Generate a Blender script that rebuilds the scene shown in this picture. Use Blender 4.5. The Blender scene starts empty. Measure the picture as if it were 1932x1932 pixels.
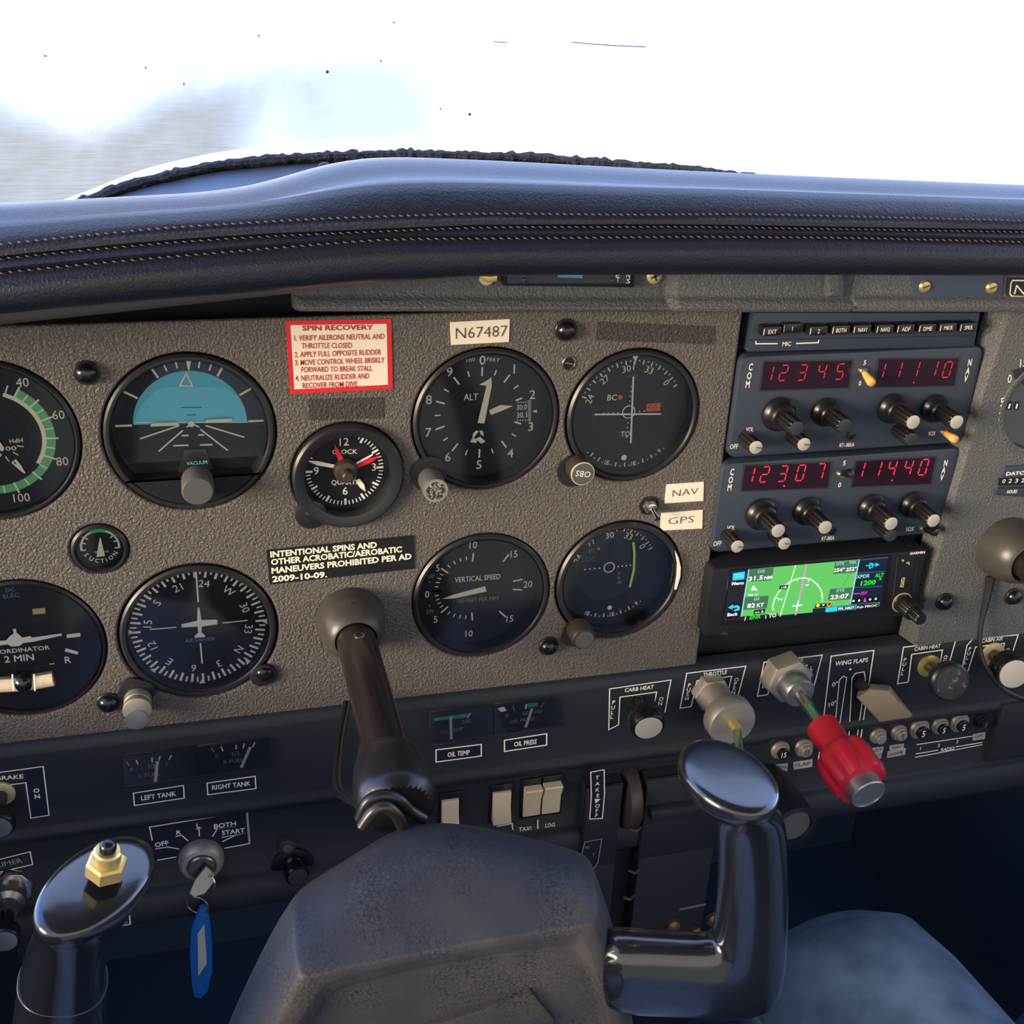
import bpy, math, random
import numpy as np
from mathutils import Vector, Matrix
random.seed(7)
rng = np.random.default_rng(7)
SC = bpy.context.scene
COL = SC.collection
# ---------------------------------------------------------------- camera
# u = right along the instrument panel, v = up, w = out of the panel towards the seats (metres)
Z0 = 1.05
EYE = 0.57
FPX = 2193.8273
RC = np.array([[0.9653237024, 0.0432496967, 0.2574482731],
               [-0.0731331197, -0.9018897159, 0.4257305334],
               [0.2506026664, -0.4297957701, -0.8674525345]])   # camera right / down / forward in u,v,w

def W3(u, v, w):
    return Vector((u, -w, v + Z0))

def Q(x, y, w=0.0):
    """point at distance w out of the panel seen at pixel x,y -> (u, v)"""
    d = RC.T @ np.array([(x - 966) / FPX, (y - 966) / FPX, 1.0])
    t = (w - EYE) / d[2]
    return (float(d[0] * t), float(d[1] * t))

def Q3(x, y, w=0.0):
    return Q(x, y, w) + (w,)

def mpp(x, y, w=0.0):
    a, b = Q(x - 1, y, w), Q(x + 1, y, w)
    return math.dist(a, b) / 2

def mppv(x, y, w=0.0):
    a, b = Q(x, y - 1, w), Q(x, y + 1, w)
    return math.dist(a, b) / 2

cam_d = bpy.data.cameras.new('camera')
cam = bpy.data.objects.new('camera', cam_d)
COL.objects.link(cam)
def wv(r):
    return Vector((r[0], -r[2], r[1]))
rx, ry, rz = wv(RC[0]), -wv(RC[1]), -wv(RC[2])
M = Matrix((rx, ry, rz)).transposed().to_4x4()
M.translation = W3(0, 0, EYE)
cam.matrix_world = M
cam_d.sensor_width = 36
cam_d.sensor_fit = 'HORIZONTAL'
cam_d.lens = FPX / 1932 * 36
cam_d.clip_start = 0.01
cam_d.clip_end = 60000
SC.camera = cam

# ---------------------------------------------------------------- world, sun, exposure
SC.view_settings.view_transform = 'Standard'
SC.view_settings.look = 'None'
SC.view_settings.gamma = 1
SC.view_settings.use_curve_mapping = False
SC.view_settings.exposure = 0.35

def ln(c):
    c = c / 255
    return c / 12.92 if c <= 0.04045 else ((c + 0.055) / 1.055) ** 2.4
def rgb(r, g, b, k=1.0):
    return (ln(r) * k, ln(g) * k, ln(b) * k, 1)

world = bpy.data.worlds.new('sky')
SC.world = world
world.use_nodes = True
nt = world.node_tree
nt.nodes.clear()
def N(t, **kw):
    n = nt.nodes.new(t)
    for k, v in kw.items():
        setattr(n, k, v)
    return n
out = N('ShaderNodeOutputWorld')
bg = N('ShaderNodeBackground')
tc = N('ShaderNodeTexCoord')
sep = N('ShaderNodeSeparateXYZ')
ramp = N('ShaderNodeValToRGB')
nt.links.new(tc.outputs['Generated'], sep.inputs[0])
mr = N('ShaderNodeMapRange')
mr.inputs[1].default_value = -1
mr.inputs[2].default_value = 1
nt.links.new(sep.outputs['Z'], mr.inputs[0])
nt.links.new(mr.outputs[0], ramp.inputs[0])
def stops(rp, lst):
    e = rp.color_ramp.elements
    e[0].position, e[0].color = lst[0][0], (*lst[0][1], 1)
    e[1].position, e[1].color = lst[-1][0], (*lst[-1][1], 1)
    for pos, c in lst[1:-1]:
        el = e.new(pos)
        el.color = (*c, 1)
# ahead: desert below, white haze at the horizon, bright blue above
stops(ramp, [(0.0, (0.45, 0.40, 0.36)), (0.43, (0.75, 0.68, 0.62)), (0.47, (4.4, 4.3, 4.1)), (0.53, (4.4, 4.4, 4.3)), (0.575, (1.9, 2.6, 4.6)), (0.66, (1.2, 2.2, 5.0)), (0.85, (0.7, 1.4, 3.8)), (1.0, (0.4, 0.75, 2.2))])
# behind: bright hazy morning sky, warm towards the horizon
rear = N('ShaderNodeValToRGB')
nt.links.new(mr.outputs[0], rear.inputs[0])
stops(rear, [(0.0, (0.24, 0.21, 0.20)), (0.40, (0.48, 0.43, 0.39)), (0.50, (1.12, 1.0, 0.88)), (0.62, (1.1, 1.04, 0.98)), (0.80, (0.8, 0.9, 1.15)), (1.0, (0.35, 0.6, 1.2))])
fw = N('ShaderNodeMapRange')
fw.inputs[1].default_value = -0.25
fw.inputs[2].default_value = 0.25
nt.links.new(sep.outputs['Y'], fw.inputs[0])
mixc = N('ShaderNodeMixRGB')
nt.links.new(fw.outputs[0], mixc.inputs[0])
nt.links.new(rear.outputs[0], mixc.inputs[1])
nt.links.new(ramp.outputs[0], mixc.inputs[2])
nt.links.new(mixc.outputs[0], bg.inputs[0])
bg.inputs[1].default_value = 1.0
nt.links.new(bg.outputs[0], out.inputs[0])

sun_d = bpy.data.lights.new('sun', 'SUN')
sun_d.energy = 6.0
sun_d.angle = math.radians(26)
sun_d.color = (1.0, 0.80, 0.58)
sun = bpy.data.objects.new('sun', sun_d)
COL.objects.link(sun)
sun.location = W3(-3, 2, 1)
sdir = Vector((1.0, 0.42, -0.13))          # the way the sunlight travels: from the left, a little behind
sun.rotation_euler = sdir.to_track_quat('-Z', 'Y').to_euler()

# ---------------------------------------------------------------- materials
MATS = {}
def mat(name, col=None, rough=0.5, metal=0.0, spec=0.5, bump=None, var=None, emit=None, coat=0.0, aniso=None):
    """bump=(scale, strength, distance, detail); var=(scale, amount, second colour)"""
    if name in MATS:
        return MATS[name]
    m = bpy.data.materials.new(name)
    m.use_nodes = True
    t = m.node_tree
    b = t.nodes['Principled BSDF']
    b.inputs['Base Color'].default_value = col
    b.inputs['Roughness'].default_value = rough
    b.inputs['Metallic'].default_value = metal
    b.inputs['Specular IOR Level'].default_value = spec
    b.inputs['Coat Weight'].default_value = coat
    b.inputs['Coat Roughness'].default_value = 0.08
    if emit:
        b.inputs['Emission Color'].default_value = emit[0]
        b.inputs['Emission Strength'].default_value = emit[1]
    co = None
    if bump or var:
        co = t.nodes.new('ShaderNodeTexCoord').outputs['Object']
    if bump:
        n = t.nodes.new('ShaderNodeTexNoise')
        n.inputs['Scale'].default_value = bump[0]
        n.inputs['Detail'].default_value = bump[3] if len(bump) > 3 else 2
        n.inputs['Distortion'].default_value = 0.6
        t.links.new(co, n.inputs['Vector'])
        bp = t.nodes.new('ShaderNodeBump')
        bp.inputs['Strength'].default_value = bump[1]
        bp.inputs['Distance'].default_value = bump[2]
        t.links.new(n.outputs['Fac'], bp.inputs['Height'])
        t.links.new(bp.outputs[0], b.inputs['Normal'])
    if var:
        n = t.nodes.new('ShaderNodeTexNoise')
        n.inputs['Scale'].default_value = var[0]
        n.inputs['Detail'].default_value = 5
        t.links.new(co, n.inputs['Vector'])
        r = t.nodes.new('ShaderNodeValToRGB')
        r.color_ramp.elements[0].position = var[1]
        r.color_ramp.elements[0].color = col
        r.color_ramp.elements[1].position = min(1, var[1] + 0.25)
        r.color_ramp.elements[1].color = var[2]
        t.links.new(n.outputs['Fac'], r.inputs[0])
        t.links.new(r.outputs[0], b.inputs['Base Color'])
    MATS[name] = m
    return m

mat('panel_gray', rgb(97, 92, 88), 0.42, spec=0.45, bump=(700, 1.0, 0.0019, 2.5))
mat('panel_black', rgb(33, 38, 46), 0.55, spec=0.4, bump=(1400, 0.35, 0.0004, 2))
mat('panel_right', rgb(84, 86, 88), 0.45, spec=0.45, bump=(700, 0.9, 0.0017, 2.5))
mat('trim_gray', rgb(86, 89, 93), 0.45, spec=0.45, bump=(700, 0.9, 0.0014, 2.5))
mat('tape_gray', rgb(70, 68, 67), 0.6, spec=0.3, bump=(700, 1.0, 0.0019, 2.5))
mat('vinyl', rgb(21, 24, 36), 0.36, spec=0.55, bump=(900, 0.45, 0.0008, 3))
mat('vinyl_lip', rgb(84, 82, 82), 0.6, bump=(900, 0.3, 0.0005, 3))
mat('thread', rgb(84, 66, 60), 0.7)
mat('black', rgb(27, 29, 34), 0.4, spec=0.5)
mat('black_matte', rgb(22, 25, 31), 0.65, spec=0.3)
mat('dial_black', rgb(26, 29, 36), 0.55, spec=0.3)
mat('dial_navy', rgb(48, 50, 72), 0.5, spec=0.3)
mat('black_gloss', rgb(16, 16, 19), 0.22, spec=0.6)
mat('bezel_black', rgb(34, 35, 38), 0.36, spec=0.5, bump=(900, 0.12, 0.0003))
mat('white', rgb(248, 246, 236), 0.6)
mat('cream', rgb(247, 238, 212), 0.6)
mat('grey_mark', rgb(150, 150, 146), 0.6)
mat('dim_mark', rgb(112, 112, 108), 0.6)
mat('label_cream', rgb(240, 226, 204), 0.5)
mat('ink', rgb(70, 50, 46), 0.6)
mat('red_ink', rgb(186, 40, 40), 0.6)
mat('red', rgb(214, 34, 44), 0.45)
mat('green', rgb(104, 190, 118), 0.5)
mat('bright_green', rgb(40, 215, 90), 0.5)
mat('teal', rgb(20, 160, 124), 0.5)
mat('sky_blue', rgb(104, 214, 238), 0.5)
mat('sky_blue_deep', rgb(84, 194, 220), 0.5)
mat('blue_ink', rgb(74, 150, 204), 0.5)
mat('blue_ink_light', rgb(110, 190, 220), 0.5)
mat('orange', rgb(235, 100, 40), 0.5)
mat('yellow_needle', rgb(214, 226, 90), 0.5)
mat('radio_face', rgb(45, 55, 69), 0.45, spec=0.5, bump=(1800, 0.15, 0.0002))
mat('radio_side', rgb(20, 24, 31), 0.5)
mat('led_window', rgb(36, 18, 32), 0.15, spec=0.5)
mat('led', rgb(120, 10, 20), 0.5, emit=((1.0, 0.03, 0.05, 1), 1.1))
mat('led_dim', rgb(120, 10, 20), 0.5, emit=((1.0, 0.03, 0.06, 1), 0.55))
mat('knob_black', rgb(24, 24, 27), 0.3, spec=0.55)
mat('gold_dark', rgb(120, 96, 60), 0.4, metal=0.5)
mat('steel_dark', rgb(70, 66, 64), 0.3, metal=0.7)
mat('knob_brown', rgb(58, 50, 46), 0.4)
mat('knob_grey', rgb(82, 82, 84), 0.45)
mat('knob_speckle', rgb(38, 36, 36), 0.55, var=(900, 0.46, rgb(196, 188, 176)))
mat('cap_silver', rgb(214, 208, 192), 0.38, metal=0.55)
mat('cap_dark', rgb(62, 66, 72), 0.3, metal=0.4)
mat('alu', rgb(168, 168, 166), 0.34, metal=0.85)
mat('alu_dull', rgb(176, 170, 158), 0.5, metal=0.7)
mat('steel', rgb(150, 146, 138), 0.3, metal=0.9)
mat('chrome', rgb(205, 200, 190), 0.14, metal=1.0)
mat('brass', rgb(222, 196, 126), 0.3, metal=0.75)
mat('gold_pale', rgb(214, 198, 150), 0.45, metal=0.4)
mat('orange_cap', rgb(226, 168, 96), 0.4)
mat('worn_face', rgb(34, 34, 38), 0.4, var=(260, 0.60, rgb(150, 150, 150)))
mat('knob_red', rgb(192, 24, 46), 0.42, var=(400, 0.62, rgb(214, 60, 76)))
mat('tan', rgb(158, 140, 116), 0.5)
mat('beige', rgb(214, 198, 168), 0.5)
mat('yoke_black', rgb(18, 19, 22), 0.2, spec=0.7, coat=0.6, bump=(60, 0.05, 0.002, 2))
mat('wrap', rgb(24, 24, 27), 0.33, spec=0.55)
mat('tube_brown', rgb(40, 33, 33), 0.22, spec=0.55, metal=0.25)
mat('collar_grey', rgb(58, 57, 55), 0.36, spec=0.5, var=(60, 0.45, rgb(74, 69, 62)))
mat('cover_plate', rgb(74, 84, 104), 0.42, metal=0.2)
mat('hub', rgb(74, 72, 72), 0.55, spec=0.4)
mat('wire_black', rgb(22, 22, 26), 0.3)
mat('tag_blue', rgb(20, 92, 168), 0.35)
mat('tag_paper', rgb(172, 166, 164), 0.7)
mat('dark_trim', rgb(30, 34, 42), 0.6)
mat('headliner', rgb(150, 144, 134), 0.8)
mat('gauge_gray', rgb(66, 68, 72), 0.5)
mat('carpet', rgb(52, 72, 100), 0.9, bump=(300, 0.6, 0.002, 4))
mat('side_wall', rgb(58, 68, 84), 0.7, bump=(300, 0.3, 0.001))
mat('deck', rgb(46, 48, 52), 0.5, var=(14, 0.5, rgb(60, 62, 66)))
mat('seal', rgb(34, 32, 34), 0.7, bump=(260, 1.0, 0.004, 4), var=(90, 0.6, rgb(84, 70, 62)))
mat('cowl_white', rgb(245, 245, 245), 0.35)
mat('steel_green_reflection', rgb(140, 172, 140), 0.25, metal=0.85)  # silver rod metal, a green reflection put into its base colour

# ---------------------------------------------------------------- mesh builder
def norm2(d):
    l = math.hypot(*d) or 1
    return (d[0] / l, d[1] / l)

class MB:
    def __init__(s, o=(0, 0, 0)):
        s.o = o
        s.v, s.f, s.m, s.sm, s.mats = [], [], [], [], []
    def mi(s, name):
        if name not in s.mats:
            s.mats.append(name)
        return s.mats.index(name)
    def add(s, verts, faces, m, smooth=False):
        b = len(s.v)
        s.v += [tuple(p) for p in verts]
        i = s.mi(m)
        for f in faces:
            s.f.append([b + k for k in f])
            s.m.append(i)
            s.sm.append(smooth)
    # flat shapes on a plane w = const
    def poly(s, pts, w, m):
        s.add([(p[0], p[1], w) for p in pts], [list(range(len(pts)))], m)
    def pix(s, pts, w, m):
        s.poly([Q(x, y, w) for x, y in pts], w, m)
    def disc(s, c, r, w, m, n=48):
        s.poly([(c[0] + r * math.cos(2 * math.pi * k / n), c[1] + r * math.sin(2 * math.pi * k / n)) for k in range(n)], w, m)
    def arc(s, c, r0, r1, a0, a1, w, m, n=None):
        n = n or max(2, int(abs(a1 - a0) / 4))
        vs, fs = [], []
        for k in range(n + 1):
            a = math.radians(a0 + (a1 - a0) * k / n)
            for r in (r0, r1):
                vs.append((c[0] + r * math.sin(a), c[1] + r * math.cos(a), w))
        for k in range(n):
            fs.append([2 * k, 2 * k + 1, 2 * k + 3, 2 * k + 2])
        s.add(vs, fs, m)
    def tick(s, c, a, r0, r1, wd, w, m):
        a = math.radians(a)
        d = (math.sin(a), math.cos(a))
        n = (d[1] * wd / 2, -d[0] * wd / 2)
        p = [(c[0] + d[0] * r + q * n[0], c[1] + d[1] * r + q * n[1]) for r, q in ((r0, 1), (r1, 1), (r1, -1), (r0, -1))]
        s.poly(p, w, m)
    def line(s, pts, wd, w, m, closed=False):
        """strip along points in u,v with mitred corners"""
        n = len(pts)
        L, Rr = [], []
        for i in range(n):
            a = pts[i - 1] if (i > 0 or closed) else None
            b = pts[(i + 1) % n] if (i < n - 1 or closed) else None
            p = pts[i]
            d1 = norm2((p[0] - a[0], p[1] - a[1])) if a else None
            d2 = norm2((b[0] - p[0], b[1] - p[1])) if b else None
            d1 = d1 or d2
            d2 = d2 or d1
            t = norm2((d1[0] + d2[0], d1[1] + d2[1]))
            cs = max(0.4, t[0] * d1[0] + t[1] * d1[1])
            k = wd / 2 / cs
            L.append((p[0] - t[1] * k, p[1] + t[0] * k, w))
            Rr.append((p[0] + t[1] * k, p[1] - t[0] * k, w))
        fs = [[i, i + 1, n + i + 1, n + i] for i in range(n - 1)]
        if closed:
            fs.append([n - 1, 0, n, 2 * n - 1])
        s.add(L + Rr, fs, m)
    def pline(s, pts, wpx, w, m, closed=False):
        x, y = pts[0]
        s.line([Q(a, b, w) for a, b in pts], wpx * mpp(x, y, w), w, m, closed)
    # solids
    def prism(s, pts, w0, w1, m, bev=0.0, back=True):
        n = len(pts)
        area = sum(pts[i][0] * pts[(i + 1) % n][1] - pts[(i + 1) % n][0] * pts[i][1] for i in range(n))
        if area < 0:
            pts = pts[::-1]
        rings = [(pts, w0), (pts, w1 - bev)] if bev else [(pts, w0), (pts, w1)]
        if bev:
            for fr in (0.293, 1.0):
                ins = []
                for i in range(n):
                    a, p, b = pts[i - 1], pts[i], pts[(i + 1) % n]
                    d1 = norm2((p[0] - a[0], p[1] - a[1]))
                    d2 = norm2((b[0] - p[0], b[1] - p[1]))
                    t = norm2((d1[0] + d2[0], d1[1] + d2[1]))
                    k = bev * fr / max(0.5, t[0] * d1[0] + t[1] * d1[1])
                    ins.append((p[0] - t[1] * k, p[1] + t[0] * k))
                rings.append((ins, w1 - bev + bev * (0.707 if fr < 1 else 1.0)))
        vs = [(p[0], p[1], w) for ps, w in rings for p in ps]
        fs = []
        for r in range(len(rings) - 1):
            for i in range(n):
                j = (i + 1) % n
                fs.append([r * n + i, r * n + j, (r + 1) * n + j, (r + 1) * n + i])
        s.add(vs, fs, m, True)
        caps = [[(len(rings) - 1) * n + i for i in range(n)]]
        if back:
            caps.append([i for i in range(n)][::-1])
        b0 = len(s.v) - len(vs)
        i = s.mi(m)
        for c in caps:
            s.f.append([b0 + k for k in c])
            s.m.append(i)
            s.sm.append(False)
    def rings(s, rs, m, cap0=True, cap1=True, smooth=True):
        """loft through rings of equal point counts (3-D points)"""
        n = len(rs[0])
        vs = [p for r in rs for p in r]
        fs = []
        for r in range(len(rs) - 1):
            for i in range(n):
                j = (i + 1) % n
                fs.append([r * n + i, r * n + j, (r + 1) * n + j, (r + 1) * n + i])
        if cap0:
            fs.append(list(range(n))[::-1])
        if cap1:
            fs.append([(len(rs) - 1) * n + i for i in range(n)])
        s.add(vs, fs, m, smooth)
    def lathe(s, o, prof, m, axis=(0, 0, 1), n=40, cap0=False, cap1=True, flute=None):
        """revolve (radius, height) along axis from o"""
        ax = Vector(axis).normalized()
        a = ax.orthogonal().normalized() if abs(ax.z) < 0.999 else Vector((1, 0, 0))
        b = ax.cross(a)
        o = Vector(o)
        rs = []
        for r, h in prof:
            ring = []
            for k in range(n):
                t = 2 * math.pi * k / n
                rr = r
                if flute:
                    rr = r * (1 - flute[1] * (0.5 + 0.5 * math.cos(flute[0] * t)) ** 2)
                p = o + ax * h + (a * math.cos(t) + b * math.sin(t)) * rr
                ring.append(tuple(p))
            rs.append(ring)
        s.rings(rs, m, cap0, cap1)
    def tube(s, path, rad, m, n=10, caps=True, flat=1.0, up=None):
        P = [Vector(p) for p in path]
        k = len(P)
        rad = rad if isinstance(rad, (list, tuple)) else [rad] * k
        rs = []
        prev = None
        for i in range(k):
            d = ((P[i + 1] if i < k - 1 else P[i]) - (P[i - 1] if i > 0 else P[i])).normalized()
            if prev is None:
                a = (Vector(up) if up else d.orthogonal())
            else:
                a = prev
            a = (a - d * a.dot(d)).normalized()
            prev = a
            b = d.cross(a)
            rs.append([tuple(P[i] + (a * math.cos(2 * math.pi * j / n) + b * (flat * math.sin(2 * math.pi * j / n))) * rad[i]) for j in range(n)])
        s.rings(rs, m, caps, caps)
    def ball(s, c, r, m, n=20, half=False, sq=1.0):
        prof = []
        k = 9
        a0 = 0 if half else -math.pi / 2
        for i in range(k):
            a = a0 + (math.pi / 2 - a0) * i / (k - 1)
            prof.append((max(1e-5, r * math.cos(a)), r * sq * math.sin(a)))
        s.lathe(c, prof, m, n=n, cap0=True)
    # writing
    def glyphs(s, txt, o, du, dv, w, m, bold=0.0):
        """unit-cap-height text: x along du, y along dv (per metre vectors), centred at o"""
        vs, fs = text_mesh(txt, bold)
        s.add([(o[0] + du[0] * x + dv[0] * y, o[1] + du[1] * x + dv[1] * y, w) for x, y in vs], fs, m)
    def text(s, txt, c, h, w, m, rot=0, bold=0.0, sx=1.0):
        a = math.radians(-rot)
        s.glyphs(txt, c, (math.cos(a) * h * sx, math.sin(a) * h * sx), (-math.sin(a) * h, math.cos(a) * h), w, m, bold)
    def T(s, txt, pl, pr, hpx, w, m, bold=0.0, slant=0.0):
        """text whose left-middle and right-middle stand at the pixels pl, pr; cap height in pixels"""
        a, b = Q(*pl, w), Q(*pr, w)
        W = text_width(txt, bold)
        d = (b[0] - a[0], b[1] - a[1])
        L = math.hypot(*d)
        h = hpx * mppv((pl[0] + pr[0]) / 2, (pl[1] + pr[1]) / 2, w)
        e1 = (d[0] / L, d[1] / L)
        s.glyphs(txt, ((a[0] + b[0]) / 2, (a[1] + b[1]) / 2), (d[0] / W, d[1] / W), (-e1[1] * h + slant * e1[0] * h, e1[0] * h + slant * e1[1] * h), w, m, bold)
    def build(s, name, parent=None, sub=0, smooth_angle=38, solid=0):
        me = bpy.data.meshes.new(name)
        O = W3(*s.o)
        me.from_pydata([W3(*p) - O for p in s.v], [], s.f)
        for k in s.mats:
            me.materials.append(MATS[k])
        me.polygons.foreach_set('material_index', s.m)
        me.polygons.foreach_set('use_smooth', s.sm)
        me.update()
        import bmesh
        bm = bmesh.new()
        bm.from_mesh(me)
        bmesh.ops.recalc_face_normals(bm, faces=bm.faces[:])
        bm.to_mesh(me)
        bm.free()
        if smooth_angle:
            me.set_sharp_from_angle(angle=math.radians(smooth_angle))
        ob = bpy.data.objects.new(name, me)
        COL.objects.link(ob)
        if parent is not None:
            ob.parent = parent
        else:
            ob.location = O
        if sub:
            md = ob.modifiers.new('smooth', 'SUBSURF')
            md.levels = sub
            md.render_levels = sub
        if solid:
            md = ob.modifiers.new('thickness', 'SOLIDIFY')
            md.thickness = solid
        return ob

_tm = {}
def text_mesh(txt, bold=0.0):
    k = (txt, bold)
    if k not in _tm:
        cu = bpy.data.curves.new('lettering', 'FONT')
        cu.body = txt
        cu.size = 1.0
        cu.resolution_u = 2
        cu.fill_mode = 'FRONT'
        cu.offset = bold
        ob = bpy.data.objects.new('lettering', cu)
        COL.objects.link(ob)
        dg = bpy.context.evaluated_depsgraph_get()
        me = bpy.data.meshes.new_from_object(ob.evaluated_get(dg))
        vs = [(v.co.x, v.co.y) for v in me.vertices]
        fs = [list(p.vertices) for p in me.polygons]
        bpy.data.objects.remove(ob)
        bpy.data.curves.remove(cu)
        bpy.data.meshes.remove(me)
        x0, x1 = min(v[0] for v in vs), max(v[0] for v in vs)
        cap = 0.727
        _tm[k] = ([((x - (x0 + x1) / 2) / cap, (y - cap / 2) / cap) for x, y in vs], fs, (x1 - x0) / cap)
    return _tm[k][0], _tm[k][1]
def text_width(txt, bold=0.0):
    text_mesh(txt, bold)
    return _tm[(txt, bold)][2]

def thing(name, label, cat, o, group=None):
    ob = bpy.data.objects.new(name, None)
    ob.empty_display_size = 0.01
    COL.objects.link(ob)
    ob.location = W3(*o)
    return tag(ob, label, cat, group)
def tag(ob, label, cat, group=None):
    ob['label'] = label
    ob['category'] = cat
    if group:
        ob['group'] = group
    return ob
def rrect(cu, cv, su, sv, r, rot=0, n=4):
    pts = []
    r = min(r, su / 2 - 1e-6, sv / 2 - 1e-6)
    for cx, cy, a0 in ((su / 2 - r, sv / 2 - r, 0), (-su / 2 + r, sv / 2 - r, 90), (-su / 2 + r, -sv / 2 + r, 180), (su / 2 - r, -sv / 2 + r, 270)):
        for k in range(n + 1):
            a = math.radians(a0 + 90 * k / n)
            pts.append((cx + r * math.cos(a), cy + r * math.sin(a)))
    c, s_ = math.cos(math.radians(rot)), math.sin(math.radians(rot))
    return [(cu + x * c - y * s_, cv + x * s_ + y * c) for x, y in pts]
def ngon(c, r, n, rot=0):
    return [(c[0] + r * math.cos(2 * math.pi * k / n + math.radians(rot)), c[1] + r * math.sin(2 * math.pi * k / n + math.radians(rot))) for k in range(n)]
def ab(p, q):
    return (p[0], p[1], q)

# glass of the instruments, seen through with a faint reflection
gm = bpy.data.materials.new('instrument_glass')
gm.use_nodes = True
t = gm.node_tree
t.nodes.clear()
o_ = t.nodes.new('ShaderNodeOutputMaterial')
mx = t.nodes.new('ShaderNodeMixShader')
tr = t.nodes.new('ShaderNodeBsdfTransparent')
gl = t.nodes.new('ShaderNodeBsdfGlossy')
gl.inputs['Roughness'].default_value = 0.08
gl.inputs['Color'].default_value = (0.7, 0.7, 0.7, 1)
fr = t.nodes.new('ShaderNodeFresnel')
fr.inputs['IOR'].default_value = 1.4
t.links.new(fr.outputs[0], mx.inputs[0])
t.links.new(tr.outputs[0], mx.inputs[1])
t.links.new(gl.outputs[0], mx.inputs[2])
t.links.new(mx.outputs[0], o_.inputs[0])
MATS['glass'] = gm

# cracked, dusty rubbery skin of the yoke hub
hm = MATS['hub']
t = hm.node_tree
b = t.nodes['Principled BSDF']
co = t.nodes.new('ShaderNodeTexCoord').outputs['Object']
vo = t.nodes.new('ShaderNodeTexVoronoi')
vo.feature = 'DISTANCE_TO_EDGE'
vo.inputs['Scale'].default_value = 470
nz = t.nodes.new('ShaderNodeTexNoise')
nz.inputs['Scale'].default_value = 260
va = t.nodes.new('ShaderNodeMixRGB')
va.inputs[0].default_value = 0.004
t.links.new(co, nz.inputs['Vector'])
t.links.new(co, va.inputs[1])
t.links.new(nz.outputs['Color'], va.inputs[2])
t.links.new(va.outputs[0], vo.inputs['Vector'])
n2 = t.nodes.new('ShaderNodeTexNoise')
n2.inputs['Scale'].default_value = 28
n2.inputs['Detail'].default_value = 6
t.links.new(co, n2.inputs['Vector'])
cr = t.nodes.new('ShaderNodeValToRGB')
cr.color_ramp.elements[0].position = 0.0
cr.color_ramp.elements[0].color = (0.25, 0.25, 0.28, 1)
cr.color_ramp.elements[1].position = 0.10
cr.color_ramp.elements[1].color = (1, 1, 1, 1)
t.links.new(vo.outputs['Distance'], cr.inputs[0])
# the cracks sit on the upper, back part of the skin
sx = t.nodes.new('ShaderNodeSeparateXYZ')
t.links.new(co, sx.inputs[0])
mk = t.nodes.new('ShaderNodeMapRange')
mk.inputs[1].default_value = -0.062
mk.inputs[2].default_value = -0.030
t.links.new(sx.outputs['Z'], mk.inputs[0])
mxc = t.nodes.new('ShaderNodeMixRGB')
mxc.inputs[1].default_value = (1, 1, 1, 1)
pm = t.nodes.new('ShaderNodeMapRange')
pm.inputs[1].default_value = 0.38
pm.inputs[2].default_value = 0.62
n3 = t.nodes.new('ShaderNodeTexNoise')
n3.inputs['Scale'].default_value = 34
t.links.new(co, n3.inputs['Vector'])
t.links.new(n3.outputs['Fac'], pm.inputs[0])
mm = t.nodes.new('ShaderNodeMath')
mm.operation = 'MULTIPLY'
t.links.new(pm.outputs[0], mm.inputs[0])
t.links.new(mk.outputs[0], mm.inputs[1])
t.links.new(mm.outputs[0], mxc.inputs[0])
t.links.new(cr.outputs[0], mxc.inputs[2])
r2 = t.nodes.new('ShaderNodeValToRGB')
r2.color_ramp.elements[0].position = 0.35
r2.color_ramp.elements[0].color = rgb(52, 53, 59)
r2.color_ramp.elements[1].position = 0.7
r2.color_ramp.elements[1].color = rgb(74, 71, 67)
t.links.new(n2.outputs['Fac'], r2.inputs[0])
mul = t.nodes.new('ShaderNodeMixRGB')
mul.blend_type = 'MULTIPLY'
mul.inputs[0].default_value = 1
t.links.new(r2.outputs[0], mul.inputs[1])
t.links.new(mxc.outputs[0], mul.inputs[2])
t.links.new(mul.outputs[0], b.inputs['Base Color'])
nb = t.nodes.new('ShaderNodeTexNoise')
nb.inputs['Scale'].default_value = 900
t.links.new(co, nb.inputs['Vector'])
bp = t.nodes.new('ShaderNodeBump')
bp.inputs['Strength'].default_value = 0.25
bp.inputs['Distance'].default_value = 0.0005
t.links.new(nb.outputs['Fac'], bp.inputs['Height'])
t.links.new(bp.outputs[0], b.inputs['Normal'])

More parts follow.
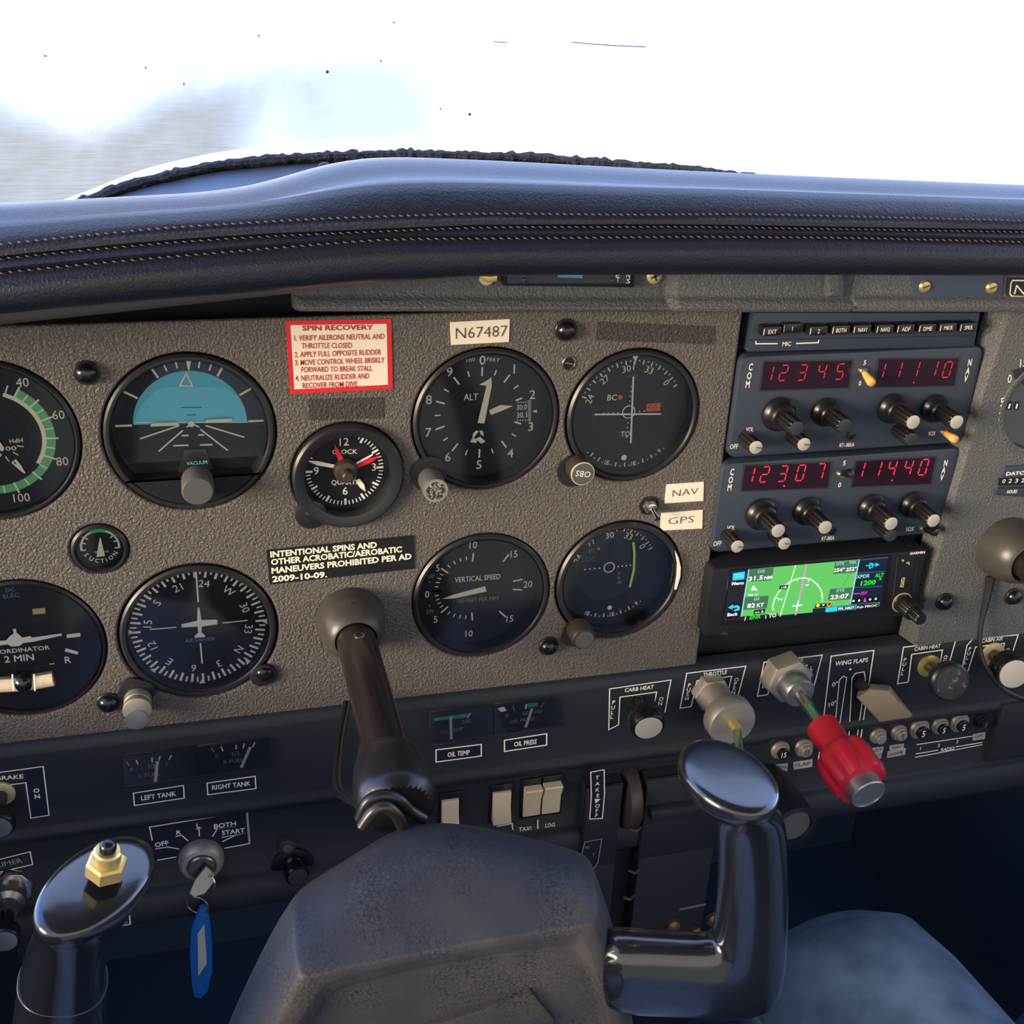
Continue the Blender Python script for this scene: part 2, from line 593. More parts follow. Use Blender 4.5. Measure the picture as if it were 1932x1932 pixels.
# denim: fine diagonal twill with faded patches
def denim(name, c1, c2, sc=900):
    m = bpy.data.materials.new(name)
    m.use_nodes = True
    t = m.node_tree
    b = t.nodes['Principled BSDF']
    b.inputs['Roughness'].default_value = 0.85
    b.inputs['Specular IOR Level'].default_value = 0.2
    co = t.nodes.new('ShaderNodeTexCoord').outputs['Object']
    wv_ = t.nodes.new('ShaderNodeTexWave')
    wv_.wave_type = 'BANDS'
    wv_.bands_direction = 'DIAGONAL'
    wv_.inputs['Scale'].default_value = sc
    wv_.inputs['Distortion'].default_value = 1.5
    t.links.new(co, wv_.inputs['Vector'])
    n = t.nodes.new('ShaderNodeTexNoise')
    n.inputs['Scale'].default_value = 40
    n.inputs['Detail'].default_value = 8
    t.links.new(co, n.inputs['Vector'])
    ad = t.nodes.new('ShaderNodeMath')
    ad.operation = 'MULTIPLY_ADD'
    ad.inputs[1].default_value = 0.3
    t.links.new(wv_.outputs['Fac'], ad.inputs[0])
    t.links.new(n.outputs['Fac'], ad.inputs[2])
    r = t.nodes.new('ShaderNodeValToRGB')
    r.color_ramp.elements[0].position = 0.38
    r.color_ramp.elements[0].color = c1
    r.color_ramp.elements[1].position = 0.85
    r.color_ramp.elements[1].color = c2
    t.links.new(ad.outputs[0], r.inputs[0])
    t.links.new(r.outputs[0], b.inputs['Base Color'])
    MATS[name] = m
denim('denim', rgb(78, 96, 112), rgb(128, 146, 160))
denim('denim_light', rgb(120, 134, 164), rgb(176, 188, 212), 620)
# ================================================================ the setting
def struct(ob):
    ob['kind'] = 'structure'
    return ob
def slab(name, u0, u1, v0, v1, w0, w1, m):
    b = MB(((u0 + u1) / 2, v0, (w0 + w1) / 2))
    b.prism([(u0, v0), (u1, v0), (u1, v1), (u0, v1)], w0, w1, m)
    return struct(b.build(name))
FLOOR = -1.0
slab('floor', -0.25, 0.78, FLOOR - 0.02, FLOOR, -0.45, 1.1, 'carpet')
slab('wall_left', -0.25, -0.23, FLOOR, -0.36, -0.45, 1.1, 'side_wall')
slab('wall_right', 0.76, 0.78, FLOOR, -0.36, -0.45, 1.1, 'side_wall')
slab('wall_front', -0.23, 0.76, FLOOR, -0.20, -0.45, -0.43, 'carpet')

slab('ceiling', -0.25, 0.78, 0.25, 0.27, -0.01, 1.1, 'headliner')

# desert far below, the aircraft flying nose-up by a few degrees
gmat = bpy.data.materials.new('desert')
gmat.use_nodes = True
t = gmat.node_tree
b = t.nodes['Principled BSDF']
b.inputs['Roughness'].default_value = 1.0
b.inputs['Specular IOR Level'].default_value = 0.0
co = t.nodes.new('ShaderNodeTexCoord').outputs['Object']
mp = t.nodes.new('ShaderNodeMapping')
mp.inputs['Scale'].default_value = (0.006, 0.0014, 1)
t.links.new(co, mp.inputs[0])
n = t.nodes.new('ShaderNodeTexNoise')
n.inputs['Scale'].default_value = 1.6
n.inputs['Detail'].default_value = 5
n.inputs['Roughness'].default_value = 0.62
t.links.new(mp.outputs[0], n.inputs['Vector'])
r = t.nodes.new('ShaderNodeValToRGB')
r.color_ramp.elements[0].position = 0.36
r.color_ramp.elements[0].color = (0.29, 0.215, 0.10, 1)
r.color_ramp.elements[1].position = 0.66
r.color_ramp.elements[1].color = (0.44, 0.34, 0.18, 1)
t.links.new(n.outputs['Fac'], r.inputs[0])
t.links.new(r.outputs[0], b.inputs['Base Color'])
MATS['desert'] = gmat
gb = MB((0, -400, -9000))
def gpt(x, y):
    return (x, -400 - y * math.tan(math.radians(2.6)), -y)
gb.add([gpt(-26000, -6000), gpt(26000, -6000), gpt(26000, 24000), gpt(-26000, 24000)], [[0, 1, 2, 3]], 'desert')
gr = gb.build('terrain')
struct(gr)
gr['label'] = 'hazy brown desert ground far below the aircraft'

# ---------------------------------------------------------------- windshield base, deck, cowling
US = [-0.22 + 0.02 * i for i in range(49)]           # stations along the panel, -0.22 .. 0.74
def curve_uv(pts, wf):
    """pixels -> interpolator v(u), w given by a number or a function of x"""
    P = []
    for x, y in pts:
        w = wf(x) if callable(wf) else wf
        P.append(Q(x, y, w) + (w,))
    us = [p[0] for p in P]
    vs = [p[1] for p in P]
    ws = [p[2] for p in P]
    def f(u):
        if u < us[0]:
            k = (vs[1] - vs[0]) / (us[1] - us[0])
            return vs[0] + max(-0.6, min(0.6, k)) * (u - us[0]), ws[0]
        if u > us[-1]:
            k = (vs[-1] - vs[-2]) / (us[-1] - us[-2])
            return vs[-1] + max(-0.3, min(0.3, k)) * (u - us[-1]), ws[-1]
        return float(np.interp(u, us, vs)), float(np.interp(u, us, ws))
    return f
def smooth_f(f, us, it=3):
    v = np.array([f(u) for u in us])
    for _ in range(it):
        v[1:-1] = (v[:-2] + 2 * v[1:-1] + v[2:]) / 4
    return lambda u: (float(np.interp(u, us, v[:, 0])), float(np.interp(u, us, v[:, 1])))
FINE = [-0.30 + 0.01 * i for i in range(115)]
BASE_W = lambda x: -0.30 + 0.00000016 * (x - 800) ** 2
base_f = smooth_f(curve_uv([(20, 418), (130, 392), (250, 347), (400, 313), (560, 298), (750, 291), (1000, 297), (1300, 322), (1520, 348), (1700, 372)], BASE_W), FINE, 1)
BU = [-0.25 + 0.012 * i for i in range(85)]
# flat grey deck between glareshield and windshield
db = MB((0.2, -0.15, -0.2))
rows = []
for fr in (0, 0.35, 0.7, 1.0):
    row = []
    for u in BU:
        v, w = base_f(u)
        gv, gw = -0.160, -0.079
        row.append((u, gv + (v - 0.002 - gv) * fr, gw + (w - gw) * fr))
    rows.append(row)
n = len(BU)
vs = [p for rr in rows for p in rr]
fs = [[r_ * n + i, r_ * n + i + 1, (r_ + 1) * n + i + 1, (r_ + 1) * n + i] for r_ in range(3) for i in range(n - 1)]
db.add(vs, fs, 'deck', True)
deck = db.build('dashboard_deck', solid=0.002)
tag(deck, 'blue-grey sheet deck behind the padded glareshield under the windshield', 'dashboard deck')
# screws and a wire on the deck
def on_deck(x, y):
    best = None
    for k in range(300):
        w = -0.08 - 0.001 * k
        u, v = Q(x, y, w)
        bv, bw = base_f(u)
        fr = (w + 0.079) / (bw + 0.079)
        if 0 < fr < 1:
            dv = abs(v - (-0.160 + (bv + 0.158) * fr))
            if best is None or dv < best[0]:
                best = (dv, (u, v, w))
    return best[1]
for i, (x, y) in enumerate(((612, 321), (685, 314), (1108, 326))):
    p = on_deck(x, y)
    sb = MB(p)
    sb.ball(p, 0.0055, 'black_gloss', half=False, sq=0.6)
    tag(sb.build('deck_screw'), ['dark round screw head on the deck, left of the hump', 'dark round screw head on the deck just over the crest of the hump', 'dark round screw head on the deck, far right of the hump'][i], 'screw', 'screws on the deck')
# white engine cowling beyond the windshield
cowl_f = smooth_f(curve_uv([(60, 452), (190, 372), (300, 322), (450, 287), (580, 269), (700, 262), (900, 263), (1100, 272), (1300, 290), (1500, 318), (1700, 350)], lambda x: -0.50), FINE, 2)
cb = MB((0.2, -0.2, -0.5))
rows = []
for u in BU:
    bv, bw = base_f(u)
    cv, cw = cowl_f(u)
    rows.append([(u, bv - 0.001, bw - 0.004), (u, (bv * 0.6 + cv * 0.4) + 0.003, bw * 0.55 - 0.5 * 0.45), (u, cv, -0.50), (u, cv - 0.020, -0.62), (u, cv - 0.07, -0.85), (u, cv - 0.16, -1.1)])
k = len(rows[0])
vs = [p for rr in rows for p in rr]
fs = [[i * k + j, i * k + j + 1, (i + 1) * k + j + 1, (i + 1) * k + j] for i in range(len(rows) - 1) for j in range(k - 1)]
cb.add(vs, fs, 'cowl_white', True)
cowl = cb.build('engine_cowling', solid=-0.002, smooth_angle=60)
tag(cowl, 'white engine cowling curving away beyond the windshield base', 'engine cowling')

# windshield: curved acrylic sheet, scratched, with dust and painted haze
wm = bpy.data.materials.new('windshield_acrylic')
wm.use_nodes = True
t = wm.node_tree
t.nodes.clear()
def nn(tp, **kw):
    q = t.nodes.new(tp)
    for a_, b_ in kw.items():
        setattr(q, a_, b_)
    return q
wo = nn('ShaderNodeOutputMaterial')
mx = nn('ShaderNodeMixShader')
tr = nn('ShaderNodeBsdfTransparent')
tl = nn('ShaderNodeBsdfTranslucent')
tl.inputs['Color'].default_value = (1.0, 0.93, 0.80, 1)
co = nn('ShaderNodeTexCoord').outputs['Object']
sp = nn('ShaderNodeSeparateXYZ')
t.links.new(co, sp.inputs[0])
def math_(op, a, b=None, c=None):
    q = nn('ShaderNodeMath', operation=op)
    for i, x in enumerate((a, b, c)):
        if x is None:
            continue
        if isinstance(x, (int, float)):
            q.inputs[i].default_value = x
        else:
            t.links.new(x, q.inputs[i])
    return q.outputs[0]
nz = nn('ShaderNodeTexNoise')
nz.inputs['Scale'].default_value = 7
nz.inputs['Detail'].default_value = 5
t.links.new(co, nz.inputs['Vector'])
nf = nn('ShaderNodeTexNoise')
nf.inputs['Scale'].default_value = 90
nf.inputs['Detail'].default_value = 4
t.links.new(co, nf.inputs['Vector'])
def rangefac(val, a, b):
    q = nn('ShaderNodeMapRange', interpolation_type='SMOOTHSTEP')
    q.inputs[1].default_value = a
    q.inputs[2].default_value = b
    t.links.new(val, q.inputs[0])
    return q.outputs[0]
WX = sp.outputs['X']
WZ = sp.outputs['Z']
# dust film plus painted white haze: dense right and top, thin left and middle
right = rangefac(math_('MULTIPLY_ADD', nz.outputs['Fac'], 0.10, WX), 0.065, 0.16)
top_haze = rangefac(math_('MULTIPLY_ADD', nz.outputs['Fac'], 0.10, WZ), -0.004, 0.044)
haze_dens = math_('MAXIMUM', right, top_haze)
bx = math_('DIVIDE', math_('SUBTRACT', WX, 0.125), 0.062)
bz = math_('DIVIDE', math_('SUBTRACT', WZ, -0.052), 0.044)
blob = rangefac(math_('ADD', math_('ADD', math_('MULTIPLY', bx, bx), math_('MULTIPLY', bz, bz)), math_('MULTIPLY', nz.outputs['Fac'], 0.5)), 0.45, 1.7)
haze_dens = math_('MULTIPLY', haze_dens, math_('MULTIPLY_ADD', blob, 0.66, 0.34))
haze_dens = math_('MULTIPLY_ADD', haze_dens, 0.80, 0.10)
haze_dens = math_('ADD', haze_dens, math_('MULTIPLY', math_('SUBTRACT', nf.outputs['Fac'], 0.5), 0.12))
t.links.new(haze_dens, mx.inputs[0])
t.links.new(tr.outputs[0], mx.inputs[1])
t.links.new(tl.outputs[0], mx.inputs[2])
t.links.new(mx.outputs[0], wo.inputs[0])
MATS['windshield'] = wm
mat('scratch', rgb(60, 68, 64), 0.5)
wb = MB((0, -0.05, -0.2))
rows = []
for fr in (0, 0.12, 0.28, 0.5, 0.75, 1.0):
    row = []
    for u in BU:
        v, w = base_f(u)
        row.append((u, v + (0.30 - v) * fr, w + 0.30 * fr * (0.7 + 0.3 * fr)))
    rows.append(row)
n = len(BU)
vs = [p for rr in rows for p in rr]
fs = [[r_ * n + i, r_ * n + i + 1, (r_ + 1) * n + i + 1, (r_ + 1) * n + i] for r_ in range(5) for i in range(n - 1)]
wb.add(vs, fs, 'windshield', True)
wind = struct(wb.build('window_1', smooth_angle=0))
# black sealant along the windshield base
sb = MB((0.2, -0.15, -0.3))
path, rad = [], []
for i in range(300):
    u = -0.24 + 0.0029 * i
    v, w = base_f(u)
    path.append((u, v + 0.0006 + rng.normal() * 0.0003, w + 0.004))
    rad.append(0.0030 + abs(rng.normal()) * 0.0010)
sb.tube(path, rad, 'seal', n=8)
sl = sb.build('window_seal', wind)
sl.matrix_parent_inverse = Matrix.Identity(4)
sl.location = W3(0.2, -0.15, -0.3) - W3(0, -0.05, -0.2)
# scratches on the acrylic
def on_wind(x, y):
    """point of the windshield seen at a pixel"""
    best = None
    for k in range(400):
        w = -0.33 + 0.001 * k
        u, v = Q(x, y, w)
        bv, bw = base_f(u)
        fr = (v - bv) / (0.30 - bv)
        ww = bw + 0.30 * fr * (0.7 + 0.3 * fr)
        if best is None or abs(ww - w) < best[0]:
            best = (abs(ww - w), (u, v, w + 0.002))
    return best[1]
sb = MB((0, -0.05, -0.2))
for pts, r_ in (([(1077, 79), (1120, 83), (1165, 86), (1217, 88)], 0.00035), ([(930, 78), (955, 80)], 0.0003)):
    sb.tube([on_wind(*p) for p in pts], r_, 'scratch', n=5)
for x, y in ((885, 215), (617, 135), (742, 42), (488, 67), (86, 105), (275, 127), (347, 158), (830, 205), (718, 115)):
    p = on_wind(x, y)
    sb.ball(p, 0.0006 if x not in (885, 617) else 0.0011, 'seal', n=8)
sc_ = sb.build('window_scratches', wind)
sc_.location = (0, 0, 0)

# ================================================================ glareshield
crest_f = curve_uv([(-250, 415), (0, 405), (150, 397), (250, 391), (360, 386), (450, 377), (520, 363), (580, 343), (650, 324), (720, 315), (800, 314), (1000, 322), (1300, 337), (1500, 346), (1932, 363), (2200, 372)], 0.02)
st1_f = curve_uv([(-250, 490), (0, 460), (300, 430), (600, 412), (900, 402), (1200, 405), (1400, 403), (1932, 416), (2200, 420)], 0.062)
st2_f = curve_uv([(-250, 520), (0, 487), (300, 458), (500, 445), (900, 428), (1300, 427), (1932, 437), (2200, 441)], 0.070)
st3_f = curve_uv([(-250, 552), (0, 515), (250, 491), (500, 470), (720, 452), (1000, 450), (1300, 447), (1600, 449), (1932, 457), (2200, 462)], 0.076)
bot_f = curve_uv([(-250, 622), (0, 592), (280, 566), (560, 545), (700, 531), (960, 519), (1400, 518), (1932, 520), (2200, 522)], 0.072)
GU = [-0.228 + 0.006 * i for i in range(165)]
crest_f, st1_f, st2_f, st3_f, bot_f = [smooth_f(f, FINE, 2) for f in (crest_f, st1_f, st2_f, st3_f, bot_f)]
gs = thing('glareshield', 'padded dark vinyl glareshield with brown stitched seams across the panel top', 'glareshield', (0.2, -0.12, 0.03))
def catmull(P, per):
    out_ = []
    for i in range(len(P) - 1):
        p0 = P[max(0, i - 1)]
        p1, p2 = P[i], P[i + 1]
        p3 = P[min(len(P) - 1, i + 2)]
        for k in range(per):
            q = k / per
            out_.append(tuple(0.5 * ((2 * b_) + (-a_ + c_) * q + (2 * a_ - 5 * b_ + 4 * c_ - d_) * q * q + (-a_ + 3 * b_ - 3 * c_ + d_) * q ** 3) for a_, b_, c_, d_ in zip(p0, p1, p2, p3)))
    out_.append(P[-1])
    return out_
def profile(u):
    c, s1, s2, s3, bt = (f(u)[0] for f in (crest_f, st1_f, st2_f, st3_f, bot_f))
    back = catmull([(-0.158, -0.075), (c - 0.012, -0.045), (c - 0.001, -0.012), (c, 0.008), (c - 0.003, 0.026), ((c * 0.5 + s1 * 0.5) + 0.0045, 0.049), (s1, 0.062)], 3)
    band = [(s1 - 0.0012, 0.0625), (s1 - 0.0026, 0.0645), (s2 + 0.0032, 0.0705), (s2 + 0.0012, 0.0708), (s2, 0.0694), (s2 - 0.0012, 0.0716), (s2 - 0.0032, 0.0738), (s3 + 0.0022, 0.0762), (s3 + 0.001, 0.0758), (s3, 0.0748)]
    low = catmull([(s3 - 0.001, 0.0758), (s3 * 0.7 + bt * 0.3, 0.0800), (s3 * 0.25 + bt * 0.75, 0.0790), (bt, 0.0720), (bt - 0.0006, 0.0600), (bt + 0.006, 0.0300), (bt + 0.010, 0.0)], 3)
    return [(u, p[0], p[1]) for p in back + band + low]
prof = [profile(u) for u in GU]
k = len(prof[0])
g = MB((0.2, -0.12, 0.03))
vs = [p for r_ in prof for p in r_]
fs = [[i * k + j, i * k + j + 1, (i + 1) * k + j + 1, (i + 1) * k + j] for i in range(len(prof) - 1) for j in range(k - 1)]
g.add(vs, fs, 'vinyl', True)
g.build('padding', gs, smooth_angle=50)
for f, w_, step in ((st1_f, 0.0632, 0.0034), (st2_f, 0.0716, 0.0034), (st3_f, 0.0760, 0.0036)):
    s_ = MB((0.2, -0.12, 0.03))
    u = -0.20
    while u < 0.66:
        v1, v2 = f(u)[0], f(u + step * 0.62)[0]
        s_.tube([(u, v1 + 0.0003, w_ - 0.0006), (u + step * 0.31, (v1 + v2) / 2, w_ + 0.0002), (u + step * 0.62, v2 - 0.0005, w_ - 0.0006)], 0.00036 if f is not st2_f else 0.00022, 'thread' if f is not st2_f else 'vinyl_lip', n=5)
        u += step
    s_.build('stitching', gs)
# paler fabric lip under the left half
lip = MB((0.2, -0.12, 0.03))
lipf = smooth_f(curve_uv([(-250, 650), (0, 612), (200, 592), (400, 570), (560, 553), (720, 532), (900, 520)], 0.060), FINE, 2)
rows = []
for u in GU:
    if u > 0.13:
        break
    a_, b_ = bot_f(u)[0], lipf(u)[0]
    rows.append([(u, a_ + 0.001, 0.0715), (u, (a_ + b_) / 2, 0.066), (u, b_, 0.060), (u, b_ + 0.0008, 0.05), (u, a_ + 0.004, 0.045)])
k = 5
vs = [p for r_ in rows for p in r_]
fs = [[i * k + j, i * k + j + 1, (i + 1) * k + j + 1, (i + 1) * k + j] for i in range(len(rows) - 1) for j in range(k - 1)]
lip.add(vs, fs, 'vinyl_lip', True)
lip.build('fabric_lip', gs)

# ================================================================ instrument panel
def plate(b, outline, holes, w0, w1, m, bev=0.0011):
    cu = bpy.data.curves.new('plate', 'CURVE')
    cu.dimensions = '2D'
    cu.fill_mode = 'BOTH'
    th = (w1 - w0) / 2
    cu.extrude = th - bev
    cu.bevel_depth = bev
    cu.bevel_resolution = 2
    cu.offset = -bev
    for pts in [outline] + holes:
        sp_ = cu.splines.new('POLY')
        sp_.points.add(len(pts) - 1)
        for p, q in zip(sp_.points, pts):
            p.co = (q[0], q[1], 0, 1)
        sp_.use_cyclic_u = True
    ob = bpy.data.objects.new('plate', cu)
    COL.objects.link(ob)
    me = bpy.data.meshes.new_from_object(ob.evaluated_get(bpy.context.evaluated_depsgraph_get()))
    b.add([(v.co.x, v.co.y, v.co.z + (w0 + w1) / 2) for v in me.vertices], [list(p.vertices) for p in me.polygons], m, True)
    bpy.data.objects.remove(ob)
    bpy.data.curves.remove(cu)
    bpy.data.meshes.remove(me)

ASI = (-0.1010, -0.2236)
TCO = (-0.1010, -0.3420)
ATT = (-0.0066, -0.2246)
HIC = (-0.0106, -0.3418)
ALT = (0.1480, -0.2262)
VSI = (0.1490, -0.3360)
CD1 = (0.2326, -0.2288)
CD2 = (0.2336, -0.3340)
CLK = (0.0724, -0.2528)
SUC = (-0.0567, -0.2860)
circ = lambda c, r: ngon(c, r, 72)
holes = [circ(ASI, 0.0422), circ(TCO, 0.0422), circ(ATT, 0.0430), circ(HIC, 0.0428), circ(ALT, 0.0412), circ(VSI, 0.0412), circ(CD1, 0.0398), circ(CD2, 0.0402), circ(CLK, 0.0300), circ(SUC, 0.0146)]
PAN = thing('instrument_panel', 'wide instrument panel of textured grey plastic over a black lower panel', 'instrument panel', (0.2, -0.40, 0))
PO = (0.2, -0.40, 0)
b = MB(PO)
plate(b, rrect((-0.222 + 0.2915) / 2, (-0.404 - 0.166) / 2, 0.5135, 0.238, 0.003), holes, -0.0045, 0.0, 'panel_gray', 0.0013)
b.build('grey_fascia', PAN, smooth_angle=40)
def ab_(pts, w):
    return [(p[0], p[1], w) for p in pts]
# right-hand fascia, set a little proud, with its left edge catching the light
RH = []
b = MB(PO)
ru = Q(1836, 800, 0.003)[0]
VC = Q(1925, 760, 0.006)
RW = 0.010
crest = [(0.4562, -0.160), (0.4558, -0.1775), (0.4512, -0.2215), (0.4486, -0.276), (0.4442, -0.335), (0.4430, -0.370), (0.4428, -0.3985), (0.755, -0.3985), (0.755, -0.160)]
foot = [(u - 0.0045 * k if u < 0.7 else u, v) for (u, v), k in zip(crest, (1, 1, .7, .6, .5, .5, .5, 0, 0))]
mid = [(u + (0.0008 if u < 0.7 else 0), v) for u, v in crest]
topl = [(u + (0.0030 if u < 0.7 else 0), v) for u, v in crest]
b.rings([ab_(foot, -0.006), ab_(crest, RW - 0.0022), ab_(mid, RW - 0.0006), ab_(topl, RW)], 'panel_right')
b.build('right_fascia', PAN, smooth_angle=40)
# black plate behind everything
b = MB(PO)
b.prism([(-0.228, -0.53), (0.755, -0.53), (0.755, -0.138), (-0.228, -0.138)], -0.034, -0.030, 'black_matte')
b.build('backing_plate', PAN)
# lower black panel: one moulding with a rolled ridge and a bottom lip
def extrude_u(b, prof, u0, u1, m):
    k = len(prof)
    b.add([(u0, p[0], p[1]) for p in prof] + [(u1, p[0], p[1]) for p in prof], [[j, j + 1, k + j + 1, k + j] for j in range(k - 1)] + [list(range(k)), list(range(k, 2 * k))], m, True)
LOWP = catmull([(-0.3985, -0.006), (-0.4005, 0.002), (-0.405, 0.0048), (-0.412, 0.0050), (-0.455, 0.0050)], 3) + catmull([(-0.4572, 0.0056), (-0.4605, 0.0074), (-0.4640, 0.0066), (-0.4662, 0.0044), (-0.468, 0.0037)], 3) + [(-0.511, 0.0037)] + catmull([(-0.5125, 0.005), (-0.516, 0.010), (-0.524, 0.0125), (-0.533, 0.011), (-0.5385, 0.004), (-0.539, -0.012)], 3)
b = MB(PO)
extrude_u(b, LOWP, -0.228, 0.755, 'panel_black')
b.build('lower_panel', PAN, smooth_angle=60)
# black tape strips left on the grey fascia
def flat(name, pts, w, th, m, label, cat, parent=None):
    uv = [Q(x, y, w) for x, y in pts]
    c = (sum(p[0] for p in uv) / len(uv), sum(p[1] for p in uv) / len(uv), w)
    q = MB(c)
    q.prism(uv, w - th, w, m)
    return q, c
for pts, lab in (([(582, 754), (723, 750), (724, 789), (583, 793)], 'darker rectangle of bare panel tape above the clock'),
                 ([(1128, 607), (1349, 616), (1346, 650), (1124, 642)], 'long darker strip of panel tape above the upper course indicator')):
    q, c = flat('tape_strip', pts, 0.0004, 0.0004, 'tape_gray', lab, 'tape')
    tag(q.build('tape_strip'), lab, 'tape', 'tape strips on the panel')

# ---------------------------------------------------------------- moulded trim under the glareshield
TR = thing('dash_trim', 'moulded grey plastic trim strip tucked under the glareshield edge', 'dash trim', (0.3, -0.165, 0.01))
TO = (0.3, -0.165, 0.01)
def vq(x, y, w):
    return Q(x, y, w)[1]
def trim_seg(xl, xr, dw, rnd):
    w1 = 0.016 + dw
    ul, ur = Q(xl, 575, w1)[0], Q(xr, 585, w1)[0]
    um = (ul + ur) / 2
    xm = (xl + xr) / 2
    vs_, vb = vq(xm, 563, w1), vq(xm, 597, 0.016 + dw)
    pr = [(-0.118, -0.002), (-0.118, w1 - 0.004)] + catmull([(vs_ + 0.003, w1 - 0.004), (vs_, w1 - 0.003), (vs_ - 0.002, w1), (vs_ - 0.005, w1 + 0.002), (vb + 0.006, w1 + 0.001), (vb + 0.0025, w1 - 0.001), (vb + 0.001, w1 - 0.006), (vb + 0.001, 0.0)], 3)
    q = MB(TO)
    k = len(pr)
    st = [(ul, -0.006), (ul + 0.0006, -0.003), (ul + 0.002, -0.001), (ul + 0.0045, 0), (ur, 0)] if rnd else [(ul - 0.003, -0.006), (ul + 0.0012, -0.0006), (ul + 0.0022, 0), (ur, 0)]
    vv = []
    for u, d in st:
        for v, w in pr:
            dv = (vq(965 + (u - 0.158) * 2700, 0, 0) * 0)
            slope = -0.032 * (u - um)
            vv.append((u, v + slope, max(-0.003, w + d)))
    q.add(vv, [[i * k + j, i * k + j + 1, (i + 1) * k + j + 1, (i + 1) * k + j] for i in range(len(st) - 1) for j in range(k - 1)] + [list(range(k)), list(range((len(st) - 1) * k, len(st) * k))], 'trim_gray', True)
    q.build('trim_section', TR, smooth_angle=50)
trim_seg(556, 1273, 0.0, True)
trim_seg(1276, 1607, 0.006, False)
trim_seg(1608, 2450, 0.0064, False)
# raised pad with a lit left edge and the hollow beside it
q = MB(TO)
wpk = 0.0166
q.prism([Q(x, y, wpk) for x, y in ((1316, 480), (1572, 480), (1572, 556), (1316, 556))], 0.012, wpk + 0.0005, 'trim_gray', bev=0.001)
q.build('trim_pad', TR)
q = MB(TO)
q.prism([Q(x, y, 0.022) for x, y in ((1562, 480), (1596, 480), (1594, 562), (1562, 562))], 0.012, 0.0235, 'trim_gray', bev=0.004)
q.build('trim_rib', TR)
# ================================================================ round instruments
class Inst:
    def __init__(s, name, label, cat, C, rin, rout, wd, dial='dial_black', lip=0.0008, bez='bezel_black', chamfer=0.001):
        s.C, s.wd, s.rin = C, wd, rin
        s.o = (C[0], C[1], 0)
        s.T = thing(name, label, cat, s.o)
        b = MB(s.o)
        b.lathe(s.o, [(rout, -0.006), (rout, lip - 0.0012), (rout - 0.0012, lip), (rin + chamfer, lip), (rin, lip - 0.0014), (rin - 0.0004, wd + 0.0003), (rin - 0.0004, wd - 0.001)], bez, n=72, cap1=False)
        s.bez = b
        s.rin = rin
        s.d = MB(s.o)
        # the dial lies deeper, its centre seen through the bezel
        s.d.disc(C, rin - 0.0004, wd, dial, 72)
        s.w = wd + 0.0002
    def num(s, txt, a, r, h, rot=None, m='white', bold=0.0, sx=1.0, c=None):
        c = c or s.C
        t_ = math.radians(a)
        s.d.text(txt, (c[0] + r * math.sin(t_), c[1] + r * math.cos(t_)), h, s.w, m, rot=(a if rot is None else rot), bold=bold, sx=sx)
    def finish(s, glass=True, extra=None):
        s.bez.build('bezel', s.T)
        s.d.build('dial', s.T, smooth_angle=0)
        if glass:
            g_ = MB(s.o)
            zg = max(s.wd + 0.004, 0.0002)
            g_.prism(ngon(s.C, s.rin - 0.0003, 64), zg - 0.0006, zg, 'glass')
            g_.build('cover_glass', s.T, smooth_angle=0)
    def part(s, name):
        return MB(s.o)

def knob_lathe(b, o, r, h, m, face=None, n=36, flute=None, rim=None, axis=(0, 0, 1)):
    b.lathe(o, [(r * 0.98, 0), (r, 0.0006), (r, h - 0.0012), (r - 0.0009, h)], m, n=n, flute=flute, axis=axis, cap1=True)
    ax = Vector(axis).normalized()
    if rim:
        p = Vector(o) + ax * (h + 0.0001)
        b.lathe(p, [(r * 0.98, -0.0006), (r * 0.98, 0.0003), (r * 0.82, 0.0003)], rim, n=n, axis=axis, cap1=True)
    if face:
        p = Vector(o) + ax * (h + 0.0003)
        b.lathe(p, [(r * 0.78, 0.0), (r * 0.78, 0.0002)], face, n=n, axis=axis, cap1=True)

# ---------------------------------------------------------------- airspeed indicator (runs out of the frame on the left)
I = Inst('airspeed_indicator', 'airspeed indicator with green and white arcs, cut by the left edge of the picture', 'airspeed indicator', ASI, 0.0388, 0.0414, -0.004)
C = (-0.1005, -0.2232)
def asia(v):
    return float(np.interp(v, [0, 30, 40, 60, 80, 100, 120, 140, 160], [0, 12, 31.7, 71, 114, 163.5, 212, 255, 292]))
I.d.arc(C, 0.0250, 0.0293, asia(40), asia(128), I.w, 'green', 48)
I.d.arc(C, 0.0230, 0.0250, asia(35) - 2, asia(85), I.w, 'cream', 40)
for v in range(30, 165, 5):
    big = v % 10 == 0
    I.d.tick(C, asia(v), 0.0252 if not big else 0.0247, 0.0292 if not big else 0.0307, 0.0007 if not big else 0.0009, I.w + 0.0001, 'cream')
for v in (40, 60, 80, 100, 120, 140):
    I.num(str(v), asia(v), 0.0338 if v in (60, 80) else 0.0335, 0.0048, rot=0, c=C, m='cream', sx=0.92)
I.d.arc(C, 0.0178, 0.0183, 0, 360, I.w, 'black', 60)
for s_, (x, y), h in (('MPH', (30, 832), 7), ('100', (17, 844), 8), ('0', (-2, 856), 8)):
    I.d.T(s_, (x - 14 * len(s_) / 3, y + 3), (x + 14 * len(s_) / 3, y + 1), h, I.w, 'cream', bold=0.01) if s_ != 'MPH' else I.d.T(s_, (x + 13, y - 2), (x - 12, y + 1), 8, I.w, 'cream', bold=0.01)
for p in ([(32, 841), (45, 843)], [(24, 853), (35, 859)], [(10, 861), (17, 871)]):
    I.d.pline(p, 2.2, I.w, 'cream')
I.finish()
p = MB(I.o)
wq = I.w + 0.0014
p.pix([(-22, 822), (-12, 818), (8, 845), (7, 849), (2, 851)], wq, 'cream')
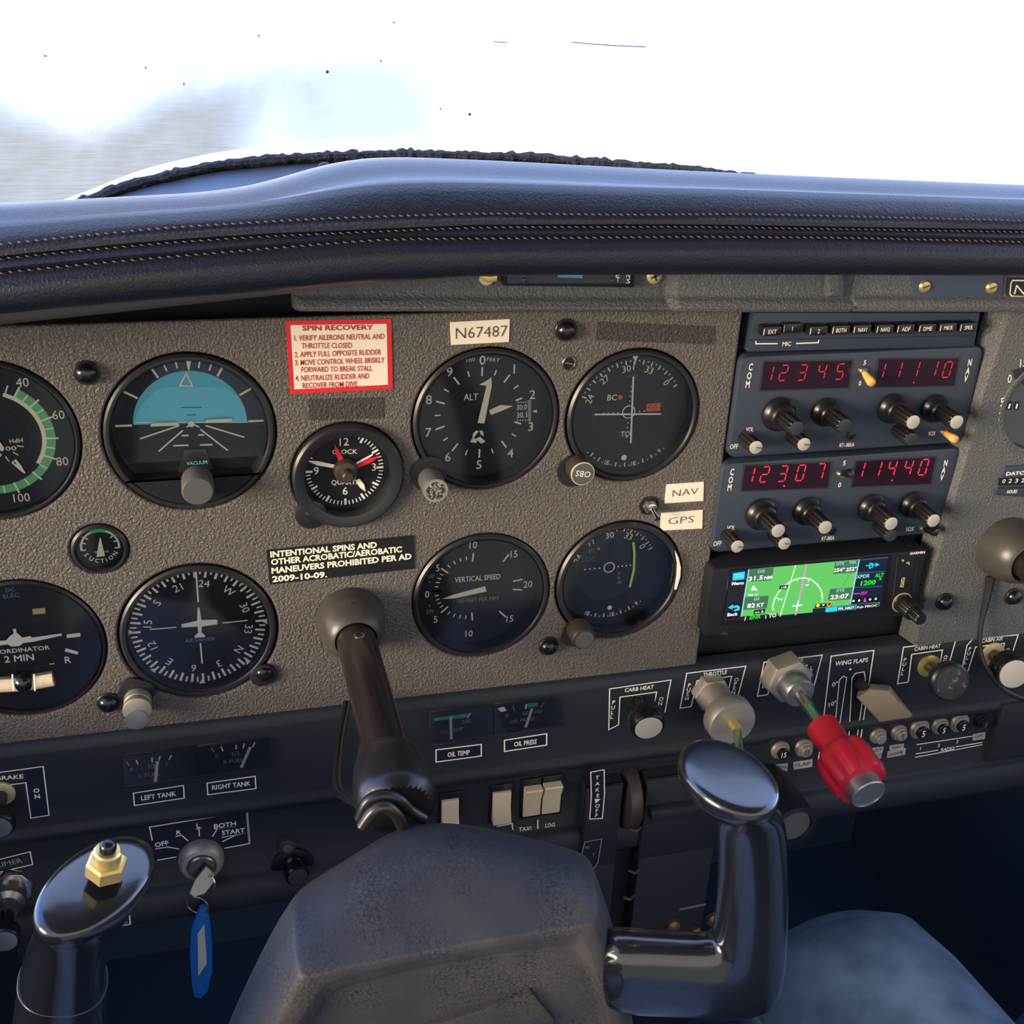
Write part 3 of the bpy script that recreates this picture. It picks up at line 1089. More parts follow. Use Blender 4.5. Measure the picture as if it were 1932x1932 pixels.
p.pix([(21, 873), (30, 866), (39, 877), (49, 894), (42, 891)], wq, 'cream')
p.pix([(27, 875), (26, 869), (32, 876)], wq + 0.0001, 'black')
p.build('pointer', I.T, smooth_angle=0)

# ---------------------------------------------------------------- attitude indicator
I = Inst('attitude_indicator', 'attitude indicator with a light blue sky half and black ground half', 'attitude indicator', ATT, 0.0384, 0.0420, -0.010, dial='dial_navy', lip=0.001)
C = Q(360, 798, -0.010)
w = I.w
# fixed bank scale
for a, r1 in ((-90, .0369), (90, .0366), (-60, .0372), (60, .0366), (-30, .0368), (30, .0366)):
    I.d.tick(C, a + 1, 0.0288, r1, 0.0011, w + 0.0003, 'cream')
for a in (-20, -10, 10, 20):
    I.d.tick(C, a + 1.5, 0.0300, 0.0335, 0.0008, w + 0.0003, 'cream')
I.d.pix([(349, 673), (362, 673), (357, 699), (355, 699)], w + 0.0003, 'cream')
# left and lower part of the surround is plain black
I.d.arc(C, 0.0282, 0.0379, 95, 330, w + 0.0001, 'dial_black', 60)
I.bez.build('bezel', I.T)
I.d.build('dial', I.T, smooth_angle=0)
q = MB(I.o)
hz = []
for k in range(41):
    a = math.radians(-90 + 180 * k / 40 + 1.5)
    hz.append((C[0] + 0.0282 * math.sin(a), C[1] + 0.0282 * math.cos(a)))
q.poly(hz, w + 0.0002, 'sky_blue_deep')
q.pix([(254, 797), (255, 786), (267, 765), (287, 744), (305, 731), (424, 731), (447, 747), (462, 771), (467, 797)], w + 0.0004, 'sky_blue')
lo = []
for k in range(41):
    a = math.radians(90 + 180 * k / 40 + 1.5)
    lo.append((C[0] + 0.0282 * math.sin(a), C[1] + 0.0282 * math.cos(a)))
q.poly(lo, w + 0.0002, 'dial_black')
q.pline([(254, 797.5), (467, 796.5)], 2.0, w + 0.0006, 'white')
q.pline([(341, 769), (381, 768.5)], 1.6, w + 0.0006, 'black')
q.pline([(352, 783), (370, 782.5)], 1.6, w + 0.0006, 'black')
for a_, b_ in (((338, 803), (264, 828)), ((345, 812), (299, 852)), ((378, 810), (430, 850)), ((388, 803), (461, 825)), ((360, 800), (352, 806)), ((364, 800), (376, 806))):
    q.pline([a_, b_], 3.0, w + 0.0006, 'cream')
for a_, b_ in (((343, 822), (356, 821.5)), ((374, 821), (385, 820.5)), ((327, 841), (356, 840)), ((377, 839.5), (401, 839))):
    q.pline([a_, b_], 3.4, w + 0.0006, 'cream')
q.build('horizon_ball', I.T, smooth_angle=0)
q = MB(I.o)
q.pline([(339, 728), (351.5, 705), (363, 728)], 3.2, w + 0.0009, 'cream', closed=True)
q.build('bank_pointer', I.T, smooth_angle=0)
q = MB(I.o)
wq = -0.0062
for pts in ([(285, 800), (284, 805), (332, 803), (339, 802), (333, 797), (290, 799)], [(386, 798), (391, 792), (437, 790), (438, 795), (391, 798)]):
    q.prism([Q(x, y, wq) for x, y in pts], wq - 0.0008, wq, 'cream')
q.lathe(Q3(361, 799, wq - 0.001), [(0.0016, 0), (0.0016, 0.001)], 'cream', n=20)
q.build('aircraft_symbol', I.T)
q = MB(I.o)
q.prism([Q(x, y, -0.006) for x, y in ((347, 849), (388, 847), (403, 887), (337, 893))], -0.0096, -0.006, 'bezel_black', bev=0.0005)
q.T('VACUUM', (352, 874.5), (391, 871.5), 7, -0.0058, 'blue_ink_light', bold=0.01)
q.build('vacuum_plate', I.T)
# flat lower chord of the bezel
q = MB(I.o)
vch = Q(366, 904, 0.002)[1]
ch = []
for k in range(25):
    a = math.radians(118 + 124 * k / 24)
    ch.append((ATT[0] + 0.0388 * math.sin(a), ATT[1] + 0.0388 * math.cos(a)))
ch = [(p[0], min(p[1], vch)) for p in ch]
q.prism(ch, -0.0098, 0.0018, 'bezel_black', bev=0.0012)
q.build('lower_shield', I.T)
g_ = MB(I.o)
gp = []
for k in range(60):
    a = math.radians(-112 + 224 * k / 59)
    gp.append((ATT[0] + 0.0380 * math.sin(a), max(vch + 0.0004, ATT[1] + 0.0380 * math.cos(a))))
g_.prism(gp, -0.0006, 0.0, 'glass')
g_.build('cover_glass', I.T, smooth_angle=0)
q = MB(I.o)
ko = Q3(372, 905, 0.002)
knob_lathe(q, ko, 0.0080, 0.015, 'knob_grey')
q.build('caging_knob', I.T)

# ---------------------------------------------------------------- altimeter
I = Inst('altimeter', 'altimeter with white hands and numerals 0 to 9 under the registration label', 'altimeter', ALT, 0.0372, 0.0404, -0.010)
C = (0.1470, -0.2256)
w = I.w
for k in range(10):
    I.num(str(k), 36 * k, 0.0305, 0.0054, rot=0, c=C, bold=0.004)
    if k not in (2, 3):
        I.d.tick(C, 36 * k, 0.0212, 0.0264, 0.0009, w, 'white')
    else:
        I.d.tick(C, 36 * k, 0.0205, 0.0245, 0.0009, w, 'white')
    if k != 2:
        I.d.tick(C, 36 * k + 18, 0.0225, 0.0256, 0.0007, w, 'white')
I.d.T('100', (880, 680.5), (896, 677.5), 7, w, 'white', bold=-0.006)
I.d.T('FEET', (919, 677), (943, 680), 7, w, 'white', bold=-0.006)
I.d.T('ALT', (875, 749), (902, 748), 13, w, 'white')
I.d.arc(C, 0.0186, 0.0190, 0, 360, w, 'black', 60)
# setting window
I.d.pix([(973, 758), (993, 756), (993, 794), (973, 795)], w, 'black')
I.d.T('30.0', (975, 768.5), (994, 767), 10, w + 0.0001, 'white')
I.d.T('30.1', (975, 783.5), (994, 782), 10, w + 0.0001, 'white')
for x in (976, 981, 986, 991):
    I.d.pline([(x, 794), (x + 1, 792)], 2, w + 0.0001, 'white')
    I.d.pline([(x, 759), (x + 3, 758.5)], 1.5, w + 0.0001, 'white')
for k in range(17):
    I.d.pline([(996 if k % 4 else 995, 756 + k * 2.4), (1002, 755.8 + k * 2.4)], 0.9, w + 0.0001, 'white')
I.d.pix([(1004, 776), (1013, 773), (1013, 779)], w, 'white')
I.finish()
q = MB(I.o)
wq = w + 0.0016
q.pix([(901, 798), (914, 799), (928, 727), (927, 711), (922, 716), (904, 726), (918, 728)], wq, 'cream')
q.build('hundreds_hand', I.T, smooth_angle=0)
q = MB(I.o)
q.pix([(923, 774), (944, 764), (968, 766), (945, 776), (926, 783)], wq - 0.0006, 'cream')
q.build('thousands_hand', I.T, smooth_angle=0)
q = MB(I.o)
for pts in ([(893, 817), (899, 812), (903, 814), (889, 832)], [(904, 812), (911, 813), (913, 823), (907, 820)], [(887, 834), (891, 825), (900, 829), (899, 836)], [(897, 828), (906, 824), (916, 833), (908, 837)]):
    q.pix(pts, wq - 0.0010, 'cream')
q.build('striped_flag', I.T, smooth_angle=0)
q = MB(I.o)
knob_lathe(q, Q3(811, 903, 0.001), 0.0068, 0.016, 'knob_grey', face='knob_speckle', rim='alu_dull')
q.prism(ngon(Q(808, 893, 0.0005), 0.010, 24), -0.0002, 0.0012, 'bezel_black')
q.build('setting_knob', I.T)

# ---------------------------------------------------------------- heading indicator
I = Inst('heading_indicator', 'heading indicator with a white aircraft outline and compass card reading 230', 'heading indicator', HIC, 0.0376, 0.0416, -0.006, lip=0.0008)
C = (-0.0107, -0.3412)
w = I.w
for h in range(0, 360, 5):
    a = h - 230
    if h % 10 == 0:
        I.d.tick(C, a, 0.0308, 0.0362, 0.0013, w, 'white')
    else:
        I.d.tick(C, a, 0.0328, 0.0362, 0.0010, w, 'white')
for h, s_ in ((0, 'N'), (30, '3'), (60, '6'), (90, 'E'), (120, '12'), (150, '15'), (180, 'S'), (210, '21'), (240, '24'), (270, 'W'), (300, '30'), (330, '33')):
    I.num(s_, h - 230, 0.0272, 0.0046, c=C, bold=0.0)
for a in (0, 45, 90, 135, 180, 225, 270, 315):
    if a:
        t_ = math.radians(a + 1)
        I.d.poly([(C[0] + r_ * math.sin(t_ + s2), C[1] + r_ * math.cos(t_ + s2)) for r_, s2 in ((0.0345, 0), (0.0372, -0.05), (0.0372, 0.05))], w + 0.0003, 'white')
I.finish()
q = MB(I.o)
wq = w + 0.002
q.pline([(369.5, 1074), (374, 1136)], 3.0, wq, 'white')
q.pline([(283, 1187.5), (333, 1183.5)], 2.4, wq, 'white')
q.pline([(420, 1175.5), (467, 1170.5)], 2.4, wq, 'white')
q.pline([(378, 1213), (381.5, 1252)], 3.0, wq, 'white')
q.pix([(373, 1146), (376, 1146), (380, 1170), (410, 1169), (410, 1178), (381, 1182), (380, 1193), (387, 1199), (387, 1202), (367, 1203), (367, 1200), (374, 1194), (373, 1182), (343, 1184), (342, 1178), (372, 1171)], wq, 'white')
q.T('AIR DRIVEN', (349, 1209), (404, 1204.5), 7, wq, 'blue_ink', bold=0.006)
q.build('aircraft_symbol', I.T, smooth_angle=0)
q = MB(I.o)
q.prism(rrect(*Q(258, 1305, 0.0005), 0.019, 0.017, 0.006, -25), -0.0002, 0.0022, 'bezel_black', bev=0.0008)
q.build('mounting_ear', I.T)
q = MB(I.o)
q.prism(rrect(*Q(497, 1273, 0.0005), 0.015, 0.013, 0.006, 20), -0.0002, 0.0022, 'bezel_black', bev=0.0008)
q.build('mounting_ear', I.T)
q = MB(I.o)
q.lathe(Q3(260, 1318, 0.002), [(0.0066, 0), (0.0074, 0.001), (0.0074, 0.006), (0.0070, 0.0065), (0.0076, 0.008), (0.0077, 0.0115), (0.0072, 0.0118)], 'alu_dull', n=40)
q.lathe(Q3(258, 1358, 0.0140), [(0.0062, 0), (0.0062, 0.0003), (0.0058, 0.0004)], 'alu', n=40)
q.build('setting_knob', I.T)
q = MB(I.o)
q.ball(Q3(499, 1272, 0.002), 0.0046, 'black_gloss', half=True, sq=0.55)
q.build('ear_screw', I.T)

# ---------------------------------------------------------------- vertical speed indicator
I = Inst('vertical_speed_indicator', 'vertical speed indicator with one cream needle pointing just below zero', 'vertical speed indicator', VSI, 0.0372, 0.0406, -0.011)
C = (0.1478, -0.3345)
w = I.w
C = (0.1441, -0.3352)
up = {0: -91, 1: -82.5, 2: -74.5, 3: -66.5, 4: -58.5, 5: -50, 6: -39.5, 7: -28.5, 8: -17.5, 9: -7, 10: 4}
for k, a in up.items():
    for sgn in (0, 1):
        aa = a if not sgn else -182 - a
        big = k % 5 == 0
        I.d.tick(C, aa, 0.0172 if big else 0.0188, 0.0228 if big else 0.0212, 0.0009 if big else 0.0006, w, 'white')
for a_, b_ in (((949, 1060), (960, 1046)), ((968, 1097), (986, 1093)), ((967, 1112), (985, 1113)), ((942, 1153), (954, 1164))):
    I.d.pline([a_, b_], 2.6, w, 'white')
for s_, x, y in (('0', 806, 1121), ('5', 826, 1071), ('10', 893, 1028), ('15', 970, 1045), ('20', 996, 1102), ('15', 962, 1167), ('10', 885, 1195), ('5', 822, 1168)):
    I.d.text(s_, Q(x, y, w), 0.0047, w, 'white', sx=0.9)
I.d.T('VERTICAL SPEED', (858, 1094), (944, 1087), 10, w, 'white', bold=0.006)
I.d.T('100 FEET PER MIN', (863, 1134), (940, 1128), 7.5, w, 'grey_mark', bold=0.0)
I.d.T('UP', (807, 1088), (820, 1086.5), 8, w, 'grey_mark')
I.d.T('DN', (805, 1154), (818, 1152.5), 8, w, 'grey_mark')
I.d.pix([(809, 1100), (813, 1099), (811, 1096)], w, 'grey_mark')
I.d.pix([(808, 1142), (812, 1141), (811, 1145)], w, 'grey_mark')
I.finish()
q = MB(I.o)
q.pix([(834, 1130), (855, 1122), (915, 1106), (918, 1116), (857, 1129)], w + 0.0016, 'cream')
q.build('needle', I.T, smooth_angle=0)

# ---------------------------------------------------------------- course deviation indicators
def card(I, C, top, r_top, r_bot, rt, rb, arcs, h):
    w = I.w
    for hd in range(0, 360, 5):
        aa = (hd - top + 180) % 360 - 180
        for a0, a1, rr in arcs:
            a = aa if a0 < 0 else aa % 360
            if a0 <= a <= a1:
                if hd % 10 == 0:
                    I.d.tick(C, a, rr - 0.0014, rr + 0.0012, 0.0007, w, 'cream')
                else:
                    I.d.tick(C, a, rr + 0.0002, rr + 0.0011, 0.0006, w, 'cream')
                if hd % 30 == 0:
                    s_ = str(hd // 10)
                    top_ = abs(a) < 90
                    I.num(s_, a, rr - (0.0035 if top_ else 0.0002), h if top_ else h * 0.72, c=C, m='cream', rot=a if top_ else a + 180)
I = Inst('course_deviation_indicator', 'upper course deviation indicator with crossed white needles and a red GS flag', 'course indicator', CD1, 0.0356, 0.0388, -0.008, lip=0.0012)
C = (0.2335, -0.2292)
w = I.w
card(I, C, 309.5, 0, 0, 0, 0, ((-70, 64, 0.0300), (133, 228, 0.0322)), 0.0040)
I.d.arc(C, 0.0240, 0.0244, -75, 70, w, 'black')
I.d.pix([(1191, 668), (1206, 668), (1199, 683)], w + 0.0004, 'cream')
I.d.pline([(1197, 682), (1195, 698)], 2, w + 0.0004, 'white')
I.d.disc(Q(1177, 863, w), 0.0017, w + 0.0003, 'cream', 24)
C2 = Q(1186, 777, w)
I.d.arc(C2, 0.0034, 0.0040, 0, 360, w + 0.0003, 'cream', 40)
for k in range(4):
    for dx, dy in ((-1, 0), (1, 0), (0, 1), (0, -1)):
        if dy == -1 and k == 2:
            continue
        p_ = (C2[0] + dx * (0.0065 + 0.0029 * k), C2[1] + dy * (0.0065 + 0.0029 * k))
        I.d.disc(p_, 0.00045, w + 0.0003, 'cream', 10)
I.d.T('BC', (1146, 750), (1164, 749.5), 11, w + 0.0003, 'cream', bold=0.01)
I.d.disc(Q(1170, 749.5, w), 0.0014, w + 0.0003, 'orange', 20)
I.d.pix([(1220, 762), (1246, 760), (1245, 775), (1219, 776)], w + 0.0003, 'orange')
I.d.T('GS', (1223, 768.5), (1241, 766.5), 9, w + 0.0005, 'red_ink', bold=0.02)
I.d.pix([(1166, 812), (1190, 811), (1188, 826), (1164, 827)], w + 0.0001, 'black')
I.d.T('TO', (1171, 819), (1189, 818), 10, w + 0.0003, 'cream', bold=0.006)
I.finish()
q = MB(I.o)
q.pline([(1195, 711), (1190, 836)], 3.2, w + 0.0018, 'white')
q.build('course_needle', I.T, smooth_angle=0)
q = MB(I.o)
q.pline([(1122, 782), (1247, 781)], 3.0, w + 0.0014, 'white')
q.build('glideslope_needle', I.T, smooth_angle=0)
q = MB(I.o)
q.pix([(1181, 711), (1186, 707), (1200, 706), (1207, 710), (1200, 713)], w + 0.0006, 'cap_dark')
q.build('needle_pivot', I.T, smooth_angle=0)
q = MB(I.o)
q.pix([(1115, 783), (1120, 779), (1124, 782), (1121, 790)], w + 0.0006, 'cap_dark')
q.build('needle_pivot', I.T, smooth_angle=0)
q = MB(I.o)
q.prism(ngon(Q(1081, 888, 0.0005), 0.0095, 24), -0.0002, 0.0016, 'bezel_black')
o_k = Q3(1088, 879, 0.0014)
q.lathe(o_k, [(0.0066, 0), (0.0070, 0.001), (0.0070, 0.0105), (0.0066, 0.011)], 'knob_brown', n=36)
fo = (o_k[0], o_k[1], o_k[2] + 0.0110)
q.lathe(fo, [(0.0069, -0.0004), (0.0069, 0.0003), (0.0063, 0.0004)], 'gold_pale', n=36)
q.lathe(fo, [(0.0063, 0.0004), (0.0062, 0.0006)], 'knob_grey', n=36)
q.text('OBS', (fo[0], fo[1]), 0.0036, fo[2] + 0.00075, 'cream', rot=190)
q.build('bearing_knob', I.T)

I = Inst('course_deviation_indicator', 'lower course deviation indicator with a single yellow needle at the right', 'course indicator', CD2, 0.0352, 0.0392, -0.009, lip=0.0012)
C = (0.2310, -0.3305)
w = I.w
card(I, C, 306.5, 0, 0, 0, 0, ((-72, 66, 0.0272), (138, 208, 0.0318)), 0.0042)
I.d.disc(Q(1146, 1074, w), 0.0208, w + 0.0001, 'black', 60)
C2 = Q(1149, 1070, w)
I.d.arc(C2, 0.0029, 0.0036, 0, 360, w + 0.0004, 'cream', 40)
I.d.pline([(1153, 1018), (1151, 1050)], 10, w + 0.0002, 'dial_black')
for k in range(4):
    I.d.disc((C2[0] - 0.0062 - 0.0031 * k, C2[1] + 0.0001), 0.00055, w + 0.0004, 'cream', 10)
    I.d.disc((C2[0] + 0.0058 + 0.0026 * k, C2[1] + 0.0001), 0.00055, w + 0.0004, 'cream', 10)
I.d.disc(Q(1150, 1146, w), 0.0015, w + 0.0003, 'cream', 24)
for k, ch in enumerate('FRM'):
    I.d.text(ch, Q(1168, 1082 + k * 8, w), 0.0024, w + 0.0004, 'grey_mark', bold=0.01)
I.d.T('BC', (1111, 1039), (1125, 1037.5), 8, w + 0.0004, 'dim_mark')
I.d.disc(Q(1129, 1035, w), 0.0010, w + 0.0004, 'orange', 16)
I.d.T('LOC', (1099, 1056), (1124, 1054), 9, w + 0.0004, 'dim_mark')
I.finish()
q = MB(I.o)
q.pline([(1195, 1023), (1197, 1045), (1196, 1075), (1188, 1108)], 4.4, w + 0.0016, 'yellow_needle')
q.build('course_needle', I.T, smooth_angle=0)
q = MB(I.o)
q.prism(rrect(*Q(1085, 1195, 0.0005), 0.017, 0.017, 0.006, -20), -0.0002, 0.0016, 'bezel_black')
knob_lathe(q, Q3(1090, 1186, 0.0014), 0.0074, 0.0125, 'knob_brown', face='knob_grey')
q.build('bearing_knob', I.T)
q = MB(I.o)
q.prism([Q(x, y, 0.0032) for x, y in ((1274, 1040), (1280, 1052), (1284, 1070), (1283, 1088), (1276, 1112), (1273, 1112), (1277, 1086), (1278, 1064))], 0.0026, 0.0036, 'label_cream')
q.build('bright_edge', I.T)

# ---------------------------------------------------------------- clock
I = Inst('panel_clock', 'round panel clock with white and red hands below the dark tape rectangle', 'clock', CLK, 0.0234, 0.0296, -0.006, lip=0.005, chamfer=0.004)
C = (0.0716, -0.2523)
w = I.w
for k in range(60):
    a = 6 * k
    if 24 <= a <= 275 or a > 292 and a < 300:
        I.d.tick(C, a, 0.0172 if k % 5 == 0 else 0.0185, 0.0209, 0.0012 if k % 5 == 0 else 0.0006, w, 'white')
for a in (0, -30):
    t_ = math.radians(a)
    I.d.disc((C[0] + 0.0198 * math.sin(t_), C[1] + 0.0198 * math.cos(t_)), 0.0007, w, 'white', 12)
for s_, a, r_ in (('12', 0, 0.0163), ('3', 88, 0.0158), ('6', 180, 0.0125), ('9', -88, 0.0152)):
    I.num(s_, a, r_, 0.0046, rot=0, c=C, bold=0.008, m='cream')
I.d.T('CLOCK', (627, 852.5), (674, 851.5), 9, w, 'cream', bold=0.006)
I.d.T('QUARTZ', (625, 910), (680, 909), 9, w, 'cream', bold=0.006)
I.finish(glass=False)
q = MB(I.o)
q.pix([(578, 869), (600, 870), (632, 877), (629, 883), (598, 878)], w + 0.0012, 'cream')
q.pix([(670, 906), (678, 903), (687, 914), (690, 928), (679, 920)], w + 0.0012, 'cream')
q.pix([(667, 875), (703, 856), (704, 859), (669, 879)], w + 0.0012, 'cream')
q.build('white_hand', I.T, smooth_angle=0)
q = MB(I.o)
q.pix([(631, 837), (648, 866), (652, 876), (642, 878), (632, 852)], w + 0.0018, 'red')
q.pix([(671, 879), (690, 866), (719, 859), (700, 873), (673, 884)], w + 0.0018, 'red')
q.build('red_hand', I.T, smooth_angle=0)
q = MB(I.o)
co_ = Q3(652, 886, w + 0.001)
q.lathe(co_, [(0.0068, 0), (0.0066, 0.003), (0.0055, 0.0045), (0.0030, 0.005), (0.0030, 0.0105), (0.0024, 0.0112)], 'knob_brown', n=32)
q.build('setting_knob', I.T)
q = MB(I.o)
q.prism(ngon(Q(587, 972, 0.003), 0.0085, 28), -0.0003, 0.0030, 'bezel_black', bev=0.001)
q.ball(Q3(584, 966, 0.003), 0.0022, 'knob_brown', half=True, sq=0.6)
q.build('mounting_ear', I.T)

# ---------------------------------------------------------------- suction gauge
I = Inst('suction_gauge', 'small round suction gauge with a green arc and white pointer', 'suction gauge', SUC, 0.0116, 0.0142, -0.003, lip=0.0012, chamfer=0.0008)
C = Q(189, 1031, -0.003)
w = I.w
I.d.arc(C, 0.0088, 0.0099, -100, 100, w, 'cream', 40)
I.d.arc(C, 0.0085, 0.0104, -24, 22, w + 0.0002, 'bright_green', 16)
for a in (-100, -72, -50, 50, 72, 100):
    I.d.tick(C, a, 0.0072, 0.0092, 0.0007, w, 'cream')
for s_, a in zip('SUCTION', (240, 217, 196, 178, 164, 146, 124)):
    I.num(s_, a, 0.0083, 0.0024, rot=a + 180, c=C, bold=0.012, m='cream')
I.d.T('5', (181, 998.5), (187, 998), 4, w, 'cream')
I.d.T('4', (153, 1014), (157, 1013), 4, w, 'cream')
I.d.T('6', (214, 1010), (219, 1010), 4, w, 'cream')
I.d.T('IN HG', (179, 1042), (205, 1040), 4, w, 'cream')
I.finish()
q = MB(I.o)
q.pix([(188, 1015), (190, 1015), (198, 1049), (182, 1051)], w + 0.0012, 'cream')
q.build('pointer', I.T, smooth_angle=0)

# ---------------------------------------------------------------- turn coordinator
I = Inst('turn_coordinator', 'turn coordinator with a white wing and slip ball, cut by the left edge', 'turn coordinator', TCO, 0.0394, 0.0414, -0.003)
w = I.w
I.d.T('DC', (11, 1114), (27, 1111.5), 7.5, w, 'blue_ink', bold=0.0)
I.d.T('ELEC', (6, 1125), (36, 1121.5), 8, w, 'blue_ink', bold=0.0)
I.d.T('TURN COORDINATOR', (-75, 1237), (94, 1221), 8, w, 'white', bold=0.016)
I.d.T('2 MIN', (8, 1244), (64, 1239), 12.5, w, 'white', bold=0.016)
I.d.T('R', (122, 1245), (134, 1244), 13, w, 'white', bold=0.012)
I.d.pix([(126, 1197), (151, 1194), (152, 1201), (126, 1204)], w, 'white')
I.d.pix([(124, 1223), (148, 1230), (146, 1235), (122, 1229)], w, 'white')
I.d.pline([(93, 1253), (103, 1252)], 2, w, 'white')
I.d.pix([(60, 1150), (86, 1146), (88, 1172), (62, 1175)], w, 'black')
I.finish()
q = MB(I.o)
wq = w + 0.0012
q.pix([(24, 1187), (30, 1186), (31, 1193), (42, 1203), (57, 1200), (60, 1203), (116, 1195), (117, 1199), (62, 1211), (44, 1213), (36, 1219), (22, 1220), (14, 1216), (-10, 1219), (-90, 1226), (-90, 1222), (-12, 1210), (12, 1208), (18, 1201), (26, 1195)], wq, 'white')
q.build('aircraft_symbol', I.T, smooth_angle=0)
q = MB(I.o)
q.prism([Q(x, y, w + 0.0006) for x, y in ((61, 1149), (85, 1147), (86, 1157), (62, 1159))], w, w + 0.0008, 'gold_pale')
q.build('warning_flag', I.T)
q = MB(I.o)
cv = [(-150, 1275), (-100, 1284), (-50, 1290), (0, 1291), (50, 1288), (101, 1279)]
q.tube([ab(Q(x, y, w + 0.002), w + 0.002) for x, y in cv], 0.0044, 'beige', n=14)
q.build('slip_tube', I.T)
q = MB(I.o)
q.ball(ab(Q(45, 1286, w + 0.0030), w + 0.0030), 0.0056, 'black_gloss', n=20)
q.build('slip_ball', I.T)
q = MB(I.o)
for x in (23, 64):
    q.pline([(x, 1272), (x + 2, 1304)], 2.6, w + 0.0085, 'white')
q.build('tube_wire', I.T, smooth_angle=0)

# ---------------------------------------------------------------- dome-headed posts and small fittings on the fascia
DOMES = [((163, 705), 'panel_gray', 'glossy black dome button right of the airspeed indicator'),
         ((1069, 624), 'x', 'glossy black dome button left of the long tape strip'),
         ((1036, 1221), 'x', 'glossy black dome button below the vertical speed indicator'),
         ((204, 1328), 'x', 'glossy black dome button left of the heading knob'),
         ((1784, 1137), 'x', 'dim black dome button right of the navigator knob'),
         ((1914, 1127), 'x', 'glossy black dome button under the right-hand yoke collar')]
for (x, y), _, lab in DOMES:
    w0 = 0.0 if x < 1700 else RW
    p_ = Q3(x, y, w0 + 0.002)
    p_ = (p_[0], p_[1], w0)
    q = MB(p_)
    q.lathe(p_, [(0.0062, 0), (0.0062, 0.0012), (0.0058, 0.0016)], 'bezel_black', n=28)
    q.ball((p_[0], p_[1], w0 + 0.0012), 0.0055, 'black_gloss', n=28, half=True, sq=0.85)
    tag(q.build('dome_button'), lab, 'panel button', 'black dome buttons on the panel')
p_ = Q3(1073, 685, 0.0)
q = MB(p_)
q.lathe(p_, [(0.0038, 0), (0.0040, 0.0006), (0.0034, 0.0010), (0.0030, 0.0002)], 'steel', n=24, cap1=False)
q.disc((p_[0], p_[1]), 0.0031, 0.0003, 'black_matte', 24)
q.line([(p_[0] - 0.0022, p_[1] + 0.0004), (p_[0] + 0.0024, p_[1] - 0.0006)], 0.0008, 0.0004, 'steel')
tag(q.build('recessed_screw'), 'small recessed slotted screw left of the upper course indicator', 'screw')

# NAV / GPS toggle switch
o_ = Q3(1224, 953, 0.0)
sw = thing('toggle_switch', 'small metal toggle switch beside the NAV and GPS stickers', 'toggle switch', o_)
q = MB(o_)
q.lathe(o_, [(0.0058, 0), (0.0058, 0.001), (0.0050, 0.0012)], 'black_gloss', n=28)
q.prism(ngon((o_[0], o_[1]), 0.0044, 6), 0.001, 0.0032, 'steel')
q.lathe((o_[0], o_[1], 0.003), [(0.0030, 0), (0.0030, 0.002), (0.0022, 0.0024)], 'chrome', n=20)
q.build('bushing', sw)
q = MB(o_)
q.tube([(o_[0], o_[1], 0.004), (o_[0] + 0.0008, o_[1] - 0.0022, 0.0085), (o_[0] + 0.0013, o_[1] - 0.0036, 0.0120)], [0.0011, 0.0013, 0.0017], 'chrome', n=12)
q.build('lever', sw)

# ---------------------------------------------------------------- stickers
def sticker(name, pts, m, label, w=0.0006, lines=(), border=None, th=0.0005, cat='sticker'):
    q, c = flat(name, pts, w, th, border or m, label, cat)
    if border:
        cx, cy = sum(p[0] for p in pts) / 4, sum(p[1] for p in pts) / 4
        x0, x1 = min(p[0] for p in pts), max(p[0] for p in pts)
        k = 1 - 18 / (x1 - x0)
        ky = 1 - 18 / 138
        q.pix([(cx + (x - cx) * k, cy + (y - cy) * ky) for x, y in pts], w + 0.0001, m)
    for txt, a_, b_, h, ink, bold in lines:
        q.T(txt, a_, b_, h, w + 0.0003, ink, bold)
    ob = q.build(name)
    tag(ob, label, cat)
    return ob
Z = lambda x, y: (500 + x / 3.45, 560 + y / 3.45)
def SL(txt, x0, y0, x1, y1, h):
    return (txt, Z(x0, y0), Z(x1, y1), h, 'red_ink', 0.012)
sticker('placard_sticker', [(539, 605), (738, 602), (741, 734), (547, 744)], 'label_cream', 'red-bordered SPIN RECOVERY sticker with four numbered steps above the clock', border='red', lines=[
    ('SPIN RECOVERY', Z(242, 203), Z(705, 197), 9.5, 'red_ink', 0.03),
    SL('1. VERIFY AILERONS NEUTRAL AND', 190, 268, 778, 256, 10.5), SL('THROTTLE CLOSED', 238, 318, 566, 315, 10.5),
    SL('2. APPLY FULL OPPOSITE RUDDER', 192, 376, 755, 358, 10.5), SL('3. MOVE CONTROL WHEEL BRISKLY', 194, 428, 778, 410, 10.5),
    SL('FORWARD TO BREAK STALL', 236, 474, 697, 464, 10.5), SL('4. NEUTRALIZE RUDDER AND', 197, 530, 678, 514, 10.5), SL('RECOVER FROM DIVE', 243, 577, 600, 565, 10.5)])
sticker('placard_sticker', [(849, 608), (962, 602), (960, 645), (851, 651)], 'label_cream', 'white N67487 registration sticker above the altimeter', lines=[('N67487', (860, 628.5), (957, 623.5), 22, 'ink', -0.012)])
sticker('placard_sticker', [(1258, 914), (1328, 909), (1327, 945), (1254, 950)], 'label_cream', 'white NAV sticker above the GPS sticker by the toggle switch', lines=[('NAV', (1269, 931), (1317, 926), 13, 'ink', -0.016)])
sticker('placard_sticker', [(1248, 968), (1326, 962), (1325, 997), (1251, 1001), (1246, 996)], 'label_cream', 'white GPS sticker just above the lower course indicator', lines=[('GPS', (1261, 983), (1309, 979), 13, 'ink', -0.016)])
Z2 = lambda x, y: (480 + x / 3.331, 980 + y / 3.331)
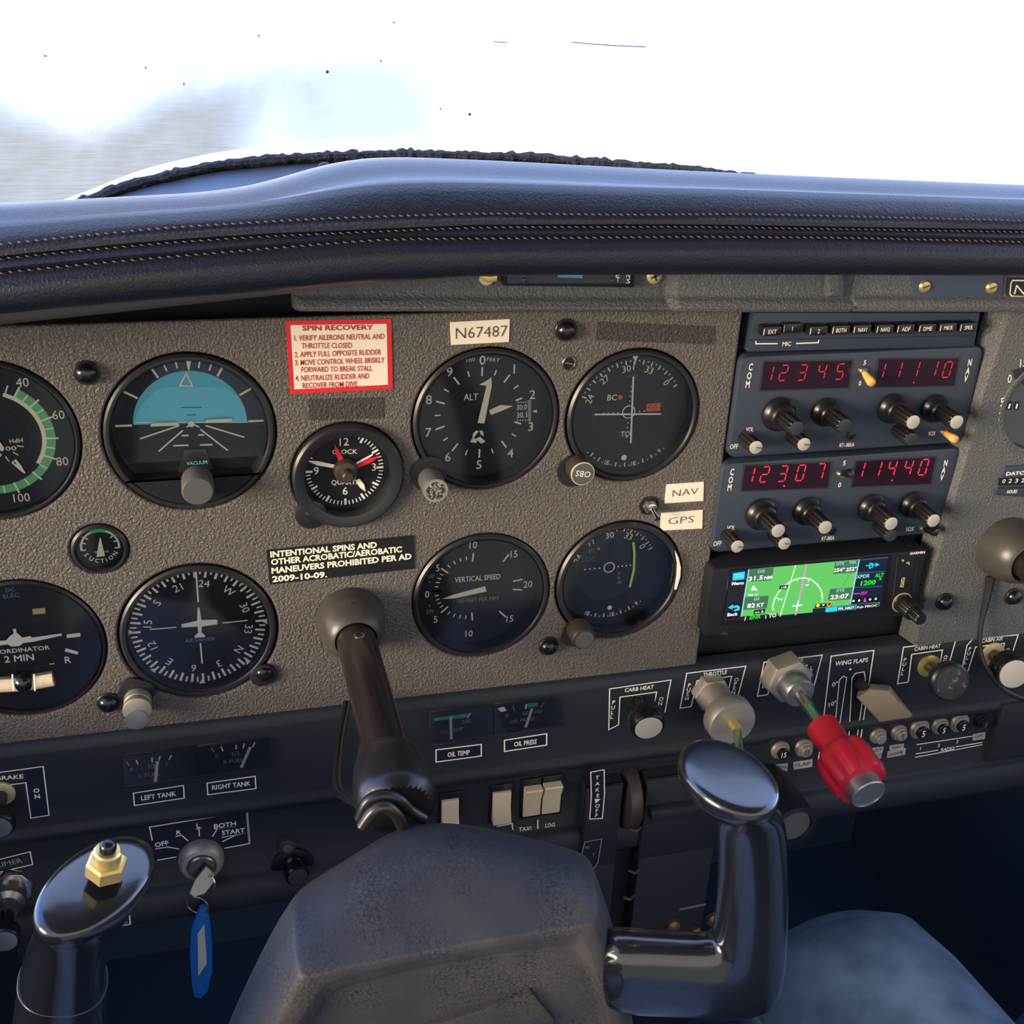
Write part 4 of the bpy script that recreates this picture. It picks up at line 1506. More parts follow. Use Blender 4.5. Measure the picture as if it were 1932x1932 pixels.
sticker('placard_sticker', [(503, 1038), (781, 1010), (782, 1073), (509, 1103)], 'black', 'black sticker in white capitals prohibiting intentional spins, above the yoke collar', lines=[
    ('INTENTIONAL SPINS AND', Z2(100, 220), Z2(770, 158), 11, 'cream', 0.035), ('OTHER ACROBATIC/AEROBATIC', Z2(104, 268), Z2(927, 186), 11, 'cream', 0.035),
    ('MANEUVERS PROHIBITED PER AD', Z2(107, 322), Z2(988, 230), 11, 'cream', 0.035), ('2009-10-09.', Z2(112, 375), Z2(457, 344), 11, 'cream', 0.035)])
# ================================================================ radio stack
b = MB(PO)
b.prism([(0.2912, -0.402), (0.4600, -0.402), (0.4600, -0.165), (0.2912, -0.165)], -0.016, -0.012, 'radio_side')
b.build('radio_rack', PAN)
A6 = lambda x, y: (1340 + x / 3.263, 500 + y / 3.263)
A7 = lambda x, y: (1320 + x / 3.157, 840 + y / 3.157)
SEG = {'0': 'abcdef', '1': 'bc', '2': 'abged', '3': 'abgcd', '4': 'fgbc', '5': 'afgcd', '7': 'abc'}
def seg7(q, ch, p, w, h, wd, m):
    c = Q(*p, w)
    H, Wd = h * mppv(*p, w) / 2, wd * mpp(*p, w) / 2
    P = {'tl': (-Wd, H), 'tr': (Wd, H), 'ml': (-Wd, 0), 'mr': (Wd, 0), 'bl': (-Wd, -H), 'br': (Wd, -H)}
    sh = lambda p_: (c[0] + p_[0] + p_[1] * 0.10, c[1] + p_[1])
    E = {'a': ('tl', 'tr'), 'b': ('tr', 'mr'), 'c': ('mr', 'br'), 'd': ('bl', 'br'), 'e': ('ml', 'bl'), 'f': ('tl', 'ml'), 'g': ('ml', 'mr')}
    for s_ in SEG[ch]:
        a_, b_ = (P[k] for k in E[s_])
        k = 0.12
        a2 = (a_[0] + (b_[0] - a_[0]) * k, a_[1] + (b_[1] - a_[1]) * k)
        b2 = (b_[0] + (a_[0] - b_[0]) * k, b_[1] + (a_[1] - b_[1]) * k)
        q.line([sh(a2), sh(b2)], H * 0.15, w, m)

def fluted(parent, o, name, r, h, collar=None, face='cap_silver', index=True):
    """a fluted shaft knob with a metal disc on its end, on an optional wider collar knob"""
    q = MB(o)
    if collar:
        rc, hc = collar
        q.lathe(o, [(rc * 0.94, 0), (rc, 0.0008), (rc, 0.0035), (rc * 0.86, 0.0045), (rc * 0.72, 0.0060), (rc * 0.72, hc - 0.0008), (rc * 0.64, hc)], 'knob_black', n=36)
        q.build('collar', parent_k(parent, name, o, q)) if False else None
    q.lathe(o, [(r * 0.95, 0), (r * 0.95, h * 0.12), (r, h * 0.2), (r, h - 0.0006), (r * 0.9, h)], 'knob_black', n=54, flute=(9, 0.16))
    q.lathe((o[0], o[1], o[2] + h), [(r * 0.80, -0.0002), (r * 0.80, 0.0005), (r * 0.74, 0.0006)], face, n=28)
    if index and face == 'cap_silver' and r < 0.005:
        q.line([(o[0], o[1]), (o[0] + r * 0.75, o[1] - r * 0.1)], 0.0005, o[2] + h + 0.0007, 'black')
    return q.build(name, parent)

def toggle(parent, base, tip, w0, w1, m, name='toggle_lever'):
    a_ = Q3(*base, w0)
    b_ = Q3(*tip, w1)
    q = MB(a_)
    q.lathe(a_, [(0.0030, -0.001), (0.0030, 0.0014), (0.0022, 0.0026), (0.0016, 0.0026)], 'steel', n=20)
    d = Vector(b_) - Vector(a_)
    pts = [tuple(Vector(a_) + d * f) for f in (0.1, 0.35, 0.55, 0.85, 0.97, 1.0)]
    q.tube(pts, [0.0012, 0.0020, 0.0022, 0.0027, 0.0022, 0.0010], m, n=14)
    return q

def child(q, name, parent):
    ob = q.build(name, parent)
    ob.location = W3(*q.o) - parent.location
    return ob

def radio(label, face, AA, com, nav, comw, navw, comdig, navdig, dots, ledc, texts, big, small, hole, tog, vox, wf=0.004):
    cx, cy = sum(p[0] for p in face) / 4, sum(p[1] for p in face) / 4
    o = Q3(cx, cy, 0.0)
    R_ = thing('nav_com_radio', label, 'radio', o, 'twin navigation and communication radios')
    uv = [Q(x, y, wf) for x, y in face]
    u0, u1 = (uv[0][0] + uv[3][0]) / 2, (uv[1][0] + uv[2][0]) / 2
    v1, v0 = (uv[0][1] + uv[1][1]) / 2, (uv[2][1] + uv[3][1]) / 2
    q = MB(o)
    q.prism(rrect((u0 + u1) / 2, (v0 + v1) / 2, u1 - u0, v1 - v0, 0.005), -0.012, wf, 'radio_face', bev=0.0014)
    for txt, a_, b_, h, bold in texts:
        q.T(txt, AA(*a_), AA(*b_), h, wf + 0.0002, 'cream', bold)
    for word, pts in (('COM', comw), ('NAV', navw)):
        for ch, p_ in zip(word, pts):
            q.text(ch, Q(*AA(*p_), wf), 0.0042, wf + 0.0002, 'cream', sx=0.62, bold=0.02)
    q.build('faceplate', R_)
    for nm, win, digs, word in (('com_display', com, comdig, 0), ('nav_display', nav, navdig, 1)):
        q = MB(o)
        wp = [Q(*AA(*p_), wf) for p_ in win]
        q.prism(wp, wf - 0.001, wf + 0.0003, 'led_window')
        cxw = sum(p_[0] for p_ in wp) / 4
        cyw = sum(p_[1] for p_ in wp) / 4
        rim = [(cxw + (p_[0] - cxw) * 1.025, cyw + (p_[1] - cyw) * 1.06) for p_ in wp]
        q.line(rim, 0.0009, wf + 0.0004, 'cap_dark', closed=True)
        for ch, p_ in digs:
            seg7(q, ch, AA(*p_), wf + 0.0006, 28, 13, ledc)
        for p_ in dots[word]:
            q.disc(Q(*AA(*p_), wf), 0.0006, wf + 0.0006, ledc, 10)
        q.build(nm, R_)
    for (tip, rc, fc) in big:
        uvt = Q(*AA(*tip), wf + 0.024)
        oo = (uvt[0], uvt[1], wf)
        q = MB(oo)
        q.lathe(oo, [(rc * 0.94, 0), (rc, 0.0008), (rc, 0.0030), (rc * 0.86, 0.0042), (rc * 0.74, 0.0058), (rc * 0.74, 0.0085), (rc * 0.64, 0.0094)], 'knob_black', n=36)
        ck = child(q, 'tuning_knob', R_)
        q = MB(oo)
        r, h = 0.0050, 0.024
        q.lathe(oo, [(r * 0.95, 0.008), (r, 0.009), (r, h - 0.0006), (r * 0.9, h)], 'knob_black', n=54, flute=(9, 0.16))
        q.lathe((oo[0], oo[1], wf + h), [(r * 0.82, -0.0002), (r * 0.82, 0.0005), (r * 0.76, 0.0006)], fc, n=28)
        f_ = q.build('inner_knob', ck)
        f_.location = (0, 0, 0)
    for (tip, fc) in small:
        uvt = Q(*AA(*tip), wf + 0.015)
        oo = (uvt[0], uvt[1], wf)
        q = MB(oo)
        r, h = 0.0046, 0.015
        q.lathe(oo, [(r * 0.95, 0), (r, 0.001), (r, h - 0.0006), (r * 0.9, h)], 'knob_black', n=54, flute=(9, 0.16))
        q.lathe((oo[0], oo[1], wf + h), [(r * 0.84, -0.0002), (r * 0.84, 0.0005), (r * 0.78, 0.0006)], fc, n=28)
        if fc == 'cap_silver':
            q.line([(oo[0], oo[1]), (oo[0] + r * 0.75, oo[1] - r * 0.1)], 0.0005, wf + h + 0.0007, 'black')
        child(q, 'volume_knob', R_)
    q = MB(o)
    hp = Q3(*AA(*hole), wf)
    q.lathe(hp, [(0.0024, 0), (0.0024, 0.0012), (0.0017, 0.0014)], 'black_gloss', n=18)
    q.build('indicator_lamp', R_)
    for base, tip, m in (tog, vox):
        q = toggle(R_, AA(*base), AA(*tip), wf, wf + 0.012, m)
        child(q, 'toggle_lever', R_)
    return R_
radio('upper radio with dim red 12345 and 11110 displays and orange-capped toggles', [(1402, 669), (1858, 658), (1815, 838), (1372, 862)], A6,
      [(335, 597), (868, 588), (845, 752), (310, 770)], [(1040, 580), (1525, 575), (1496, 741), (1016, 750)],
      [(249, 626), (240, 680), (230, 733)], [(1598, 598), (1585, 650), (1573, 698)],
      [('1', (362, 668)), ('2', (452, 664)), ('3', (568, 662)), ('4', (688, 657)), ('5', (800, 656))],
      [('1', (1050, 650)), ('1', (1152, 645)), ('1', (1260, 641)), ('1', (1372, 638)), ('0', (1460, 644))],
      [[], [(1250, 722)]], 'led_dim',
      [('VOL', (220, 1013), (268, 1011), 9, 0.01), ('OFF', (122, 1118), (172, 1115), 9, 0.01), ('RT-385A', (796, 1109), (888, 1105), 7, 0.01), ('VOX', (1342, 1038), (1388, 1035), 8, 0.01), ('5', (945, 600), (960, 599), 9, 0.01), ('0', (914, 728), (930, 727), 9, 0.01)],
      [((532, 1005), 0.0102, 'cap_dark'), ((828, 990), 0.0086, 'cap_dark'), ((1248, 966), 0.0092, 'cap_silver'), ((1516, 966), 0.0088, 'cap_silver')],
      [((280, 1122), 'cap_silver'), ((576, 1103), 'cap_silver'), ((1236, 1072), 'cap_dark')], (858, 1050),
      ((936, 648), (1000, 732), 'orange_cap'), ((1432, 1026), (1515, 1078), 'orange_cap'))
radio('lower radio with bright red 12307 and 11440 displays above the colour navigator', [(1366, 872), (1818, 848), (1774, 1010), (1342, 1039)], A7,
      [(272, 122), (776, 102), (757, 250), (252, 270)], [(935, 97), (1400, 72), (1372, 228), (908, 245)],
      [(193, 158), (185, 205), (178, 250)], [(1465, 105), (1453, 147), (1442, 190)],
      [('1', (300, 178)), ('2', (388, 174)), ('3', (496, 170)), ('0', (602, 165)), ('7', (718, 156))],
      [('1', (956, 147)), ('1', (1056, 142)), ('4', (1146, 138)), ('4', (1243, 134)), ('0', (1334, 131))],
      [[(500, 240)], [(1143, 207)]], 'led',
      [('VOL', (163, 493), (212, 490), 9, 0.01), ('OFF', (83, 586), (130, 583), 9, 0.01), ('RT-385A', (728, 556), (803, 551), 7, 0.01), ('VOX', (1228, 500), (1278, 497), 8, 0.01), ('5', (855, 106), (870, 105), 9, 0.01), ('0', (826, 236), (843, 235), 9, 0.01)],
      [((467, 508), 0.0100, 'cap_silver'), ((747, 488), 0.0090, 'cap_silver'), ((1140, 466), 0.0090, 'cap_silver'), ((1392, 448), 0.0088, 'cap_silver')],
      [((224, 602), 'cap_silver'), ((505, 584), 'cap_silver'), ((1140, 538), 'cap_dark')], (784, 508),
      ((838, 168), (905, 165), 'black_gloss'), ((1325, 492), (1412, 522), 'black_gloss'))

# ---------------------------------------------------------------- audio panel with ten push keys
o = Q3(1625, 632, 0)
AP = thing('audio_panel', 'narrow audio selector panel with ten black push keys at the top of the radio stack', 'audio panel', o)
q = MB(o)
wf = 0.002
q.prism([Q(x, y, wf) for x, y in ((1412, 664), (1838, 654), (1850, 590), (1424, 590))], -0.012, wf, 'radio_face', bev=0.0006)
q.pline([A6(237, 462), A6(1618, 436)], 1.6, wf + 0.0002, 'radio_side')
q.pline([A6(281, 468), A6(281, 485), A6(415, 484)], 2, wf + 0.0003, 'cream')
q.pline([A6(528, 483), A6(665, 478), A6(669, 460)], 2, wf + 0.0003, 'cream')
q.T('MIC', A6(445, 486), A6(498, 484), 8, wf + 0.0003, 'cream', 0.01)
q.build('faceplate', AP)
for txt, x, y in (('EXT', 383, 410), ('1', 506, 391), ('2', 668, 406), ('BOTH', 806, 401), ('NAV1', 937, 398), ('NAV2', 1078, 396), ('ADF', 1205, 394), ('DME', 1338, 391), ('MKR', 1466, 386), ('SPKR', 1590, 385)):
    wk = wf + (0.007 if txt != '1' else 0.0045)
    c = Q(*A6(x, y), wk)
    q = MB((c[0], c[1], wf))
    q.prism(rrect(c[0], c[1], 0.0112, 0.0052, 0.0004), wf, wk, 'knob_black', bev=0.0004)
    q.line([(c[0] - 0.0052, c[1] - 0.0018), (c[0] - 0.0052, c[1] + 0.0018)], 0.0005, wk + 0.0002, 'cream')
    q.text(txt, c, 0.0025, wk + 0.0002, 'cream', sx=0.85 if len(txt) < 4 else 0.7, bold=0.006)
    child(q, 'push_key', AP)

# ---------------------------------------------------------------- colour GPS navigator
G = lambda x, y: (1340 + x / 4.6, 1020 + y / 4.6)
o = Q3(1540, 1120, 0)
wg = 0.011
GP = thing('gps_navigator', 'GPS navigator with a lit green map screen below the radios', 'GPS navigator', o)
uv = [Q(x, y, wg) for x, y in ((1346, 1072), (1748, 1039), (1727, 1160), (1326, 1203))]
u0, u1 = (uv[0][0] + uv[3][0]) / 2, (uv[1][0] + uv[2][0]) / 2
v1, v0 = (uv[0][1] + uv[1][1]) / 2, (uv[2][1] + uv[3][1]) / 2
q = MB(o)
q.prism(rrect((u0 + u1) / 2, (v0 + v1) / 2, u1 - u0, v1 - v0, 0.003), -0.012, wg, 'black_matte', bev=0.0012)
q.T('GARMIN', G(1733, 112), G(1865, 100), 4.4, wg + 0.0003, 'white', 0.02)
q.pix([G(85, 820), G(165, 815), G(125, 780)], wg + 0.0003, 'knob_brown')
q.pline([G(1625, 140), G(1575, 590)], 2.5, wg + 0.0003, 'knob_brown')
q.pline([G(1800, 150), G(1790, 240), G(1760, 440)], 6, wg + 0.0003, 'radio_side')
q.pline([G(1665, 165), G(1680, 180)], 3, wg + 0.0003, 'gold_pale')
q.pline([G(1700, 195), G(1722, 190), G(1728, 210)], 2.5, wg + 0.0003, 'gold_pale')
q.pline([G(1668, 325), G(1685, 325), G(1680, 355), G(1660, 358), G(1665, 330)], 2.4, wg + 0.0003, 'gold_pale')
q.pline([G(1660, 370), G(1678, 370), G(1672, 400), G(1652, 398), G(1660, 372)], 2.4, wg + 0.0003, 'gold_pale')
q.build('housing', GP)
def em(name, r, g, b_, k=0.95):
    c = rgb(r, g, b_)
    return mat(name, rgb(8, 8, 10), 0.3, emit=(c, k))
em('s_green', 96, 190, 92); em('s_box', 66, 108, 76); em('s_white', 245, 250, 245, 1.05); em('s_cyan', 30, 205, 235); em('s_navy', 20, 26, 44)
em('s_dark', 24, 28, 36); em('s_lime', 40, 230, 30); em('s_mag', 226, 130, 214); em('s_mag2', 235, 60, 235); em('s_blue', 150, 215, 240); em('s_yellow', 245, 225, 30); em('s_amber', 240, 170, 20); em('s_bar', 40, 70, 100); em('s_black', 10, 12, 18)
q = MB(o)
ws = wg + 0.0004
q.prism([Q(*G(*p_), ws) for p_ in ((170, 250), (1570, 125), (1510, 605), (95, 745))], ws - 0.0008, ws, 's_black')
w = ws + 0.0002
q.pix([G(195, 262), G(1548, 140), G(1465, 570), G(130, 692)], w, 's_green')
L1, L2, L3, L4 = w + 0.0002, w + 0.0004, w + 0.0006, w + 0.0008
q.pix([G(180, 262), G(335, 249), G(268, 665), G(118, 684)], L1, 's_dark')
q.pline([G(336, 250), G(268, 660)], 2, L2, 's_blue')
q.pix([G(198, 284), G(302, 268), G(296, 335), G(194, 346)], L2, 's_cyan')
for yy in (300, 318):
    q.pline([G(212, yy), G(285, yy - 9)], 1, L3, 's_blue')
q.T('Menu', G(188, 374), G(291, 364), 6, L2, 's_white', 0.02)
q.pix([G(160, 545), G(278, 535), G(262, 655), G(145, 668)], L2, 's_black')
q.pix([G(152, 582), G(200, 552), G(198, 566), G(240, 560), G(260, 578), G(250, 606), G(205, 612), G(206, 600), G(232, 592), G(236, 580), G(196, 584), G(192, 598)], L3, 's_cyan')
q.T('Back', G(150, 643), G(241, 634), 6, L3, 's_white', 0.02)
for pts in ([(340, 248), (552, 234), (534, 346), (328, 356)], [(303, 490), (510, 478), (490, 588), (284, 602)], [(1085, 190), (1296, 165), (1268, 276), (1064, 290)], [(1040, 420), (1242, 405), (1218, 510), (1020, 522)]):
    q.pix([G(*p_) for p_ in pts], L1, 's_box')
for txt, a_, b_, h, m, bo in (('DIS', (415, 268), (475, 263), 5.5, 's_blue', 0.01), ('31.5', (333, 332), (458, 318), 8, 's_white', 0.02), ('NM', (470, 324), (537, 317), 6.5, 's_white', 0.02),
                              ('GS', (378, 507), (428, 502), 5.5, 's_blue', 0.01), ('82', (322, 566), (390, 560), 8, 's_white', 0.02), ('KT', (405, 561), (466, 555), 7, 's_white', 0.02), ('TRK UP', (327, 473), (415, 467), 3, 's_white', 0.01),
                              ('DTK', (1097, 202), (1167, 196), 5.5, 's_blue', 0.01), ('TRK', (1205, 191), (1271, 185), 5.5, 's_blue', 0.01), ('254°', (1073, 258), (1166, 250), 6.5, 's_white', 0.02), ('252°', (1180, 251), (1270, 242), 6.5, 's_white', 0.02),
                              ('ETE', (1100, 434), (1166, 429), 5.5, 's_blue', 0.01), ('23:07', (1042, 492), (1202, 478), 8, 's_white', 0.02), ('N', (590, 512), (625, 508), 4, 's_white', 0.01), ('W', (822, 388), (855, 385), 4, 's_white', 0.01)):
    q.T(txt, G(*a_), G(*b_), h, L2, m, bo)
q.pix([G(375, 388), G(350, 430), G(412, 432)], L1, 's_white')
q.pline([G(742, 214), G(605, 660)], 1.3, L1, 's_white')
q.pline([G(1222, 282), G(1150, 395)], 0.8, L1, 's_box')
q.pline([G(835, 204), G(790, 430), G(740, 648)], 2.8, L2, 's_mag')
q.pline([G(775, 470), G(762, 540)], 1.6, L3, 's_cyan')
arc = [(545, 605), (542, 570), (562, 500), (590, 450), (640, 395), (690, 360), (750, 332), (815, 323), (870, 335), (930, 380), (962, 430), (975, 485), (972, 530)]
q.line([Q(*G(*p_), L2) for p_ in arc], 0.0006, L2, 's_white')
for a_, b_ in (((752, 340), (758, 355)), ((858, 338), (848, 362)), ((935, 385), (925, 392)), ((972, 480), (958, 480)), ((565, 495), (592, 500)), ((545, 600), (560, 602))):
    q.pline([G(*a_), G(*b_)], 1.2, L2, 's_white')
q.pix([G(604, 390), G(676, 384), G(668, 418), G(598, 424)], L3, 's_black')
q.T('5 NM', G(614, 408), G(662, 402), 4, L4, 's_white', 0.01)
q.pline([G(713, 570), G(797, 560)], 2, L3, 's_white')
q.pline([G(765, 520), G(748, 610)], 1.8, L3, 's_white')
q.pix([G(380, 605), G(480, 592), G(470, 630), G(376, 640)], L2, 's_black')
q.T('<> R', G(388, 625), G(465, 615), 5, L3, 's_white', 0.01)
q.pix([G(140, 668), G(590, 632), G(584, 655), G(128, 700)], L1, 's_dark')
q.T('ENR', G(345, 668), G(440, 658), 7, L3, 's_lime', 0.02)
q.T('TO', G(508, 653), G(574, 646), 7, L3, 's_white', 0.02)
q.pline([G(308, 660), G(300, 695)], 1.2, L3, 's_white')
q.pline([G(485, 648), G(480, 678)], 1.2, L3, 's_white')
q.pix([G(892, 590), G(1265, 552), G(1465, 540), G(1462, 575), G(885, 634)], L1, 's_dark')
q.pix([G(912, 552), G(1062, 538), G(1052, 570), G(905, 585)], L2, 's_dark')
q.pix([G(915, 565), G(935, 545), G(956, 560), G(934, 580)], L3, 's_yellow')
q.pix([G(970, 555), G(996, 552), G(980, 568)], L3, 's_white')
cc = Q(*G(1034, 550), L3)
q.arc(cc, 0.0010, 0.0018, 0, 360, L3, 's_amber', 20)
q.pix([G(1005, 582), G(1270, 556), G(1262, 598), G(998, 622)], L2, 's_cyan')
q.pix([G(1105, 575), G(1262, 560), G(1256, 598), G(1098, 612)], L3, 's_bar')
q.T('FPL NRST', G(1112, 592), G(1252, 580), 4.4, L4, 's_white', 0.02)
q.T('Psh PROC', G(1275, 580), G(1452, 560), 4, L3, 's_white', 0.01)
q.pix([G(1296, 163), G(1548, 140), G(1480, 535), G(1215, 555)], L1, 's_navy')
for a_, b_ in (((1296, 168), (1546, 146)), ((1270, 282), (1510, 268)), ((1248, 408), (1490, 395))):
    q.pline([G(*a_), G(*b_)], 3, L2, 's_bar')
q.pline([G(1294, 166), G(1216, 550)], 2, L3, 's_blue')
q.T('D', G(1380, 218), G(1420, 214), 10, L3, 's_cyan', 0.03)
q.pline([G(1350, 218), G(1440, 210)], 1.6, L4, 's_cyan')
q.pix([G(1436, 192), G(1470, 207), G(1434, 228)], L3, 's_cyan')
q.T('XPDR', G(1270, 314), G(1386, 304), 6.5, L3, 's_blue', 0.02)
q.T('ALT', G(1430, 304), G(1508, 296), 6.5, L3, 's_lime', 0.03)
q.T('R', G(1468, 332), G(1490, 330), 5, L3, 's_lime', 0.03)
q.T('1200', G(1308, 370), G(1438, 358), 8.5, L3, 's_lime', 0.03)
q.T('XD7', G(1302, 458), G(1364, 452), 5.5, L3, 's_mag2', 0.02)
q.pline([G(1247, 462), G(1296, 458)], 1.6, L3, 's_mag2')
q.pix([G(1232, 502), G(1472, 482), G(1464, 524), G(1226, 544)], L2, 's_black')
for x, y in ((1243, 524), (1292, 520), (1388, 511), (1437, 505)):
    q.disc(Q(*G(x, y), L3), 0.0008, L3, 's_white', 10)
q.pix([G(1342, 492), G(1356, 530), G(1328, 534)], L3, 's_mag2')
q.build('screen', GP, smooth_angle=0)
kp = Q(*G(1768, 630), wg + 0.014)
oo = (kp[0], kp[1], wg)
q = MB(oo)
q.lathe(oo, [(0.0066, 0), (0.0066, 0.0006), (0.0060, 0.0012), (0.0060, 0.0125), (0.0054, 0.0132)], 'knob_black', n=48, flute=(24, 0.05))
q.lathe((oo[0], oo[1], wg), [(0.0070, 0.0), (0.0070, 0.0005), (0.0062, 0.0006)], 'gold_pale', n=40)
kk = child(q, 'outer_knob', GP)
q = MB(oo)
q.lathe(oo, [(0.0042, 0.012), (0.0042, 0.0215), (0.0036, 0.0222)], 'knob_black', n=48, flute=(16, 0.08))
f_ = q.build('inner_knob', kk)
f_.location = (0, 0, 0)

# ================================================================ fittings on the trim and the right-hand fascia
o = Q3(1075, 520, 0.012)
CH = thing('card_holder', 'black framed card holder half hidden under the glareshield edge', 'card holder', o)
q = MB(o)
wt = 0.0165
q.prism([Q(x, y, wt) for x, y in ((951, 480), (1200, 480), (1197, 543), (950, 540))], 0.008, wt, 'black_matte', bev=0.001)
q.build('frame', CH)
q = MB(o)
q.pix([(958, 500), (1185, 500), (1182, 535), (957, 534)], wt + 0.0002, 'radio_face')
q.pix([(1000, 505), (1052, 505), (1052, 523), (1000, 522)], wt + 0.0004, 'knob_brown')
q.pix([(1052, 505), (1099, 505), (1099, 525), (1052, 523)], wt + 0.0004, 'blue_ink')
q.pix([(1099, 505), (1144, 505), (1144, 525), (1099, 525)], wt + 0.0004, 'knob_brown')
q.T('E', (1162, 519), (1169, 519), 8, wt + 0.0004, 'cream')
q.T('T', (1162, 527), (1169, 527), 8, wt + 0.0004, 'cream')
q.T('N', (1182, 520), (1189, 520), 9, wt + 0.0006, 'cream', 0.01)
q.T('S', (1182, 530), (1189, 530), 9, wt + 0.0006, 'cream', 0.01)
q.build('card', CH, smooth_angle=0)
for x, y in ((989, 529), (1155, 530)):
    p_ = Q3(x, y, wt)
    q = MB(p_)
    q.lathe(p_, [(0.0016, 0), (0.0016, 0.0006), (0.0012, 0.0009)], 'cap_dark', n=14)
    child(q, 'screw', CH)
def screw(p_, r, label, m='gold_pale', grp='pan-head screws on the trim'):
    q = MB(p_)
    q.lathe(p_, [(r, 0), (r, 0.0006), (r * 0.8, 0.0015), (r * 0.4, 0.0019)], m, n=24)
    for a_ in (20, 110):
        t_ = math.radians(a_)
        q.line([(p_[0] - r * .6 * math.cos(t_), p_[1] - r * .6 * math.sin(t_)), (p_[0] + r * .6 * math.cos(t_), p_[1] + r * .6 * math.sin(t_))], r * 0.25, p_[2] + 0.002, 'knob_brown')
    tag(q.build('trim_screw'), label, 'screw', grp)
screw(Q3(1234, 520, 0.0122), 0.0042, 'brass cross-head screw right of the framed card holder')
p_ = Q3(918, 524, 0.0122)
q = MB(p_)
q.lathe(p_, [(0.0040, 0), (0.0040, 0.001), (0.0030, 0.002)], 'gold_pale', n=24)
q.prism([Q(x, y, 0.0145) for x, y in ((905, 516), (922, 522), (938, 520), (938, 531), (920, 533), (905, 526))], 0.013, 0.0150, 'brass', bev=0.0004)
tag(q.build('bent_clip'), 'bent brass clip and screw left of the framed card holder', 'clip')
o = Q3(1806, 545, 0.019)
CP = thing('cover_plate', 'blank blue-grey cover plate with two brass screws on the trim at the right', 'cover plate', o)
q = MB(o)
wt = 0.0200
q.prism([Q(x, y, wt) for x, y in ((1725, 490), (1898, 490), (1889, 568), (1721, 562))], 0.0175, wt, 'cover_plate', bev=0.0008)
q.build('plate', CP)
for x, y in ((1744, 540), (1870, 542)):
    p_ = Q3(x, y, wt)
    q = MB(p_)
    q.lathe(p_, [(0.0036, 0), (0.0036, 0.0006), (0.0028, 0.0016), (0.0014, 0.0019)], 'brass', n=24)
    q.line([(p_[0] - 0.002, p_[1] - 0.0005), (p_[0] + 0.002, p_[1] + 0.0008)], 0.0007, wt + 0.002, 'knob_brown')
    child(q, 'screw', CP)
wt = 0.0194
o = Q3(1950, 548, wt)
q = MB(o)
q.prism([Q(x, y, wt) for x, y in ((1902, 524), (2040, 526), (2036, 564), (1898, 562))], wt - 0.0016, wt, 'dark_trim')
q.line([Q(x, y, wt) for x, y in ((2034, 530), (1910, 529), (1907, 534), (1905, 554), (1909, 559), (2030, 562))], 0.0008, wt + 0.0002, 'cream')
q.T('N67487', (1915, 546), (2020, 548), 18, wt + 0.0002, 'cream', -0.006)
tag(q.build('registration_plate'), 'small framed registration plate starting with N at the far right edge', 'placard')

o = Q3(1968, 766, RW)
EG = thing('panel_gauge', 'large dark round gauge cut by the right edge of the picture', 'gauge', o)
q = MB(o)
c = Q(1972, 768, RW)
RGA = 0.0300
q.lathe((c[0], c[1], RW - 0.0002), [(RGA + 0.0025, 0), (RGA + 0.002, 0.0012), (RGA, 0.0014), (RGA - 0.002, 0.0005)], 'panel_right', n=64, cap1=False)
q.build('surround', EG)
q = MB(o)
q.disc(c, RGA - 0.001, RW + 0.0002, 'gauge_gray', 64)
wq = RW + 0.0006
q.pix([(1910, 700), (1932, 690), (1990, 690), (1990, 745), (1932, 728), (1916, 716)], wq - 0.0002, 'dark_trim')
for s_, x, y in (('15', 1931, 684), ('0', 1905, 714), ('5', 1891, 758), ('3', 1887, 785)):
    q.text(s_, Q(x, y, wq), 0.0056, wq, 'white', rot=-10, sx=0.75)
for x in (1905, 1919):
    q.pix([(x - 5, 758), (x + 4, 757), (x + 3, 773), (x - 6, 773)], wq, 'black_matte')
    q.T('1', (x - 2, 766), (x + 1, 766), 9, wq + 0.0002, 'white')
q.ball(Q3(1907, 731, RW), 0.0016, 'panel_right', n=12, half=True)
q.pix([(1897, 829), (1932, 842), (1990, 840), (1990, 856), (1932, 852), (1905, 840)], wq - 0.0002, 'dark_trim')
q.build('dial', EG)
o = Q3(1935, 908, RW)
HM = thing('hour_meter', 'black hour meter with white drum digits at the right edge', 'hour meter', o)
q = MB(o)
A9 = lambda x, y: (1780 + x / 4.2, 500 + y / 4.2)
wq = RW + 0.0015
q.prism([Q(*A9(*p_), wq) for p_ in ((490, 1600), (900, 1570), (880, 1850), (420, 1830), (415, 1800), (425, 1770), (452, 1700))], RW - 0.002, wq, 'radio_face', bev=0.0008)
q.T('DATCON', A9(498, 1655), A9(720, 1640), 6, wq + 0.0002, 'white', 0.03)
q.pix([A9(440, 1688), A9(800, 1670), A9(785, 1735), A9(432, 1748)], wq + 0.0002, 'black_matte')
for k, ch in enumerate('02325'):
    q.T(ch, A9(468 + 50 * k, 1712 - 2 * k), A9(492 + 50 * k, 1711 - 2 * k), 7.5, wq + 0.0004, 'white', 0.004)
q.pline([A9(425, 1770), A9(800, 1755)], 1.4, wq + 0.0002, 'black_matte')
q.T('HOURS', A9(505, 1797), A9(585, 1793), 6, wq + 0.0002, 'cream', 0.02)
q.build('housing', HM)
